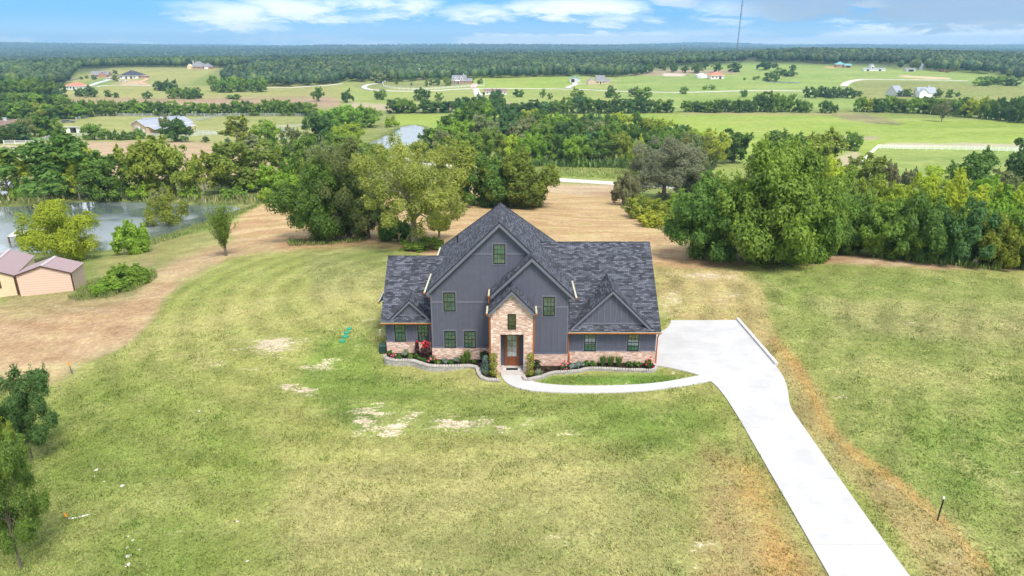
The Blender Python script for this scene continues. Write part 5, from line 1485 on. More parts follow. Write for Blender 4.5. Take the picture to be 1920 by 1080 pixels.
tree(1765, 228, 42, 36, 'mid_airy1', (.23, .25, .10), 'lone brownish tree on a leaning pale trunk in the bright pasture')
# --- single trees in the far fields
far = [(597, 190, 28, 26, 'far_oak0', 'dark green'), (652, 192, 26, 26, 'far_full0', 'deep green'), (714, 187, 20, 23, 'far_full1', 'mid green'), (793, 189, 25, 29, 'far_oak1', 'dark green'), (823, 190, 17, 18, 'far_full2', 'mid green'), (277, 185, 15, 18, 'far_full0', 'dark green'),
       (971, 182, 15, 20, 'far_full1', 'dark green'), (1018, 184, 18, 13, 'far_oak0', 'mid green'), (1031, 186, 12, 11, 'far_full2', 'dark green'), (1083, 186, 22, 28, 'far_full0', 'mid green'), (1145, 183, 23, 21, 'far_full1', 'dark green'), (1156, 186, 14, 16, 'far_full2', 'mid green'), (1190, 181, 20, 24, 'far_full0', 'grey-green'), (1206, 189, 26, 32, 'far_full1', 'mid green'), (1282, 176, 14, 18, 'far_full2', 'mid green'), (1394, 182, 14, 16, 'far_oak1', 'dark green'), (1322, 168, 8, 9, 'far_full1', 'bright green'), (1335, 168, 10, 13, 'far_full0', 'mid green'),
       (1158, 131, 19, 21, 'far_oak0', 'dark green'), (1180, 134, 17, 28, 'far_full1', 'deep green'), (1206, 138, 18, 22, 'far_full0', 'deep green'), (1219, 136, 18, 16, 'far_oak1', 'dark green'), (1243, 132, 16, 22, 'far_oak0', 'dark green'), (1262, 135, 18, 20, 'far_oak1', 'deep green'), (1284, 137, 16, 16, 'far_oak0', 'dark green'), (1306, 137, 20, 24, 'far_oak1', 'dark green'), (1322, 130, 16, 14, 'far_oak0', 'deep green'), (1343, 136, 20, 20, 'far_oak0', 'dark green'), (1377, 135, 18, 29, 'far_full2', 'deep green'), (1432, 131, 20, 30, 'far_full0', 'deep green'), (1453, 127, 10, 13, 'far_full1', 'dark green'), (1486, 132, 11, 15, 'far_full2', 'deep green'), (1446, 153, 19, 24, 'far_oak1', 'dark green'), (1463, 141, 15, 26, 'far_full0', 'dark green'), (1482, 143, 11, 26, 'far_full1', 'dark green'), (1414, 150, 7, 7, 'far_full2', 'dark green'), (1421, 148, 7, 7, 'far_full0', 'mid green'), (1396, 150, 5, 5, 'far_full1', 'mid green'),
       (743, 158, 12, 8, 'far_cone', 'mid green'), (799, 162, 14, 8, 'far_cone', 'mid green'), (808, 160, 14, 8, 'far_cone', 'dark green'), (819, 160, 16, 16, 'far_full0', 'dark green'), (839, 160, 16, 15, 'far_full1', 'mid green'), (884, 155, 11, 12, 'far_full2', 'dark green'), (900, 158, 11, 12, 'far_full0', 'dark green'), (934, 183, 16, 22, 'far_full1', 'deep green'), (772, 160, 6, 5, 'far_cone', 'dark green'), (710, 156, 22, 30, 'far_full2', 'grey-green'),
       (216, 139, 9, 10, 'far_full0', 'dark green'), (218, 153, 14, 16, 'far_oak0', 'brownish'), (177, 149, 8, 10, 'far_full1', 'dark green'), (163, 147, 6, 8, 'far_full2', 'dark green'), (153, 149, 6, 7, 'far_full0', 'dark green'), (203, 182, 14, 14, 'far_full1', 'dark green'), (218, 183, 10, 13, 'far_full2', 'dark green'), (170, 182, 23, 28, 'far_full0', 'dark green'), (150, 181, 17, 18, 'far_full1', 'dark green'),
       (1688, 181, 12, 14, 'far_full2', 'dark green'), (1672, 176, 9, 16, 'far_full0', 'dark green'), (1700, 181, 15, 18, 'far_full1', 'dark green'), (1758, 183, 18, 16, 'far_full0', 'dark green'), (1780, 183, 16, 17, 'far_full2', 'mid green'), (1796, 181, 9, 9, 'far_full1', 'dark green'), (1746, 181, 11, 12, 'far_cone', 'dark green'), (1611, 181, 11, 13, 'far_full2', 'dark green'), (1837, 149, 6, 8, 'far_full0', 'deep green'), (1850, 150, 8, 10, 'far_full1', 'deep green')]
_area = lambda x, y: ('among the far oaks' if (1140 < x < 1510 and y < 146) else 'by the far dark-roofed house' if (x < 240 and y < 160) else 'by the left valley edge' if x < 300 else 'near the far dormered house' if (690 < x < 905 and y < 170) else
                      'round the far white farmhouse' if (x > 1600 and y > 165) else 'at the right woods edge' if x > 1800 else 'by the thin far pond' if (1380 < x < 1500) else 'below the far country road')
_cnt = {}
for a in sorted(far, key=lambda q: q[0]):
    ar = _area(a[0], a[1]); _cnt[ar] = _cnt.get(ar, 0) + 1
    tree(*a[:6], 'small %s tree, %s from left %s' % (a[5] if isinstance(a[5], str) else 'green', ordinal(_cnt[ar]), ar) if a[4] != 'far_cone' else 'pointed green tree, %s from left %s' % (ordinal(_cnt[ar]), ar),
         'conifer_tree' if a[4] == 'far_cone' else 'broadleaf_tree', k=1.0)
# clumps in the far fields, each tree of its own
def clump(tag_, x0, x1, base, h, n, seed, tints):
    g = np.random.default_rng(seed)
    for i in range(n):
        px = x0 + (i + .5) * (x1 - x0) / n
        tree(px, base + g.uniform(-2, 1), h * g.uniform(.8, 1.15), (x1 - x0) / n * 1.7, 'far_full%d' % g.integers(3), tints[int(g.integers(len(tints)))], 'tree, %s from left in the %s' % (ordinal(i + 1), tag_), group=tag_, k=1.0)
clump('dark clump in the left far field', 292, 332, 170, 20, 3, 401, ['dark green', 'deep green'])
clump('bushy clump below the far left woods', 316, 376, 186, 20, 5, 402, ['mid green', 'dark green'])
clump('bright-topped clump at the end of the far left woods', 395, 500, 173, 27, 8, 403, ['mid green', 'bright green', 'dark green'])
clump('dark clump above the bright pasture hedgerow', 1508, 1602, 184, 22, 8, 404, ['deep green', 'dark green', 'bluish green'])
clump('clump at the right far field edge', 1828, 1908, 160, 16, 6, 405, ['dark green', 'mid green', 'bright green'])
clump('bushes on the paddock-side far field', 428, 450, 187, 9, 2, 406, ['mid green'])
# woods at the left edge of the valley
def wood_block(tag_, x0, x1, base, top, step, wpx, seed, tints):
    wood_row_pts = (base, top)
    g = np.random.default_rng(seed); n = int((x1 - x0) / step) + 1
    for i in range(n):
        px = x0 + i * step + g.uniform(-.2, .2) * step
        b = np.interp(px, *base); tp = np.interp(px, *top) + g.uniform(-3, 3)
        tint = tints[int(g.integers(len(tints)))]
        tree(px, b, b - tp, wpx * g.uniform(.85, 1.25), keys[int(g.integers(6))], tint, '%s tree, %s from left in the %s' % (tint, ordinal(i + 1), tag_), group=tag_, k=1.0)
wood_block('top row of the left valley woods', -10, 122, ([-10, 122], [196, 186]), ([-10, 60, 122], [152, 143, 160]), 15, 30, 501, ['dark green', 'deep green', 'mid green'])
wood_block('second row of the left valley woods', -10, 112, ([-10, 112], [208, 200]), ([-10, 60, 112], [178, 176, 180]), 15, 30, 502, ['mid green', 'dark green', 'bright green'])
wood_block('third row of the left valley woods', -8, 150, ([-10, 150], [226, 222]), ([-10, 60, 150], [192, 192, 196]), 17, 32, 503, ['mid green', 'dark green', 'bright green', 'olive'])
wood_block('row beside the brown-roofed house', 12, 118, ([12, 118], [268, 256]), ([12, 60, 118], [240, 214, 226]), 18, 38, 504, ['mid green', 'dark green', 'grey-green', 'bluish green'])

# ------------------------------------------------------------------ woods too far to count
def in_poly(px, py, poly): return sdf(np.asarray(px, float), np.asarray(py, float), poly) < 0
def with_core(V, t, rx, rz, zc, nu, nv):
    # closed ellipsoid added inside a crown so its gaps don't go black
    q = []
    P = lambda i, j: (rx * math.sin(PI * j / nv) * math.cos(2 * PI * i / nu), rx * math.sin(PI * j / nv) * math.sin(2 * PI * i / nu), zc - rz * math.cos(PI * j / nv))
    for j in range(nv):
        for i in range(nu): q.append([P(i, j), P(i + 1, j), P(i + 1, j + 1), P(i, j + 1)])
    return np.concatenate([V, np.array(q)]), np.concatenate([t, np.full(len(q), .92)])
_tmpl = []
for i in range(14):
    V, t, _ = make_crown(900 + i, 5.0, 6.0, 7.0, 12, (.24, .42), 74, (2.0, 1.35), sprays=0, zmin=.5, nrand=.3)
    _tmpl.append(with_core(V, t, 3.5, 4.3, 6.2, 9, 5))
_tmpl_lo = []
for i in range(10):
    V, t, _ = make_crown(950 + i, 5.5, 6.0, 6.5, 7, (.3, .5), 16, (5.2, 3.6), sprays=0, zmin=.5, nrand=.25)
    _tmpl_lo.append(with_core(V, t, 3.8, 4.2, 5.6, 7, 4))
def forest(name, label, X, Y, H, tmpl, tints, seed, cat='woods'):
    g = np.random.default_rng(seed)
    Z = HF(X, Y)
    Vs, Cs = [], []
    pick = g.integers(len(tmpl), size=len(X)); tp = g.integers(len(tints), size=len(X))
    for j, (V, t) in enumerate(tmpl):
        m = np.where(pick == j)[0]
        if not len(m): continue
        s = (H[m] / 13.0)
        a = g.uniform(0, 2 * PI, len(m)); ca, sa = np.cos(a), np.sin(a)
        vx = V[None, :, :, 0] * ca[:, None, None] - V[None, :, :, 1] * sa[:, None, None]
        vy = V[None, :, :, 0] * sa[:, None, None] + V[None, :, :, 1] * ca[:, None, None]
        q = np.stack([vx, vy, np.broadcast_to(V[None, :, :, 2], vx.shape)], -1) * s[:, None, None, None]
        q = q + np.stack([X[m], Y[m], Z[m]], -1)[:, None, None, :]
        patch = 1 + 1.0 * vnoise(X[m], Y[m], 55, seed, 3)
        base = np.array(tints)[tp[m]] * (g.uniform(.8, 1.2, len(m)) * patch)[:, None]
        c = base[:, None, :] * t[None, :, None]
        Vs.append(q.reshape(-1, 4, 3)); Cs.append(c.reshape(-1, 3))
    me = quads_mesh(name, np.concatenate(Vs), MAT['forest'], col=np.concatenate(Cs))
    o = link(name, me)
    return tag(o, label, cat, kind='stuff')
def scatter_world(x0, x1, y0, y1, step, polys, seed, holes=()):
    g = np.random.default_rng(seed)
    nx, ny = int((x1 - x0) / step), int((y1 - y0) / step)
    xs, ys = np.meshgrid(x0 + (np.arange(nx) + .5) * step, y0 + (np.arange(ny) + .5) * step)
    xs = xs.ravel() + g.uniform(-.45, .45, nx * ny) * step; ys = ys.ravel() + g.uniform(-.45, .45, nx * ny) * step
    px, py, t = proj(xs, ys, HF(xs, ys))
    m = (px > -120) & (px < 2040)
    xs, ys, px, py = xs[m], ys[m], px[m], py[m]
    k = np.zeros(len(xs), bool)
    for P in polys: k |= in_poly(px, py, P)
    for P in holes: k &= ~in_poly(px, py, P)
    return xs[k], ys[k]
DG = [(0.050, 0.098, 0.036), (0.060, 0.108, 0.036), (0.045, 0.087, 0.039), (0.073, 0.125, 0.036), (0.110, 0.158, 0.042)]
DGL = [(0.057, 0.106, 0.034), (0.078, 0.132, 0.035), (0.110, 0.163, 0.036), (0.062, 0.113, 0.036)]
g_ = np.random.default_rng(77)
x, y = scatter_world(-330, 260, 640, 1500, 8.0, [[(415, 157), (430, 140), (460, 125), (560, 105), (700, 100), (1000, 96), (1170, 100), (1205, 141), (1150, 146), (1090, 143), (1000, 145), (920, 147), (860, 148), (800, 152), (720, 155), (660, 154), (640, 156), (560, 163), (505, 163)]], 601)
forest('pine_woods', 'dense dark woods across the middle distance', x, y, g_.uniform(11.5, 16, len(x)), _tmpl, DG, 602)
x, y = scatter_world(-760, -300, 700, 1700, 9.5, [[(-120, 185), (-120, 128), (60, 122), (200, 118), (430, 113), (470, 120), (430, 128), (330, 126), (240, 126), (150, 129), (135, 146), (125, 160), (112, 182)]], 603)
forest('hill_woods', 'woods along the top of the far left field', x, y, g_.uniform(11, 16, len(x)), _tmpl, DGL, 604)
x, y = scatter_world(180, 1300, 700, 1700, 10.0, [[(1150, 134), (1130, 100), (1290, 98), (1500, 100), (1980, 106), (1980, 160), (1905, 152), (1870, 142), (1800, 136), (1725, 133), (1600, 124), (1500, 117), (1390, 117), (1280, 122), (1210, 128)]], 605,
                      [[(1366, 110), (1384, 110), (1384, 117), (1366, 117)], [(1398, 110), (1420, 110), (1420, 117), (1398, 117)], [(1570, 118), (1740, 122), (1740, 131), (1570, 126)]])
forest('ridge_woods', 'woods behind the far right fields', x, y, g_.uniform(11, 17, len(x)), _tmpl, DG, 606)
def band(y0, y1, step, seed, hole=()):
    g = np.random.default_rng(seed)
    ymid = (y0 + y1) / 2
    n = int((y1 - y0) * 1.7 * ymid / step ** 2)
    ys = np.sqrt(g.uniform(y0 ** 2, y1 ** 2, n)); xs = g.uniform(-.84, .84, n) * ys
    return xs, ys
x, y = band(1500, 2600, 15, 611)
px, py, _ = proj(x, y, HF(x, y))
m = ~(((px > 640) & (px < 745) & (py > 100) & (py < 110)) | ((px < 12) & (py < 106) & (py > 93)) | ((px > 405) & (px < 500) & (py < 114) & (py > 105)))
x, y = x[m], y[m]
forest('distant_woods', 'unbroken woods fading towards the horizon', x, y, g_.uniform(10, 18, len(x)), _tmpl_lo, DG, 612)
x, y = band(2600, 5000, 24, 613)
forest('distant_woods', 'blue-green wooded hills beyond the first ridges', x, y, g_.uniform(11, 20, len(x)), _tmpl_lo, DG, 614)
x, y = band(5000, 9500, 46, 615)
forest('distant_woods', 'farthest blue wooded hills on the skyline', x, y, g_.uniform(14, 30, len(x)), _tmpl_lo, DG, 616)
# ------------------------------------------------------------------ buildings of the valley
def bld(name, label, px, py, wpx, D, H, RH, roof, wallm, roofm, rot=0.0, wins=(), doors=(), cat='house', ov=.5, open_front=None, chimney=None, wmat='dark', fascia='white', seg_roof=None, scale=1.0, bay=None):
    """W across the front (towards -y), D deep; roof: 'x' ridge along the front, 'y' gable to the front, 'hip', 'shed'"""
    X, Y, Z, t = G(px, py)
    W = wpx * t / FPX * scale
    root = thing(name, label, cat, (X, Y, Z), R(rot))
    def P(nm, mb, mats, parent=None):
        return mb.build(nm, mats, parent or root, world=False)
    w = MB(); x0, x1 = -W / 2, W / 2
    if open_front:
        a, b = open_front
        w.box(x0, x1, D - .15, D, -1, H); w.box(x0, x0 + .15, 0, D - .15, -1, H); w.box(x1 - .15, x1, 0, D - .15, -1, H)
        if a > x0 + .2: w.box(x0 + .15, a, 0, .15, -1, H)
        if b < x1 - .2: w.box(b, x1 - .15, 0, .15, -1, H)
    else:
        w.box(x0, x1, 0, D, -1.5, H)
    if roof == 'y': w.prism([(x0, H + .001), (x1, H + .001), (0, H + RH - .1)], 'y', .001, D - .001)
    if roof == 'x': w.prism([(0, H + .001), (D, H + .001), (D / 2, H + RH - .1)], 'x', x0 + .001, x1 - .001)
    P('wall', w, wallm)
    r = MB(); th = .2
    if roof == 'x':
        e = H - RH * ov / (D / 2)
        r.slab([(x0 - ov, -ov, e), (x1 + ov, -ov, e), (x1 + ov, D / 2, H + RH), (x0 - ov, D / 2, H + RH)], th); r.slab([(x0 - ov, D + ov, e), (x0 - ov, D / 2, H + RH), (x1 + ov, D / 2, H + RH), (x1 + ov, D + ov, e)], th)
    elif roof == 'y':
        e = H - RH * ov / (W / 2)
        r.slab([(x0 - ov, -ov, e), (0, -ov, H + RH), (0, D + ov, H + RH), (x0 - ov, D + ov, e)], th); r.slab([(x1 + ov, -ov, e), (x1 + ov, D + ov, e), (0, D + ov, H + RH), (0, -ov, H + RH)], th)
    elif roof == 'hip':
        k = min(W, D) / 2; a0, b0, c0, d0 = (x0 - ov, -ov, H), (x1 + ov, -ov, H), (x1 + ov, D + ov, H), (x0 - ov, D + ov, H)
        if W >= D: r0, r1 = (x0 + k * .9, D / 2, H + RH), (x1 - k * .9, D / 2, H + RH)
        else: r0 = r1 = None
        if r0:
            r.slab([a0, b0, r1, r0], th); r.slab([b0, c0, r1], th); r.slab([c0, d0, r0, r1], th); r.slab([d0, a0, r0], th)
        else:
            f0, f1 = (0, k * .9, H + RH), (0, D - k * .9, H + RH)
            r.slab([a0, b0, f0], th); r.slab([b0, c0, f1, f0], th); r.slab([c0, d0, f1], th); r.slab([d0, a0, f0, f1], th)
    elif roof == 'shed':
        r.slab([(x0 - ov, -ov, H + RH), (x1 + ov, -ov, H + RH), (x1 + ov, D + ov, H), (x0 - ov, D + ov, H)], th)
    rf = P('roof', r, [roofm, MAT[fascia]])
    if chimney:
        c = MB(); cx, cy, ch = chimney; c.box(cx - .5, cx + .5, cy - .5, cy + .5, H, H + RH + ch); c.box(cx - .6, cx + .6, cy - .6, cy + .6, H + RH + ch, H + RH + ch + .2)
        P('chimney', c, MAT['greywhite'], rf)
    for (x, z, ww, hh) in wins:
        f = MB(); f.box(x - ww / 2 - .12, x + ww / 2 + .12, -.06, -.004, z - .12, z + hh + .12)
        fo = P('window', f, MAT['white'])
        g = MB(); g.box(x - ww / 2, x - .03, -.09, -.062, z, z + hh); g.box(x + .03, x + ww / 2, -.09, -.062, z, z + hh)
        P('pane', g, MAT['glass_dark'], fo)
    for (x, ww, hh, mt) in doors:
        f = MB(); f.box(x - ww / 2, x + ww / 2, -.08, -.005, 0, hh)
        P('door', f, MAT[mt])
    return root, W, P

# left edge
r, W, P = bld('farmhouse', 'brown-roofed house with a white chimney cut off by the left frame edge', -8, 262, 60, 10, 3.0, 4.6, 'y', MAT['cream'], MAT['brown_roof'], -32, [(-3, 1, 1.2, 1.5), (3, 1, 1.2, 1.5)], (), chimney=(0, 5, .7))
r, W, P = bld('barn', 'tan metal barn with a pale grey roof beside the paddock', 262, 251, 58, 22, 4.2, 2.2, 'y', MAT['tan'], MAT['metal_rib'], -38, [], [(-.6, 4.0, 3.6, 'white'), (4.5, 2.2, 2.4, 'white')], 'barn')
m = MB(); m.box(W / 2 + .01, W / 2 + .06, 5, 21, .1, 3.6); P('side_opening', m, MAT['redwood'])
m = MB(); m.slab([(W / 2 - .2, 1, 3.95), (W / 2 + 5.5, 1, 2.9), (W / 2 + 5.5, 21, 2.9), (W / 2 - .2, 21, 3.95)], .15); P('lean_to_roof', m, [MAT['metal_rib'], MAT['white']])
for k in range(5):
    m = MB(); m.box(W / 2 + 5.1, W / 2 + 5.3, 1.2 + k * 4.8, 1.4 + k * 4.8, -1.0, 2.8); P('post', m, MAT['brown'])
m = MB(); m.tube([(0, 2, 6.4), (0, 20, 6.4)], .5, 6); P('ridge_vent', m, MAT['metal_roof'])
r, W, P = bld('shelter', 'small white run-in shelter with an open dark front left of the barn', 135, 249, 25, 4, 2.3, .5, 'shed', MAT['white'], MAT['metal_roof'], -12, open_front=(-.8, 2.6), cat='shelter')
m = MB(); m.box(-2, 2.4, 3.6, 3.8, 0, 2.1); P('shade_panel', m, MAT['dark'])  # near-black panel stands in for the shade inside the open front
bld('farmhouse', 'low house with a red roof and white walls at the left woods', 133, 168, 29, 14, 3.2, 3.2, 'hip', MAT['white'], MAT['red_roof'], -20, [(-4, 1, 1.6, 1.5), (0, 1, 1.6, 1.5), (4, 1, 1.6, 1.5)], [(-7, 2.4, 2.4, 'dark')], ov=.8)
r, W, P = bld('farmhouse', 'brick house with a long grey roof left of the dark hip-roofed house', 187, 144.5, 30, 11, 3.2, 3.2, 'x', MAT['redbrick'], MAT['grey_roof'], 8, [(-6, 1, 1.6, 1.6), (-2, 1, 1.6, 1.6), (6, 1, 1.6, 1.6)], [(2, 1.2, 2.3, 'dark')])
m = MB(); m.prism([(W / 2 - 8, 3.0), (W / 2, 3.0), (W / 2 - 4, 6.0)], 'y', -4, .5); m.box(W / 2 - 8, W / 2, -4, -.01, -1.5, 2.998); P('front_wing', m, MAT['redbrick'])
m = MB(); m.slab([(W / 2 - 8.6, -4.6, 2.7), (W / 2 - 4, -4.6, 6.2), (W / 2 - 4, 5, 6.2), (W / 2 - 8.6, .5, 2.7)], .2); m.slab([(W / 2 + .6, -4.6, 2.7), (W / 2 + .6, .5, 2.7), (W / 2 - 4, 5, 6.2), (W / 2 - 4, -4.6, 6.2)], .2); P('wing_roof', m, [MAT['grey_roof'], MAT['white']])
r, W, P = bld('farmhouse', 'white house under a large dark hip roof on the far left hillside', 242, 147.5, 34, 20, 3.2, 5.4, 'hip', MAT['white'], MAT['dark_roof'], 4, [(-8, .8, 1.6, 1.6), (6, .8, 1.6, 1.6)], [(-3, 2, 2.4, 'dark'), (2.5, 2.4, 2.4, 'dark')], ov=.9)
m = MB(); m.box(W / 2 + .02, W / 2 + 8, 3, 10, -1.5, 2.8); P('side_annex', m, MAT['redbrick'])
m = MB(); m.slab([(W / 2 + .9, 2.4, 3.1), (W / 2 + 8.4, 2.4, 2.9), (W / 2 + 8.4, 10.6, 2.9), (W / 2 + .9, 10.6, 3.1)], .2); P('annex_roof', m, [MAT['brown_roof'], MAT['white']])
r, W, P = bld('farmhouse', 'grey-roofed pale brick house on top of the far left field', 368, 129.5, 25, 14, 3.4, 5.8, 'hip', MAT['redbrick'], MAT['grey_roof'], -6, [(-6, 1, 2, 2), (-2, 1, 2, 2), (4, 1, 2, 2)], (), chimney=(-5, 4, .8), ov=.6)
m = MB(); m.box(-W / 2 - 1, -W / 2 + 4, -4, -.01, -1.5, 3.6); m.prism([(-W / 2 - 1, 3.602), (-W / 2 + 4, 3.602), (-W / 2 + 1.5, 6.3)], 'y', -4, -.01); P('front_wing', m, MAT['cream'])
bld('garage', 'pale brick garage with a pyramid roof right of the far hilltop house', 387, 129.5, 12, 9, 3.2, 4.2, 'hip', MAT['redbrick'], MAT['grey_roof'], -6, (), [(0, 5, 2.4, 'white')], 'garage')
bld('farmhouse', 'brick house half hidden by trees at the dark woods edge', 788, 147, 11, 10, 5.5, 4.0, 'x', MAT['redbrick'], MAT['brown_roof'], 0, [(-2, 1, 1.4, 1.6), (2, 1, 1.4, 1.6)], (), chimney=(-1, 3, 1))
bld('barn', 'dark red barn roof showing at the woods edge behind the dormered house', 840, 142, 13, 10, 3.6, 3.4, 'x', MAT['redwood'], MAT['brown_roof'], 0, (), [(0, 3, 3, 'dark')], 'barn')
r, W, P = bld('farmhouse', 'grey-roofed house with two white dormers by the white rail fence', 861, 157, 26, 11, 3.4, 5.0, 'x', MAT['redbrick'], MAT['grey_roof'], 2, [(-5, .9, 1.4, 1.8), (5.5, .9, 1.4, 1.8)], [(-1.5, 1.3, 2.3, 'dark')], chimney=(4.5, 6, 1.2))
for dx in (-3.2, 2.6):
    m = MB(); m.box(dx - 1.3, dx + 1.3, .8, 5, 3.6, 6.0); m.prism([(dx - 1.3, 6.002), (dx + 1.3, 6.002), (dx, 7.3)], 'y', .8, 5); d = P('dormer', m, MAT['white'])
    m = MB(); m.box(dx - .6, dx + .6, .70, .79, 4.4, 6.0); P('window', m, MAT['glass_dark'], d)
    m = MB(); m.slab([(dx - 1.7, .5, 5.7), (dx, .5, 7.5), (dx, 5.2, 7.5), (dx - 1.7, 5.2, 5.7)], .15); m.slab([(dx + 1.7, .5, 5.7), (dx + 1.7, 5.2, 5.7), (dx, 5.2, 7.5), (dx, .5, 7.5)], .15); P('dormer_roof', m, [MAT['grey_roof'], MAT['white']], d)
m = MB(); m.box(-3.4, .4, -2.6, -2.3, 2.6, 3.0)
for xx in (-3.3, -1.7, .2): m.box(xx - .12, xx + .12, -2.58, -2.34, -1, 2.6)
m.slab([(-3.8, -2.9, 3.0), (.8, -2.9, 3.0), (.8, -.01, 3.5), (-3.8, -.01, 3.5)], .12); P('porch', m, MAT['white'])
m = MB(); m.box(W / 2, W / 2 + 6, 2, 9, -1.5, 2.8); P('side_wing', m, MAT['redbrick'])
m = MB(); m.slab([(W / 2 + .05, 1.4, 2.7), (W / 2 + 6.5, 1.4, 2.7), (W / 2 + 6.5, 5.5, 5.4), (W / 2 + .05, 5.5, 5.4)], .2); m.slab([(W / 2 + .05, 9.6, 2.7), (W / 2 + .05, 5.5, 5.4), (W / 2 + 6.5, 5.5, 5.4), (W / 2 + 6.5, 9.6, 2.7)], .2); P('wing_roof', m, [MAT['grey_roof'], MAT['white']])
bld('metal_shed', 'pale grey metal shed with a teal-edged roof at the end of the white drive', 1078, 154.5, 20, 12, 4.0, 1.8, 'y', MAT['greywhite'], MAT['teal_roof'], -4, (), [(-2.2, 3.4, 3.4, 'dark')], 'shed', fascia='teal_roof')
r, W, P = bld('farmhouse', 'grey-roofed house with a tan garage wing right of the grey metal shed', 1126, 157.5, 16, 10, 3.4, 5.0, 'x', MAT['cream'], MAT['grey_roof'], 0, [(-3, .9, 2, 1.6), (3, .9, 2, 1.6)], [(0, 1.4, 2.3, 'dark')])
m = MB(); m.box(-W / 2 - 9, -W / 2 + .02, -3, 7, -1.5, 3.0); m.prism([(-W / 2 - 9, 3.002), (-W / 2 - .1, 3.002), (-W / 2 - 4.5, 6.0)], 'y', -3, 7); P('garage_wing', m, MAT['tan'])
m = MB(); a = -W / 2 - 4.5
m.slab([(a - 5, -3.5, 2.7), (a, -3.5, 6.2), (a, 7.5, 6.2), (a - 5, 7.5, 2.7)], .2); m.slab([(a + 5, -3.5, 2.7), (a + 5, 7.5, 2.7), (a, 7.5, 6.2), (a, -3.5, 6.2)], .2); P('wing_roof', m, [MAT['grey_roof'], MAT['white']])
m = MB(); m.box(W / 2 + .01, W / 2 + 5.5, 1, 9, -1.5, 2.9); P('side_wing', m, MAT['tan'])
m = MB(); m.slab([(W / 2 + .05, .5, 2.8), (W / 2 + 6, .5, 2.8), (W / 2 + 6, 5, 5.0), (W / 2 + .05, 5, 5.0)], .2); m.slab([(W / 2 + .05, 9.5, 2.8), (W / 2 + .05, 5, 5.0), (W / 2 + 6, 5, 5.0), (W / 2 + 6, 9.5, 2.8)], .2); P('side_roof', m, [MAT['grey_roof'], MAT['white']])
bld('garage', 'small white metal garage at the end of the white drive, middle of the valley', 897, 184.5, 13, 8, 2.6, 1.4, 'y', MAT['white'], MAT['white'], 0, (), [(0, 3, 2.2, 'greywhite')], 'garage')
bld('stable', 'long low white building with a brown roof behind two round trees', 929, 177.5, 41, 8, 2.6, 2.0, 'x', MAT['white'], MAT['brown_roof'], 0, [(-7, .9, 1.2, 1.2), (-2, .9, 1.2, 1.2), (8, .9, 1.2, 1.2)], [(-10, 2, 2, 'dark'), (3, 2, 2, 'dark')], 'stable')
bld('metal_shed', 'white rounded metal shed beside the red-roofed farmhouse among the far oaks', 1317, 146.5, 17, 10, 3.2, 1.8, 'hip', MAT['white'], MAT['white'], 3, (), [(-3, 3, 2.8, 'greywhite')], 'shed', ov=.1)
r, W, P = bld('farmhouse', 'white farmhouse with a red-brown roof among the far oaks', 1345, 148, 25, 12, 3.4, 3.6, 'hip', MAT['white'], MAT['red_roof'], 4, [(-5, 1, 1.5, 1.6), (-1, 1, 1.5, 1.6)], [(3, 2.4, 2.6, 'dark')], ov=.8)
bld('farmhouse', 'brick house with a teal roof at the woods edge, far right', 1576, 126, 14, 10, 3.4, 3.2, 'hip', MAT['redbrick'], MAT['teal_roof'], -5, [(-3, 1, 1.4, 1.6), (2, 1, 1.4, 1.6)], ())
bld('garage', 'low brick garage with a teal roof right of the teal-roofed house', 1590, 127, 12, 9, 3.0, 1.6, 'x', MAT['redbrick'], MAT['teal_roof'], -5, (), [(0, 4, 2.4, 'dark')], 'garage')
bld('farm_shed', 'long low grey shed left of the tilted silver silo', 1708, 134, 16, 8, 2.6, 1.2, 'x', MAT['greywhite'], MAT['grey_roof'], 0, (), [(0, 6, 2.2, 'dark')], 'shed')
bld('farm_shed', 'long white sheds behind the far right field, left of the grey shed', 1640, 133, 40, 6, 2.2, .9, 'x', MAT['white'], MAT['metal_roof'], 0, (), [(-8, 3, 2, 'dark'), (6, 3, 2, 'dark')], 'shed')
bld('farm_shed', 'small white shed with a pointed roof behind the far long white sheds', 1636, 128.5, 6, 6, 3, 2.2, 'y', MAT['white'], MAT['metal_roof'], 0, (), [(0, 2, 2, 'dark')], 'shed')
bld('farmhouse', 'white-gabled house almost hidden by round dark trees', 1686, 180, 16, 10, 3.4, 4.4, 'x', MAT['greywhite'], MAT['metal_roof'], 20, [(2, 1, 1.4, 1.6)], [(5, 1.4, 2.3, 'dark')])
r, W, P = bld('farmhouse', 'white farmhouse with a bright metal roof behind the right hedgerow', 1737, 183, 30, 9, 4.2, 3.4, 'x', MAT['white'], MAT['metal_roof'], -8, [(-5, 1, 1.4, 1.8), (0, 1, 1.4, 1.8), (5, 1, 1.4, 1.8)], (), chimney=(2, 4, 1.2))
m = MB(); m.box(-W / 2 - .5, -W / 2 + 5.5, -3.5, -.01, -1.5, 4.2); m.prism([(-W / 2 - .5, 4.202), (-W / 2 + 5.5, 4.202), (-W / 2 + 2.5, 6.6)], 'y', -3.5, -.01); P('front_gable', m, MAT['white'])
m = MB(); a = -W / 2 + 2.5
m.slab([(a - 3.5, -4, 3.9), (a, -4, 6.9), (a, 4, 6.9), (a - 3.5, 0, 3.9)], .15); m.slab([(a + 3.5, -4, 3.9), (a + 3.5, 0, 3.9), (a, 4, 6.9), (a, -4, 6.9)], .15); P('gable_roof', m, [MAT['metal_roof'], MAT['white']])
bld('farmhouse', 'white pale-roofed house in the ridge woods right under the mast', 1373, 108, 9, 9, 4.0, 3.5, 'y', MAT['white'], MAT['metal_roof'], 0, [(-2, 1, 1.4, 1.6), (2, 1, 1.4, 1.6)], ())
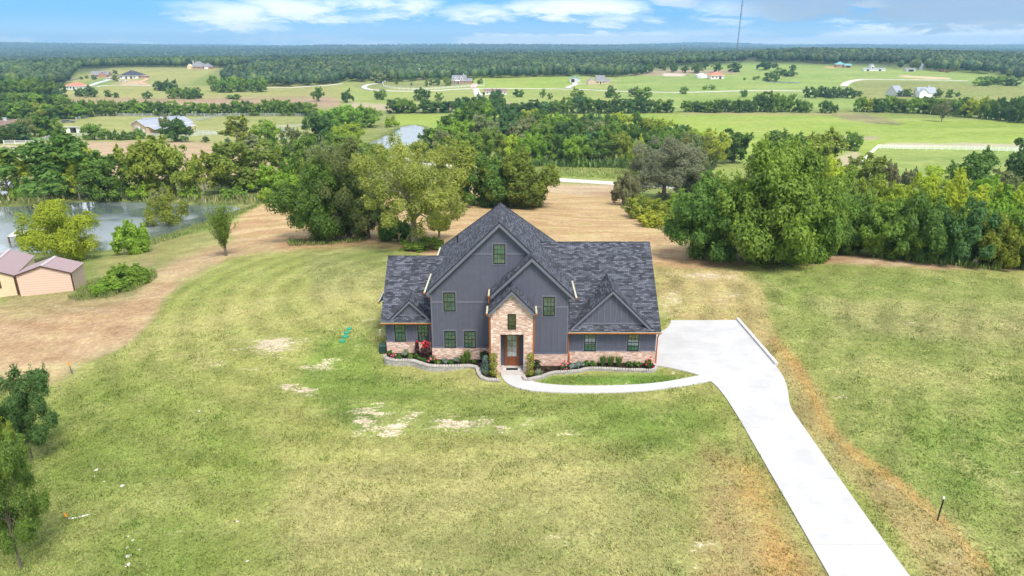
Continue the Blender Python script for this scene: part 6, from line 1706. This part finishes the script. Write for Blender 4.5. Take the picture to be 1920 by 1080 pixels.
bld('farmhouse', 'second white house in the ridge woods right of the mast', 1406, 107, 7, 8, 3.8, 3.0, 'y', MAT['white'], MAT['brown_roof'], 0, [(-1.5, 1, 1.2, 1.6), (1.5, 1, 1.2, 1.6)], ())
# silo, tilted
X, Y, Z, t = G(1724, 131.5)
si = thing('silo', 'tilted silver grain silo at the far right woods edge', 'silo', (X, Y, Z))
m = MB(); m.lathe([(2.6, -.5), (2.6, 6.5)], seg=16); m.build('barrel', MAT['metal_rib'], si, world=False)
m = MB(); m.lathe([(2.7, 6.5), (.4, 7.9), (.4, 8.2)], seg=16); m.build('roof', MAT['metal_roof'], si, world=False)
si.rotation_euler = (0, R(6), 0)
for i, (px, py, lb) in enumerate(((1766, 134.5, 'rusty farm machine in front of the far right woods, left one'), (1776, 136, 'smaller rusty farm machine beside the other near the far right woods'))):
    X, Y, Z, t = G(px, py)
    f = thing('farm_machine', lb, 'farm machine', (X, Y, Z), .4 * i)
    m = MB(); m.box(-2.2, 1.4, -1.0, 1.0, .7, 1.9); m.box(-1.2, .4, -.8, .8, 1.901, 3.0); m.build('body', MAT['rust'], f, world=False)
    for wx in (-1.6, 1.2):
        m = MB(); m.tube([(wx, -1.25, .7), (wx, -1.02, .7)], .7, 12); m.tube([(wx, 1.02, .7), (wx, 1.25, .7)], .7, 12); m.build('wheel', MAT['dark'], f, world=False)
# radio mast
Xm, Ym = (1346 - 960) / FPX * 1330, 1290
Zm = float(HF(Xm, Ym))
mast = thing('radio_mast', 'tall thin lattice radio mast rising above the ridge woods', 'mast', (Xm, Ym, Zm))
MH = height_to(-6, Xm, Ym) - Zm
m = MB(); legs = [(.9 * math.cos(a), .9 * math.sin(a)) for a in (R(90), R(210), R(330))]
for q in legs: m.tube([(q[0], q[1], -1), (q[0] + MH * .012, q[1], MH)], .22, 5)
n = int(MH / 3)
for k in range(n):
    for i in range(3):
        a, b = legs[i], legs[(i + 1) % 3]; z0, z1 = MH * k / n, MH * (k + 1) / n
        o0, o1 = z0 * .012, z1 * .012
        m.tube([(a[0] + o0, a[1], z0), (b[0] + o1, b[1], z1)], .12, 4, cap=False)
m.build('lattice', MAT['steel'], mast, world=False)
for zf, s in ((.86, 1.6), (.72, 1.5), (.985, 1.0)):
    m = MB(); zz = MH * zf
    for a in (0, 120, 240):
        m.box(zz * .012 + s * math.cos(R(a)) - .25, zz * .012 + s * math.cos(R(a)) + .25, s * math.sin(R(a)) - .25, s * math.sin(R(a)) + .25, zz - 1.2, zz + 1.2)
    m.box(zz * .012 - s, zz * .012 + s, -.15, .15, zz - .15, zz + .15); m.build('antenna', MAT['steel'], mast, world=False)

# vehicles far off
def car(px, py, rot, mat, label, L=4.8):
    X, Y, Z, t = G(px, py)
    c = thing('parked_car', label, 'car', (X, Y, Z), R(rot))
    m = MB(); m.prism([(-L / 2, .35), (L / 2, .35), (L / 2, .85), (L / 2 - .2, 1.0), (L * .22, 1.05), (L * .08, 1.6), (-L * .3, 1.62), (-L / 2 + .15, 1.05), (-L / 2, .9)], 'y', -.9, .9); m.build('body', mat, c, world=False)
    m = MB(); m.prism([(L * .2, 1.08), (L * .08, 1.52), (-L * .29, 1.54), (-L * .42, 1.1)], 'y', -.915, .915); m.build('window', MAT['glass_dark'], c, world=False)
    for wx in (-L * .32, L * .32):
        for s in (-1, 1):
            m = MB(); m.tube([(wx, s * .72, .34), (wx, s * .93, .34)], .34, 10); m.build('wheel', MAT['dark'], c, world=False)
car(208, 146.5, 20, MAT['white'], 'white car parked before the brick house on the far left hillside', 6)
car(199, 150, 25, MAT['greywhite'], 'pale car lower on the drive of the far brick house', 5)
car(233, 153, 5, MAT['greywhite'], 'long pale vehicle parked below the dark hip-roofed house', 9)
car(128, 230, 18, MAT['steel'], 'dark truck parked at the left corner of the barn paddock', 6.5)

# ------------------------------------------------------------------ fences
def fence(label, pxs, hgt, rails, spacing, mat, name='rail_fence', thick=.09, group=None):
    W = [np.array(G(*p)[:2]) for p in pxs]
    Q = resample(W, spacing)
    if len(Q) > 100: Q = resample(W, spacing * len(Q) / 98)
    root = thing(name, label, 'fence', (Q[0][0], Q[0][1], float(HF(*Q[0]))), 0, group)
    pts = [(p[0], p[1], float(HF(*p))) for p in Q]
    for p in pts:
        m = MB(); m.box(p[0] - thick, p[0] + thick, p[1] - thick, p[1] + thick, p[2] - .5, p[2] + hgt + .12)
        m.build('post', mat, root)
    for k in range(rails):
        m = MB(); zz = hgt * (k + .75) / rails
        for a, b in zip(pts[:-1], pts[1:]):
            d = Vector((b[0] - a[0], b[1] - a[1], 0)).normalized(); n = Vector((-d.y, d.x, 0)) * (thick * .5)
            A, B = Vector(a) + Vector((0, 0, zz)), Vector(b) + Vector((0, 0, zz)); u = Vector((0, 0, .085))
            m.face([A - n - u, B - n - u, B - n + u, A - n + u]); m.face([B + n - u, A + n - u, A + n + u, B + n + u]); m.face([A - n + u, B - n + u, B + n + u, A + n + u])
        m.build('rail', mat, root)
fence('white rail fence making a corner round the paddock at the right', [(1607, 313), (1645, 279), (1650, 278.6), (1780, 281), (1935, 284.5)], 1.6, 4, 2.6, MAT['white'], thick=.12)
fence('white rail fence curving along the road before the dormered house', [(723, 153.5), (717, 157), (720, 163), (740, 167), (775, 168.5), (800, 168), (840, 165.5), (884, 162)], 1.7, 3, 4.0, MAT['white'], thick=.14)
fence('short white rail fence right of the pink entrance drive', [(892, 162), (908, 162), (907.5, 149)], 1.7, 3, 3.5, MAT['white'], thick=.14)
fence('short white rail fence at the dark woods left of the dormered house', [(776, 148.5), (796, 150)], 1.6, 3, 3.5, MAT['white'], thick=.14)
GF = plain('grey_fence', (.44, .47, .46), .8, var=.15)
fence('long grey rail fence in front of the hedgerow behind the paddock', [(143, 225), (165, 220), (185, 217.5), (400, 217.5), (580, 218)], 1.5, 3, 5, GF, thick=.14)
fence('grey double fence running diagonally across the barn paddock', [(335, 233), (380, 225), (416, 217.5)], 1.5, 3, 3.5, GF, thick=.14)
fence('pale mesh fence from the dark round oak to the taller olive tree', [(345, 248), (420, 253)], 1.5, 4, 3, MAT['greywhite'])
fence('second pale fence below the mesh fence right of the dark oak', [(340, 257), (420, 252)], 1.4, 3, 3, MAT['greywhite'])
fence('pale fence before the barn front', [(125, 256), (200, 256), (300, 255)], 1.3, 3, 3.2, MAT['greywhite'])
fence('white-posted fence below the brown-roofed house at the left edge', [(8, 271), (50, 271), (66, 270), (95, 260)], 1.5, 3, 2.8, MAT['white'])
fence('grey fence curving below the middle paddock toward the creek', [(515, 241), (540, 239), (575, 236)], 1.4, 3, 4, GF)

# ------------------------------------------------------------------ sheds by the pond
def shed(name, label, ppx, rot, W, D, H, RH, wallm, sidem, sink=1.2):
    X, Y, Z, t = G(*ppx)                # ppx: the right front corner
    X, Y = X - W * math.cos(R(rot)), Y - W * math.sin(R(rot))
    root = thing(name, label, 'shed', (X, Y, Z), R(rot))
    m = MB(); m.box(0, W, 0, .08, -sink, H); m.prism([(0, H + .001), (W, H + .001), (W / 2, H + RH)], 'y', 0, .08); m.build('front_wall', wallm, root, world=False)
    m = MB(); m.box(0, .08, .081, D, -sink, H); m.box(W - .08, W, .081, D, -sink, H); m.box(.081, W - .081, D - .08, D, -sink, H); m.prism([(.081, H + .001), (W - .081, H + .001), (W / 2, H + RH)], 'y', D - .08, D); m.build('side_wall', sidem, root, world=False)
    m = MB()
    for x in (-.02, W - .08): m.box(x, x + .10, -.02, -.001, -sink, H + .02)
    m.plank((-.1, -.12, H + .02), (W / 2, -.12, H + RH + .1), .14, .03); m.plank((W / 2, -.12, H + RH + .1), (W + .1, -.12, H + .02), .14, .03)
    m.box(W + .001, W + .03, -.02, .10, -sink, H); m.build('corner_trim', MAT['brown'], root, world=False)
    m = MB(); o = .14
    m.slab([(-o, -o, H - RH * o / (W / 2) + .08), (W / 2, -o, H + RH + .12), (W / 2, D + o, H + RH + .12), (-o, D + o, H - RH * o / (W / 2) + .08)], .06); m.slab([(W + o, -o, H - RH * o / (W / 2) + .08), (W + o, D + o, H - RH * o / (W / 2) + .08), (W / 2, D + o, H + RH + .12), (W / 2, -o, H + RH + .12)], .06)
    r = m.build('roof', [MAT['mauve_rib'], MAT['brown']], root, world=False)
    m = MB(); m.slab([(W / 2 - .2, -o, H + RH + .10), (W / 2, -o, H + RH + .17), (W / 2, D + o, H + RH + .17), (W / 2 - .2, D + o, H + RH + .10)], .02, 0, 0); m.slab([(W / 2 + .2, -o, H + RH + .10), (W / 2 + .2, D + o, H + RH + .10), (W / 2, D + o, H + RH + .17), (W / 2, -o, H + RH + .17)], .02, 0, 0); m.build('ridge_cap', MAT['ridge'], r, world=False)
    return root
shed('peach_shed', 'peach-coloured metal shed with lapped walls and a mauve roof', (140, 545), 11, 5.35, 3.3, 2.05, .85, MAT['peach_lap'], MAT['cream_rib'])
s2 = shed('tan_shed', 'tan shed with a mauve roof and a shuttered window at the left frame edge', (35, 553), 20, 4.4, 7.5, 2.2, .95, MAT['cream'], MAT['cream'])
m = MB(); m.box(2.15, 2.75, -.06, -.002, 1.0, 1.9); w_ = m.build('window', MAT['white'], s2, world=False)
m = MB()
for i in range(2):
    for k in range(3): m.box(2.19 + i * .27, 2.42 + i * .27, -.08, -.061, 1.04 + k * .28, 1.28 + k * .28)
m.build('pane', MAT['glass_dark'], w_, world=False)
for x in (1.82, 2.78):
    m = MB(); m.box(x, x + .3, -.06, -.002, .96, 1.94); m.build('shutter', MAT['brown'], s2, world=False)
X, Y, Z, t = G(44, 470)
dk = thing('boat_dock', 'roofed wooden pond dock behind the tan shed', 'dock', (X, Y, Z), R(14))
m = MB(); m.slab([(-1.2, -1.6, 2.7), (3.4, -1.6, 2.9), (3.4, 1.8, 3.1), (-1.2, 1.8, 2.9)], .10); m.build('roof', [MAT['greywhite'], MAT['brown']], dk, world=False)
for x, y in ((-1, -1.4), (3.2, -1.4), (-1, 1.6), (3.2, 1.6)):
    m = MB(); m.box(x - .09, x + .09, y - .09, y + .09, -1.5, 2.75); m.build('post', MAT['brown'], dk, world=False)
m = MB(); m.box(-1.3, 3.5, -1.7, 2.0, .25, .38); m.build('deck', MAT['greywhite'], dk, world=False)

# ------------------------------------------------------------------ planting before the house
def plant(px, py, kind, w, h, c, label, name='shrub', fl=None, seed=0):
    X, Y = unproj_z(px, py, zt)
    g = np.random.default_rng(5000 + seed)
    root = thing(name, label, 'plant', (X, Y, zt - .02))
    if kind == 'round':
        V, t, lob = make_crown(6000 + seed, w / 2, h / 2, h / 2, 10, (.3, .5), 420, (.12, .07), zmin=.03)
    elif kind == 'grass':
        k = 110; a = g.uniform(0, 2 * PI, k); rr = np.abs(g.normal(0, w * .16, k)); sp = g.uniform(.1, .5, k) * w
        b = np.stack([rr * np.cos(a), rr * np.sin(a), np.zeros(k)], 1); tip = b + np.stack([sp * np.cos(a), sp * np.sin(a), h * g.uniform(.6, 1.1, k)], 1); mid = b * .4 + tip * .6 + np.array([0, 0, h * .15])
        sd = np.stack([-np.sin(a), np.cos(a), np.zeros(k)], 1) * .022
        V = np.stack([b, mid - sd, tip, mid + sd], 1); t = 1 + g.normal(size=k) * .15
    elif kind == 'upright':
        k = 300; z = g.uniform(.05, 1, k) * h; a = g.uniform(0, 2 * PI, k); r = w / 2 * (1 - (z / h) ** 2 * .75) * np.sqrt(g.random(k))
        cc = np.stack([r * np.cos(a), r * np.sin(a), z], 1); V = leaf_quads(cc, np.stack([np.cos(a), np.sin(a), np.full(k, .6)], 1) + g.normal(size=(k, 3)) * .4, .16, .09, g); t = 1 + g.normal(size=k) * .15
    elif kind == 'topiary':
        Vs = []
        for z in (h * .16, h * .5, h * .84):
            k = 260; d = _unit(g.normal(size=(k, 3))); Vs.append(leaf_quads(d * w / 2 * (.75 + .25 * g.random(k))[:, None] + np.array([0, 0, z]), d + g.normal(size=(k, 3)) * .4, .10, .07, g))
        V = np.concatenate(Vs); t = 1 + g.normal(size=len(V)) * .14
    o = link('foliage', quads_mesh('foliage', V, MAT['leaf'], np.clip(t, .5, 1.6)), root); o.color = (*c, 1)
    if kind == 'topiary':
        m = MB(); m.tube([(0, 0, -.1), (0, 0, h * .85)], .03, 6); m.build('stem', MAT['bark'], root, world=False)
    if fl:
        k = fl[1]; d = _unit(g.normal(size=(k, 3)) + np.array([0, -.4, .7])); cc = d * np.array([w / 2, w / 2, h / 2]) * 1.0 + np.array([0, 0, h * .52])
        if kind == 'upright': cc[:, 2] = h * g.uniform(.6, 1.05, k); cc[:, :2] *= .6
        f = link('flowers', quads_mesh('flowers', np.concatenate([leaf_quads(cc, g.normal(size=(k, 3)), .15, .14, g), leaf_quads(cc, g.normal(size=(k, 3)), .15, .14, g)]), MAT[fl[0]]), root)
    return root
LB = lambda x, y: (700 + x / 6, 540 + y / 6)
RB = lambda x, y: (900 + x / 4.908, 520 + y / 4.908)
gr, lt, dkg, sil, pal_, yel, burg = (.085, .19, .035), (.15, .26, .05), (.035, .075, .025), (.25, .33, .27), (.32, .38, .24), (.30, .34, .035), (.07, .03, .03)
PL = [(*LB(205, 785), 'round', .85, .75, gr, 'pink rose bush at the left end of the left bed', 'rose_bush', ('leaf_pink', 14)), (*LB(285, 798), 'round', .65, .5, gr, 'leafy green plant right of the leftmost rose', 'bed_plant', None), (*LB(372, 775), 'round', .75, .65, pal_, 'pale variegated shrub in the left bed', 'bed_shrub', None),
      (*LB(422, 790), 'round', .6, .45, lt, 'light green plant beside the pale variegated shrub', 'bed_plant', None), (*LB(478, 785), 'round', .5, .4, gr, 'small green plant below the first red-flowered plant', 'bed_plant', None), (*LB(520, 808), 'round', .55, .35, gr, 'low green mound before the two red-flowered plants', 'bed_plant', None),
      (*LB(497, 755), 'upright', .45, 1.25, burg, 'first dark-leaved plant with red flower spikes, the slimmer one', 'red_flower', ('leaf_red', 8)), (*LB(592, 765), 'upright', .95, 1.15, burg, 'wider dark-leaved plant covered in red flowers by the wall corner', 'red_flower', ('leaf_red', 34)), (*LB(580, 836), 'round', .5, .35, gr, 'low green mound left of the middle pink rose', 'bed_plant', None),
      (*LB(668, 842), 'round', .8, .65, gr, 'pink rose bush in the middle of the left bed', 'rose_bush', ('leaf_pink', 14)), (*LB(735, 852), 'round', .5, .3, lt, 'low green mound right of the middle pink rose', 'bed_plant', None), (*LB(806, 842), 'round', .7, .5, sil, 'silvery shrub, left one of two in the left bed', 'bed_shrub', None), (*LB(870, 862), 'round', .55, .35, gr, 'low green mound between the two silvery shrubs', 'bed_plant', None),
      (*LB(936, 838), 'round', .65, .45, sil, 'silvery shrub, right one of two in the left bed', 'bed_shrub', None), (*LB(1012, 850), 'grass', .7, .75, lt, 'tall grassy iris clump, shorter of two in the left bed', 'grass_clump', None), (*LB(1060, 845), 'grass', .6, 1.05, lt, 'tall grassy iris clump, taller of two in the left bed', 'grass_clump', None), (*LB(1130, 852), 'round', .45, .45, gr, 'small green plant right of the iris clumps', 'bed_plant', None),
      (*LB(1248, 850), 'round', 1.15, 1.15, dkg, 'dark glossy round shrub left of the porch', 'bed_shrub', None), (*LB(1264, 945), 'upright', .95, 1.35, (.16, .25, .20), 'silver-blue upright shrub before the dark one left of the porch', 'bed_shrub', None), (*LB(1270, 975), 'grass', .6, .4, pal_, 'pale grassy tuft below the silver-blue shrub', 'grass_clump', None), (*LB(1354, 985), 'topiary', .62, 1.75, yel, 'three-ball yellow-green topiary left of the porch', 'topiary', None),
      (*RB(462, 905), 'topiary', .60, 1.75, yel, 'three-ball yellow-green topiary right of the porch', 'topiary', None), (*RB(528, 868), 'round', .85, 1.15, dkg, 'dark round shrub right of the porch', 'bed_shrub', None), (*RB(540, 905), 'grass', .7, .4, pal_, 'pale grassy tuft at the porch end of the right bed', 'grass_clump', None), (*RB(622, 858), 'round', .6, .3, (.14, .10, .05), 'brownish low plant beside the dark shrub in the right bed', 'bed_plant', None),
      (*RB(765, 850), 'round', .75, .65, gr, 'pink rose bush by the downspout in the right bed', 'rose_bush', ('leaf_pink', 14)), (*RB(858, 848), 'round', .85, .5, sil, 'silvery spreading shrub, left one of two in the right bed', 'bed_shrub', None), (*RB(920, 832), 'round', .8, .6, sil, 'silvery spreading shrub, right one of two in the right bed', 'bed_shrub', None),
      (*RB(985, 820), 'round', .65, .5, gr, 'green mound, left of two right of the silvery shrubs', 'bed_plant', None), (*RB(1048, 820), 'round', .7, .5, gr, 'green mound, right of two right of the silvery shrubs', 'bed_plant', None), (*RB(1127, 818), 'grass', .6, .8, lt, 'grassy iris clump, leftmost of three under the wing windows', 'grass_clump', None), (*RB(1200, 816), 'grass', .6, .8, lt, 'grassy iris clump, middle of three under the wing windows', 'grass_clump', None),
      (*RB(1276, 820), 'grass', .6, .8, lt, 'grassy iris clump, rightmost of three under the wing windows', 'grass_clump', None), (*RB(1372, 822), 'round', .6, .4, gr, 'low green plant right of the three iris clumps', 'bed_plant', None), (*RB(1448, 822), 'round', .65, .55, lt, 'light green rounded plant left of the last rose', 'bed_plant', None), (*RB(1560, 830), 'round', .85, .8, gr, 'red rose bush at the right end of the right bed', 'rose_bush', ('leaf_red', 16))]
for i, a in enumerate(PL): plant(*a[:7], name=a[7], fl=a[8], seed=i)

# ------------------------------------------------------------------ small things on the lawn
for i, (px, py) in enumerate(((655, 617.5), (650, 625), (647.5, 632), (642, 640.5))):
    X, Y, Z, t = G(px, py)
    l = thing('septic_lid', 'round green tank lid in the lawn, %s of the row of four' % ('uppermost', 'second', 'third', 'lowest')[i], 'tank lid', (X, Y, Z), 0, 'green septic lids')
    m = MB(); m.lathe([(.22, -.15), (.22, .09), (.20, .13), (.02, .16)], seg=16); m.build('lid', MAT['green_lid'], l, world=False)
    m = MB(); m.lathe([(.245, -.2), (.245, .04)], seg=16); m.build('riser', MAT['green_lid'], l, world=False)
X, Y, Z, t = G(719, 639)
ac = thing('utility_box', 'dark green utility box at the left end of the house', 'utility box', (-9.85, 47.75, float(HF(-9.85, 47.75))))
m = MB(); m.box(-.28, .28, -.28, .28, -.2, .5); m.build('cabinet', plain('dark_green_paint', (.02, .05, .04), .5), ac, world=False)
m = MB(); m.slab([(-.31, -.31, .54), (.31, -.31, .54), (.31, .31, .60), (-.31, .31, .60)], .06, 0, 0); m.build('cover', plain('green_cover', (.03, .07, .055), .5), ac, world=False)
m = MB(); X, Y, Z, t = G(713.5, 629); m.tube([(X, Y, Z - .2), (X, Y, Z + .45)], .05, 8); m.lathe([(.075, 0), (.075, .09), (.03, .12)], (X, Y, Z + .43), 8)
tag(m.build('cleanout_pipe', MAT['white']), 'short white cleanout pipe by the left end of the house', 'pipe')
def stake(px, py, h, body, tipm, label, r=.035, tipf=.25, lean=(0, 0), name='marker_post'):
    X, Y, Z, t = G(px, py)
    s = thing(name, label, 'marker', (X, Y, Z))
    m = MB(); m.tube([(0, 0, -.3), (lean[0] * (1 - tipf), lean[1], h * (1 - tipf))], r, 6); m.build('shaft', MAT[body], s, world=False)
    m = MB(); m.tube([(lean[0] * (1 - tipf), lean[1], h * (1 - tipf)), (lean[0], lean[1], h)], r * 1.25, 6); m.build('tip', MAT[tipm], s, world=False)
stake(136, 701, 1.05, 'steel', 'orange', 'thin post with an orange top at the left lawn corner', .04, .35, (-.12, 0))
stake(129, 976, .45, 'steel', 'orange', 'short orange-tipped stake in the lower left lawn', .03, .5, (-.12, 0))
stake(1757, 976, 1.38, 'black', 'white', 'black post with a white tip on the right lawn border', .035, .08, (.06, 0))
stake(1331, 487, 1.0, 'steel', 'rust', 'thin grey post at the foot of the big tree clump', .05, .2)
m = MB(); X, Y, Z, t = G(140, 972); m.tube([(X - .3, Y - .1, Z + .03), (X + .2, Y + .05, Z + .04), (X + .8, Y + .35, Z + .03)], .035, 6)
tag(m.build('white_pipe', MAT['white']), 'thin white pipe lying in the grass by the orange-tipped stake', 'pipe')
def stone(px, py, s, i):
    X, Y, Z, t = G(px, py)
    g = np.random.default_rng(800 + i)
    bm = bmesh.new(); bmesh.ops.create_icosphere(bm, subdivisions=2, radius=1.0)
    for v in bm.verts:
        k = 1 + .35 * (math.sin(v.co.x * 3 + i) * math.cos(v.co.y * 4 + i * 2)) + g.normal() * .05
        v.co = Vector((v.co.x * s * k, v.co.y * s * .75 * k, v.co.z * s * .28 * k))
    me = bpy.data.meshes.new('stone'); bm.to_mesh(me); bm.free(); me.materials.append(MAT['stone'])
    o = link('stone', me, None, (X, Y, Z + .01)); o.rotation_euler = (0, 0, g.uniform(0, 3))
    tag(o, 'flat whitish stone lying loose in the lower left grass', 'stone', 'white stones in the lawn')
for i, (px, py, s) in enumerate([(181, 881, .2), (176, 894, .14), (229, 911, .2), (195, 903, .1), (240, 1006, .1), (239, 1027, .13), (241, 1043, .22), (240, 1059, .22), (249, 1013, .1), (260, 1031, .1), (445, 978, .14), (464, 1052, .14), (296, 942, .1), (275, 660, .1), (294, 611, .12), (373, 771, .14)]): stone(px, py, s * .62, i)

# ------------------------------------------------------------------ reeds, weeds and tall grass: nobody could count them
def veg(name, label, poly, dens, h, w, cols, seed, wid=.05):
    W = np.array([G(*p)[:2] for p in poly])
    g = np.random.default_rng(seed)
    x0, y0 = W.min(0); x1, y1 = W.max(0)
    n = int((x1 - x0) * (y1 - y0) * dens)
    x, y = g.uniform(x0, x1, n), g.uniform(y0, y1, n)
    s = sdf(x, y, W)
    m = (s < .2) & ((vnoise(x, y, 2.5, seed, 2) + .5 + np.clip(-s, 0, 1.5) * .2) > .42)
    x, y = x[m], y[m]; n = len(x); z = HF(x, y)
    hh = h * (.55 + .9 * (vnoise(x, y, 3.0, seed + 5, 2) + .5)) * g.uniform(.6, 1.2, n)
    a = g.uniform(0, 2 * PI, n); ln = g.uniform(.05, .5, n) * hh
    b = np.stack([x, y, z - .05], 1); tip = b + np.stack([ln * np.cos(a), ln * np.sin(a), hh], 1); mid = b * .45 + tip * .55
    sd = np.stack([-np.sin(a), np.cos(a), np.zeros(n)], 1) * (wid * (1 + hh * .3))[:, None]
    V = np.stack([b, mid - sd, tip, mid + sd], 1)
    c = np.array(cols)[g.integers(len(cols), size=n)] * g.uniform(.75, 1.25, n)[:, None]
    tag(link(name, quads_mesh(name, V, MAT['forest'], col=c)), label, 'grass', kind='stuff')
GC = [(.14, .20, .05), (.19, .23, .06), (.25, .26, .09), (.10, .17, .04)]
veg('reeds', 'tall mixed reeds and grass along the pond dam', [(-60, 373), (250, 371), (480, 369), (530, 366), (525, 374), (470, 383), (440, 386), (330, 381), (160, 377), (0, 386), (-60, 388)], 5, 1.1, .5, GC + [(.34, .30, .15)], 701, .09)
veg('reeds', 'green grass fringe on the near pond shore', [(236, 466), (292, 449), (345, 434), (392, 416), (440, 400), (458, 392), (486, 380), (496, 380), (462, 397), (400, 424), (345, 442), (300, 455), (245, 473)], 9, .55, .3, GC, 702, .06)
veg('weeds', 'tall weeds round the brush clump right of the peach shed', [(132, 560), (180, 530), (230, 512), (288, 512), (292, 522), (260, 542), (190, 562), (150, 566)], 55, .7, .3, GC + [(.16, .25, .06), (.2, .3, .07)], 703, .022)
veg('undergrowth', 'weedy grass at the foot of the right-hand thicket', [(1555, 470), (1640, 481), (1740, 491), (1850, 502), (1940, 508), (1940, 512), (1840, 506), (1730, 495), (1640, 485), (1555, 475)], 22, .8, .3, GC[:2] + [(.10, .19, .04)], 704, .05)
veg('undergrowth', 'grass fringe under the big tree clump right of the house', [(1285, 478), (1330, 486), (1430, 491), (1530, 490), (1545, 486), (1550, 492), (1430, 496), (1330, 491), (1280, 482)], 20, .4, .3, GC, 705, .05)
veg('undergrowth', 'grass fringe under the tree clump left of the house peak', [(540, 452), (600, 452), (660, 450), (700, 451), (690, 456), (620, 461), (545, 462)], 20, .5, .3, GC, 706, .05)
veg('undergrowth', 'green brush at the foot of the creek woods', [(1000, 306), (1120, 309), (1230, 312), (1330, 306), (1330, 314), (1200, 318), (1000, 313)], 2.2, 2.4, .8, [(.10, .17, .04), (.13, .21, .05), (.085, .14, .04)], 707, .32)
veg('tall_grass', 'tall seeding meadow grass between the gravel road and the creek woods', [(1030, 316), (1220, 320), (1250, 328), (1200, 338), (1030, 330)], 3.0, .8, .3, [(.25, .31, .08), (.30, .32, .11), (.20, .28, .06)], 708, .12)
veg('weeds', 'weeds along the right end of the mown hay field', [(1165, 390), (1190, 412), (1260, 440), (1290, 448), (1280, 440), (1230, 420), (1190, 396)], 10, .8, .3, GC, 709, .08)

# lawn grass: tufts over the mown ground nearest the house
def lawn_grass():
    g = np.random.default_rng(811)
    n = 300000
    y = g.uniform(22.5, 74, n); x = g.uniform(-.86, .86, n) * (y * .98 + 6)
    keep = g.random(n) < np.clip(60.0 / y - .35, .35, 1)
    x, y = x[keep], y[keep]
    px, py, _ = proj(x, y, HF(x, y))
    m = (sdf(px, py, LAWN_P) < -2)
    dp = left_edge + right_edge + [(1258, 600.5), (1240, 622), (1205, 628), (1205, 683)]
    m &= sdf(px, py, dp) > 1.0
    m &= sdf(px, py, walk_o + walk_i + [(983, 690), (939, 690)]) > .6
    m &= ~((x > -9.9) & (x < 10.7) & (y > 46.6) & (y < 57.2)) & ~((x > -6) & (x < 10.6) & (y > 43.4) & (y < 47))
    for b in (bed_l + [(-1.4, 43.6), (-1.4, 47), (-9.6, 47.2)], bed_r + [(10.4, 45.5), (1.4, 45), (1.4, 43.5)]):
        m &= sdf(x, y, b) > .32
    x, y = x[m], y[m]
    u = (x / (y + 60) - U0) / (U1 - U0) * (NU - 1); w = (np.log(y + 60) - W0) / (W1 - W0) * (NW - 1)
    iu, iw = np.round(u).astype(int), np.round(w).astype(int)
    br = bare[iw, iu]; m = g.random(len(x)) > br * 2.2 + hay[iw, iu]
    x, y, iu, iw = x[m], y[m], iu[m], iw[m]
    c = col[iw, iu]; st = straw[iw, iu]
    n = len(x)
    pat = vnoise(x, y, 2.2, 61, 3) + .5; dry = np.clip((vnoise(x, y, 3.5, 71, 3) + .5 - .42) * 3.2, 0, 1) * st
    c = c * (1 - dry[:, None]) + np.array((.37, .33, .135)) * dry[:, None]
    c = c * (.80 + .50 * pat)[:, None] * g.uniform(.9, 1.13, n)[:, None]
    cl = np.clip((vnoise(x, y, .9, 66, 2) + .5 - .52) * 4, 0, 1)
    c = c * (1 - cl[:, None] * np.array((.2, .08, .22)))
    z = HF(x, y); h = (.05 + .10 * pat) * (.8 + .9 * cl) * g.uniform(.6, 1.3, n)
    a = g.uniform(0, 2 * PI, n); ln = g.uniform(.03, .13, n)
    b = np.stack([x, y, z - .01], 1); tip = b + np.stack([ln * np.cos(a), ln * np.sin(a), h], 1); mid = b * .5 + tip * .5
    sd = np.stack([-np.sin(a), np.cos(a), np.zeros(n)], 1) * g.uniform(.02, .05, n)[:, None]
    tag(link('lawn_grass', quads_mesh('lawn_grass', np.stack([b, mid - sd, tip, mid + sd], 1), MAT['forest'], col=c)), 'short mown grass of the lawn round the house', 'grass', kind='stuff')
lawn_grass()

# ------------------------------------------------------------------ the air: fading of far things
hz = MB()
hz.box(-16500, 16500, -120, 10500, float(GH.min()) - 1.5, max(Zm + MH, 120) + 20)
mh, nth = new_mat('haze')
pv = nd(nth, 'ShaderNodeVolumePrincipled', {'Color': (.42, .73, 1.0, 1), 'Density': 1.55e-4, 'Anisotropy': 0.2})
nd(nth, 'ShaderNodeOutputMaterial', {1: pv.outputs[0]})
tag(hz.build('haze', mh), kind='stuff')
